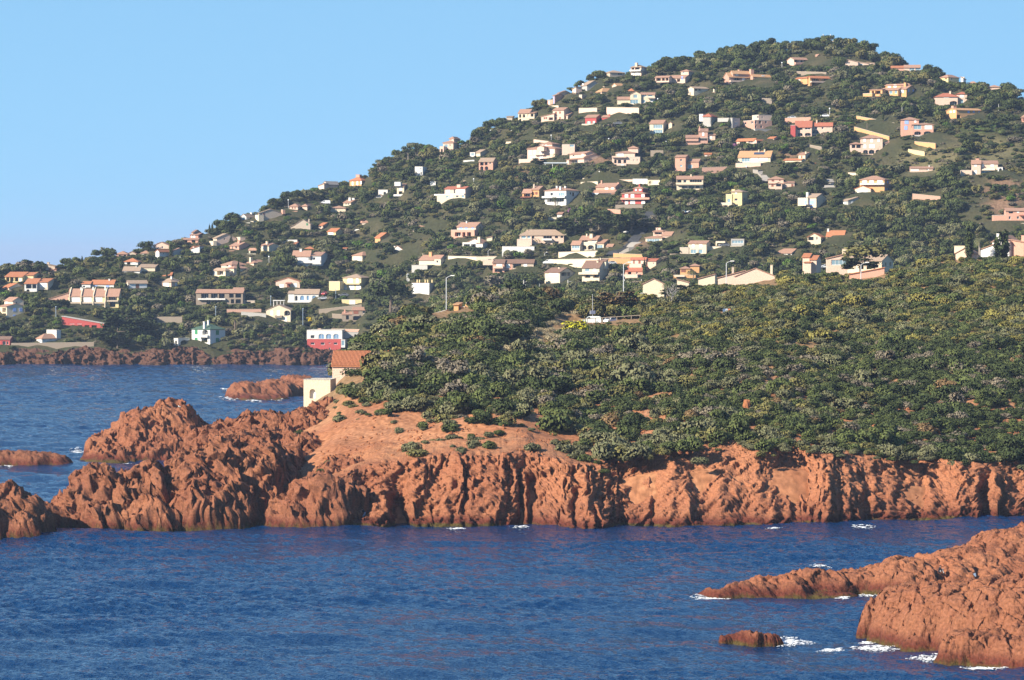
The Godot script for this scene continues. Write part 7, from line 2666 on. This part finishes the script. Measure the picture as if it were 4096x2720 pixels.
# one continuous skin over jointed capsules, meshed as surface nets; colours by the nearest limb
func figure(bones: Array, cell: float) -> ArrayMesh:
	var lo := Vector3.ONE * 1e9
	var hi := -lo
	for b in bones:
		for p in [b[0], b[1]]:
			var r := Vector3.ONE * (maxf(b[2], b[3]) + cell * 2.0)
			lo = lo.min(p - r)
			hi = hi.max(p + r)
	var n := Vector3i(((hi - lo) / cell).ceil()) + Vector3i.ONE
	var val := PackedFloat32Array()
	val.resize(n.x * n.y * n.z)
	for z in n.z:
		for y in n.y:
			for x in n.x:
				var p := lo + Vector3(x, y, z) * cell
				var acc := 0.0
				for b in bones:
					var ab: Vector3 = b[1] - b[0]
					var t := clampf((p - b[0]).dot(ab) / ab.length_squared(), 0.0, 1.0)
					acc += exp(-28.0 * (p.distance_to(b[0] + ab * t) - lerpf(b[2], b[3], t)))
				val[(z * n.y + y) * n.x + x] = -log(maxf(acc, 1e-20)) / 28.0
	var vert := {}
	var pos := PackedVector3Array()
	var col := PackedColorArray()
	var idx := PackedInt32Array()
	var sx := 1
	var sy := n.x
	var sz := n.x * n.y
	for z in n.z - 1:
		for y in n.y - 1:
			for x in n.x - 1:
				var i := (z * n.y + y) * n.x + x
				var sum := Vector3.ZERO
				var cnt := 0
				for e in 12:
					var ax := e / 4
					var o1 := e % 2
					var o2 := (e / 2) % 2
					var a := Vector3i.ZERO
					if ax == 0:
						a = Vector3i(0, o1, o2)
					elif ax == 1:
						a = Vector3i(o1, 0, o2)
					else:
						a = Vector3i(o1, o2, 0)
					var b := a
					b[ax] = 1
					var va := val[i + a.x * sx + a.y * sy + a.z * sz]
					var vb := val[i + b.x * sx + b.y * sy + b.z * sz]
					if (va < 0.0) != (vb < 0.0):
						sum += Vector3(a).lerp(Vector3(b), va / (va - vb))
						cnt += 1
				if cnt:
					vert[i] = pos.size()
					var p := lo + (Vector3(x, y, z) + sum / cnt) * cell
					pos.append(p)
					var best := 1e9
					var c := Color.WHITE
					for bn in bones:
						var ab: Vector3 = bn[1] - bn[0]
						var t := clampf((p - bn[0]).dot(ab) / ab.length_squared(), 0.0, 1.0)
						var ds := p.distance_to(bn[0] + ab * t) - lerpf(bn[2], bn[3], t)
						if ds < best:
							best = ds
							c = bn[4]
					col.append(c)
	for z in range(1, n.z - 1):
		for y in range(1, n.y - 1):
			for x in range(1, n.x - 1):
				var i := (z * n.y + y) * n.x + x
				for ax in 3:
					var st: int = [sx, sy, sz][ax]
					if (val[i] < 0.0) == (val[i + st] < 0.0):
						continue
					var s1: int = [sy, sz, sx][ax]
					var s2: int = [sz, sx, sy][ax]
					var q := [vert[i], vert[i - s1], vert[i - s1 - s2], vert[i - s2]]
					if val[i] < 0.0:
						q.reverse()
					idx.append_array(PackedInt32Array([q[0], q[1], q[2], q[0], q[2], q[3]]))
	var arr := []
	arr.resize(Mesh.ARRAY_MAX)
	arr[Mesh.ARRAY_VERTEX] = pos
	arr[Mesh.ARRAY_COLOR] = col
	arr[Mesh.ARRAY_INDEX] = idx
	var m := ArrayMesh.new()
	m.add_surface_from_arrays(Mesh.PRIMITIVE_TRIANGLES, arr)
	var sft := SurfaceTool.new()
	sft.create_from(m, 0)
	sft.generate_normals()
	return sft.commit()


func hand(bones: Array, wrist: Vector3, dir: Vector3, side: Vector3, skin: Color) -> void:
	var palm := wrist + dir * 0.085
	bones.append([wrist, palm, 0.03, 0.034, skin])
	for k in 4:
		var root := palm + side * (0.024 * (k - 1.5))
		var l: float = [0.075, 0.088, 0.082, 0.062][k]
		var mid := root + dir * l * 0.55
		bones.append([root, mid, 0.010, 0.009, skin])
		bones.append([mid, mid + (dir + Vector3(0, -0.7, 0)).normalized() * l * 0.45, 0.009, 0.008, skin])
	bones.append([wrist + dir * 0.02 + side * -0.03, wrist + dir * 0.07 + side * -0.065, 0.012, 0.009, skin])


func people() -> void:
	var skin := Color(0.46, 0.25, 0.17)
	var jeans := Color(0.20, 0.29, 0.40)
	var dark := Color(0.018, 0.018, 0.024)
	var shoe := Color(0.03, 0.03, 0.03)
	var pm := mat("person", Color.WHITE, 0.85)
	pm.vertex_color_use_as_albedo = true
	# the angler: bent forward to the left, feet apart on the ledge
	var b := []
	for s in [[-0.14, 0.12, 0.02], [0.16, -0.08, 0.0]]:
		var ft := Vector3(s[0], 0.08, s[1])
		b.append([ft, ft + Vector3(-0.17, -0.02, 0.03), 0.05, 0.04, shoe])
		b.append([ft, Vector3(s[0] * 0.9 - 0.05, 0.50, s[1]), 0.055, 0.075, jeans])
		b.append([Vector3(s[0] * 0.9 - 0.05, 0.50, s[1]), Vector3(0.13, 0.93, s[1] * 0.8), 0.075, 0.105, jeans])
	b.append([Vector3(0.13, 0.95, 0.08), Vector3(0.13, 0.95, -0.08), 0.12, 0.12, jeans])
	b.append([Vector3(0.12, 1.02, 0.0), Vector3(-0.12, 1.34, 0.0), 0.13, 0.15, dark])
	b.append([Vector3(-0.12, 1.36, 0.16), Vector3(-0.12, 1.36, -0.16), 0.09, 0.09, dark])
	b.append([Vector3(-0.14, 1.40, 0.0), Vector3(-0.25, 1.50, 0.0), 0.055, 0.05, skin])
	b.append([Vector3(-0.29, 1.58, 0.0), Vector3(-0.31, 1.50, 0.0), 0.095, 0.08, skin])
	b.append([Vector3(-0.38, 1.54, 0.0), Vector3(-0.40, 1.53, 0.0), 0.022, 0.018, skin])
	for s in [0.19, -0.19]:
		var el := Vector3(-0.30, 1.12, s * 1.1)
		var wr := Vector3(-0.46, 1.10 - s * 0.5, s * 0.7)
		b.append([Vector3(-0.13, 1.34, s), el, 0.06, 0.05, dark])
		b.append([el, wr, 0.05, 0.034, skin])
		hand(b, wr, (wr - el).normalized(), Vector3(0, 0, 1), skin)
	var ap := at(364.2, 519.8, 498.9)
	var led := rock_at(364.2, 519.0)
	if led != Vector3.ZERO:
		ap = led
	var a := thing("person", "person bending forward in a dark jacket and light blue jeans on the cliff foot ledge", "person", ap - Vector3(0, 0.04, 0))
	part("body", figure(b, 0.036), pm, a)
	part("hair", cap_hair(Vector3(-0.285, 1.60, 0.0), 0.108), mat("hair", lin(0.05, 0.035, 0.025), 0.9), a)
	# the rock sitter: dark jacket and hat, pale trousers, knees drawn up to the right
	b = []
	for s in [0.10, -0.11]:
		var knee := Vector3(0.40, 0.42, s * 1.3)
		b.append([Vector3(0.0, 0.14, s), knee, 0.10, 0.07, Color(0.42, 0.43, 0.42) if s > 0.0 else dark])
		b.append([knee, Vector3(0.58, 0.05, s * 1.3), 0.065, 0.05, Color(0.42, 0.43, 0.42) if s > 0.0 else dark])
		b.append([Vector3(0.58, 0.05, s * 1.3), Vector3(0.75, 0.03, s * 1.3), 0.05, 0.04, shoe])
	b.append([Vector3(0, 0.16, 0.09), Vector3(0, 0.16, -0.09), 0.13, 0.13, dark])
	b.append([Vector3(0.0, 0.22, 0), Vector3(0.08, 0.62, 0), 0.14, 0.16, dark])
	b.append([Vector3(0.08, 0.64, 0.17), Vector3(0.08, 0.64, -0.17), 0.085, 0.085, dark])
	b.append([Vector3(0.09, 0.68, 0), Vector3(0.13, 0.78, 0), 0.055, 0.05, skin])
	b.append([Vector3(0.15, 0.87, 0), Vector3(0.17, 0.79, 0), 0.095, 0.08, skin])
	b.append([Vector3(0.24, 0.83, 0), Vector3(0.26, 0.82, 0), 0.022, 0.018, skin])
	for s in [0.2, -0.2]:
		var el := Vector3(0.22, 0.40, s * 1.15)
		var wr := Vector3(0.42, 0.50, s * 0.6)
		b.append([Vector3(0.08, 0.62, s), el, 0.06, 0.05, dark])
		b.append([el, wr, 0.05, 0.034, dark])
		hand(b, wr, (wr - el).normalized(), Vector3(0, 0, 1), skin)
	var sp := rock_at(939.0, 576.0)
	if sp == Vector3.ZERO:
		sp = at(939, 577, 404)
	var o := thing("person", "person sitting on the right hand rocks in dark jacket, hat and one pale leg", "person", sp + Vector3(0, 0.0, 0.25))
	part("body", figure(b, 0.036), pm, o)
	part("hat", cap_hair(Vector3(0.145, 0.90, 0.0), 0.118), mat("hat", lin(0.02, 0.025, 0.04), 0.9), o)
	var bag := rock_at(975.0, 579.0)
	if bag != Vector3.ZERO:
		var bs := begin()
		bar(bs, Vector3(-0.35, 0, -0.2), Vector3(0.5, 0.15, 0), Vector3(-0.08, 0.42, 0), Vector3(0, 0, 0.32))
		var bo := thing("bag", "small blue grey bag left on the rocks right of the sitting person", "bag", bag)
		part("body", done(bs), mat("bag", lin(0.22, 0.30, 0.42), 0.8), bo)
		var ts := begin()
		tube(ts, [Vector3(-0.3, 0.5, -0.05), Vector3(-0.1, 0.75, -0.05), Vector3(0.1, 0.6, -0.05)], [0.03, 0.03, 0.03], 6)
		part("strap", done(ts), mat("strap", lin(0.03, 0.06, 0.07), 0.8), bo)


func cap_hair(c: Vector3, r: float) -> ArrayMesh:
	var st := begin()
	for i in 4:
		for j in 10:
			var e := []
			for h in [[i, j], [i, j + 1], [i + 1, j + 1], [i + 1, j]]:
				var th: float = 0.55 * PI * h[0] / 4
				var ph: float = TAU * h[1] / 10
				e.append(c + Vector3(sin(th) * cos(ph), cos(th), sin(th) * sin(ph)) * r)
			quad(st, e[0], e[1], e[2], e[3])
	return done(st)


func gulls() -> void:
	var p := at(686.8, 211.8, 420.0)
	var o := thing("seagull", "white seagull gliding low in front of the wooded hillside", "bird", p, 0.15)
	gull(o, true)
	var rp := rock_at(179.6, 408.5)
	if rp != Vector3.ZERO:
		var s := thing("seagull", "tiny white seagull standing on the peak of the rock island", "bird", rp, 0.4)
		gull(s, false)
		s.scale = Vector3.ONE * 1.3


func gull(o: Node3D, flying: bool) -> void:
	var white := Color(0.80, 0.80, 0.78)
	var bones := [[Vector3(-0.22, -0.02, 0), Vector3(0.16, 0.02, 0), 0.06, 0.055, white], [Vector3(-0.22, 0.0, 0), Vector3(-0.31, 0.015, 0), 0.05, 0.045, white], [Vector3(-0.34, 0.01, 0), Vector3(-0.39, 0.0, 0), 0.018, 0.008, Color(0.6, 0.4, 0.05)], [Vector3(0.14, 0.01, 0.02), Vector3(0.30, 0.03, 0.05), 0.03, 0.012, white], [Vector3(0.14, 0.01, -0.02), Vector3(0.30, 0.03, -0.05), 0.03, 0.012, white]]
	if not flying:
		bones = [[Vector3(-0.12, 0.30, 0), Vector3(0.16, 0.22, 0), 0.09, 0.06, white], [Vector3(-0.14, 0.36, 0), Vector3(-0.18, 0.44, 0), 0.05, 0.045, white], [Vector3(-0.22, 0.44, 0), Vector3(-0.28, 0.42, 0), 0.016, 0.008, Color(0.6, 0.4, 0.05)], [Vector3(0.12, 0.24, 0), Vector3(0.32, 0.18, 0), 0.04, 0.012, Color(0.35, 0.36, 0.38)], [Vector3(0.0, 0.22, 0.03), Vector3(0.0, 0.0, 0.03), 0.012, 0.01, Color(0.6, 0.4, 0.1)], [Vector3(0.0, 0.22, -0.03), Vector3(0.0, 0.0, -0.03), 0.012, 0.01, Color(0.6, 0.4, 0.1)]]
	var m := mat("feather", Color.WHITE, 0.7)
	m.vertex_color_use_as_albedo = true
	part("body", figure(bones, 0.016), m, o)
	if not flying:
		return
	# wings: raised at the wrist and drooping to the tips; seen nearly head on they spread across the view
	for sg in [-1.0, 1.0]:
		var st := begin()
		var spine := [Vector3(-0.05, 0.03, 0.0), Vector3(0.25 * sg - 0.03, 0.17 if sg > 0.0 else 0.15, 0.16), Vector3(0.42 * sg, 0.14 if sg > 0.0 else 0.20, 0.22), Vector3(0.70 * sg, 0.02 if sg > 0.0 else 0.14, 0.28)]
		var chord := [0.20, 0.19, 0.15, 0.03]
		for k in 3:
			var a: Vector3 = spine[k]
			var b2: Vector3 = spine[k + 1]
			var ca := Vector3(0.05, -0.05, -0.9).normalized() * float(chord[k])
			var cb := Vector3(0.05, -0.05, -0.9).normalized() * float(chord[k + 1])
			var th := Vector3(0, 0.022, 0)
			quad(st, a + th, b2 + th * 0.5, b2 + cb, a + ca)
			quad(st, a + ca, b2 + cb, b2 - th * 0.5, a - th)
			quad(st, a - th, b2 - th * 0.5, b2 + th * 0.5, a + th)
		part("wing", done(st), mat("wing", lin(0.66, 0.67, 0.68), 0.7), o)
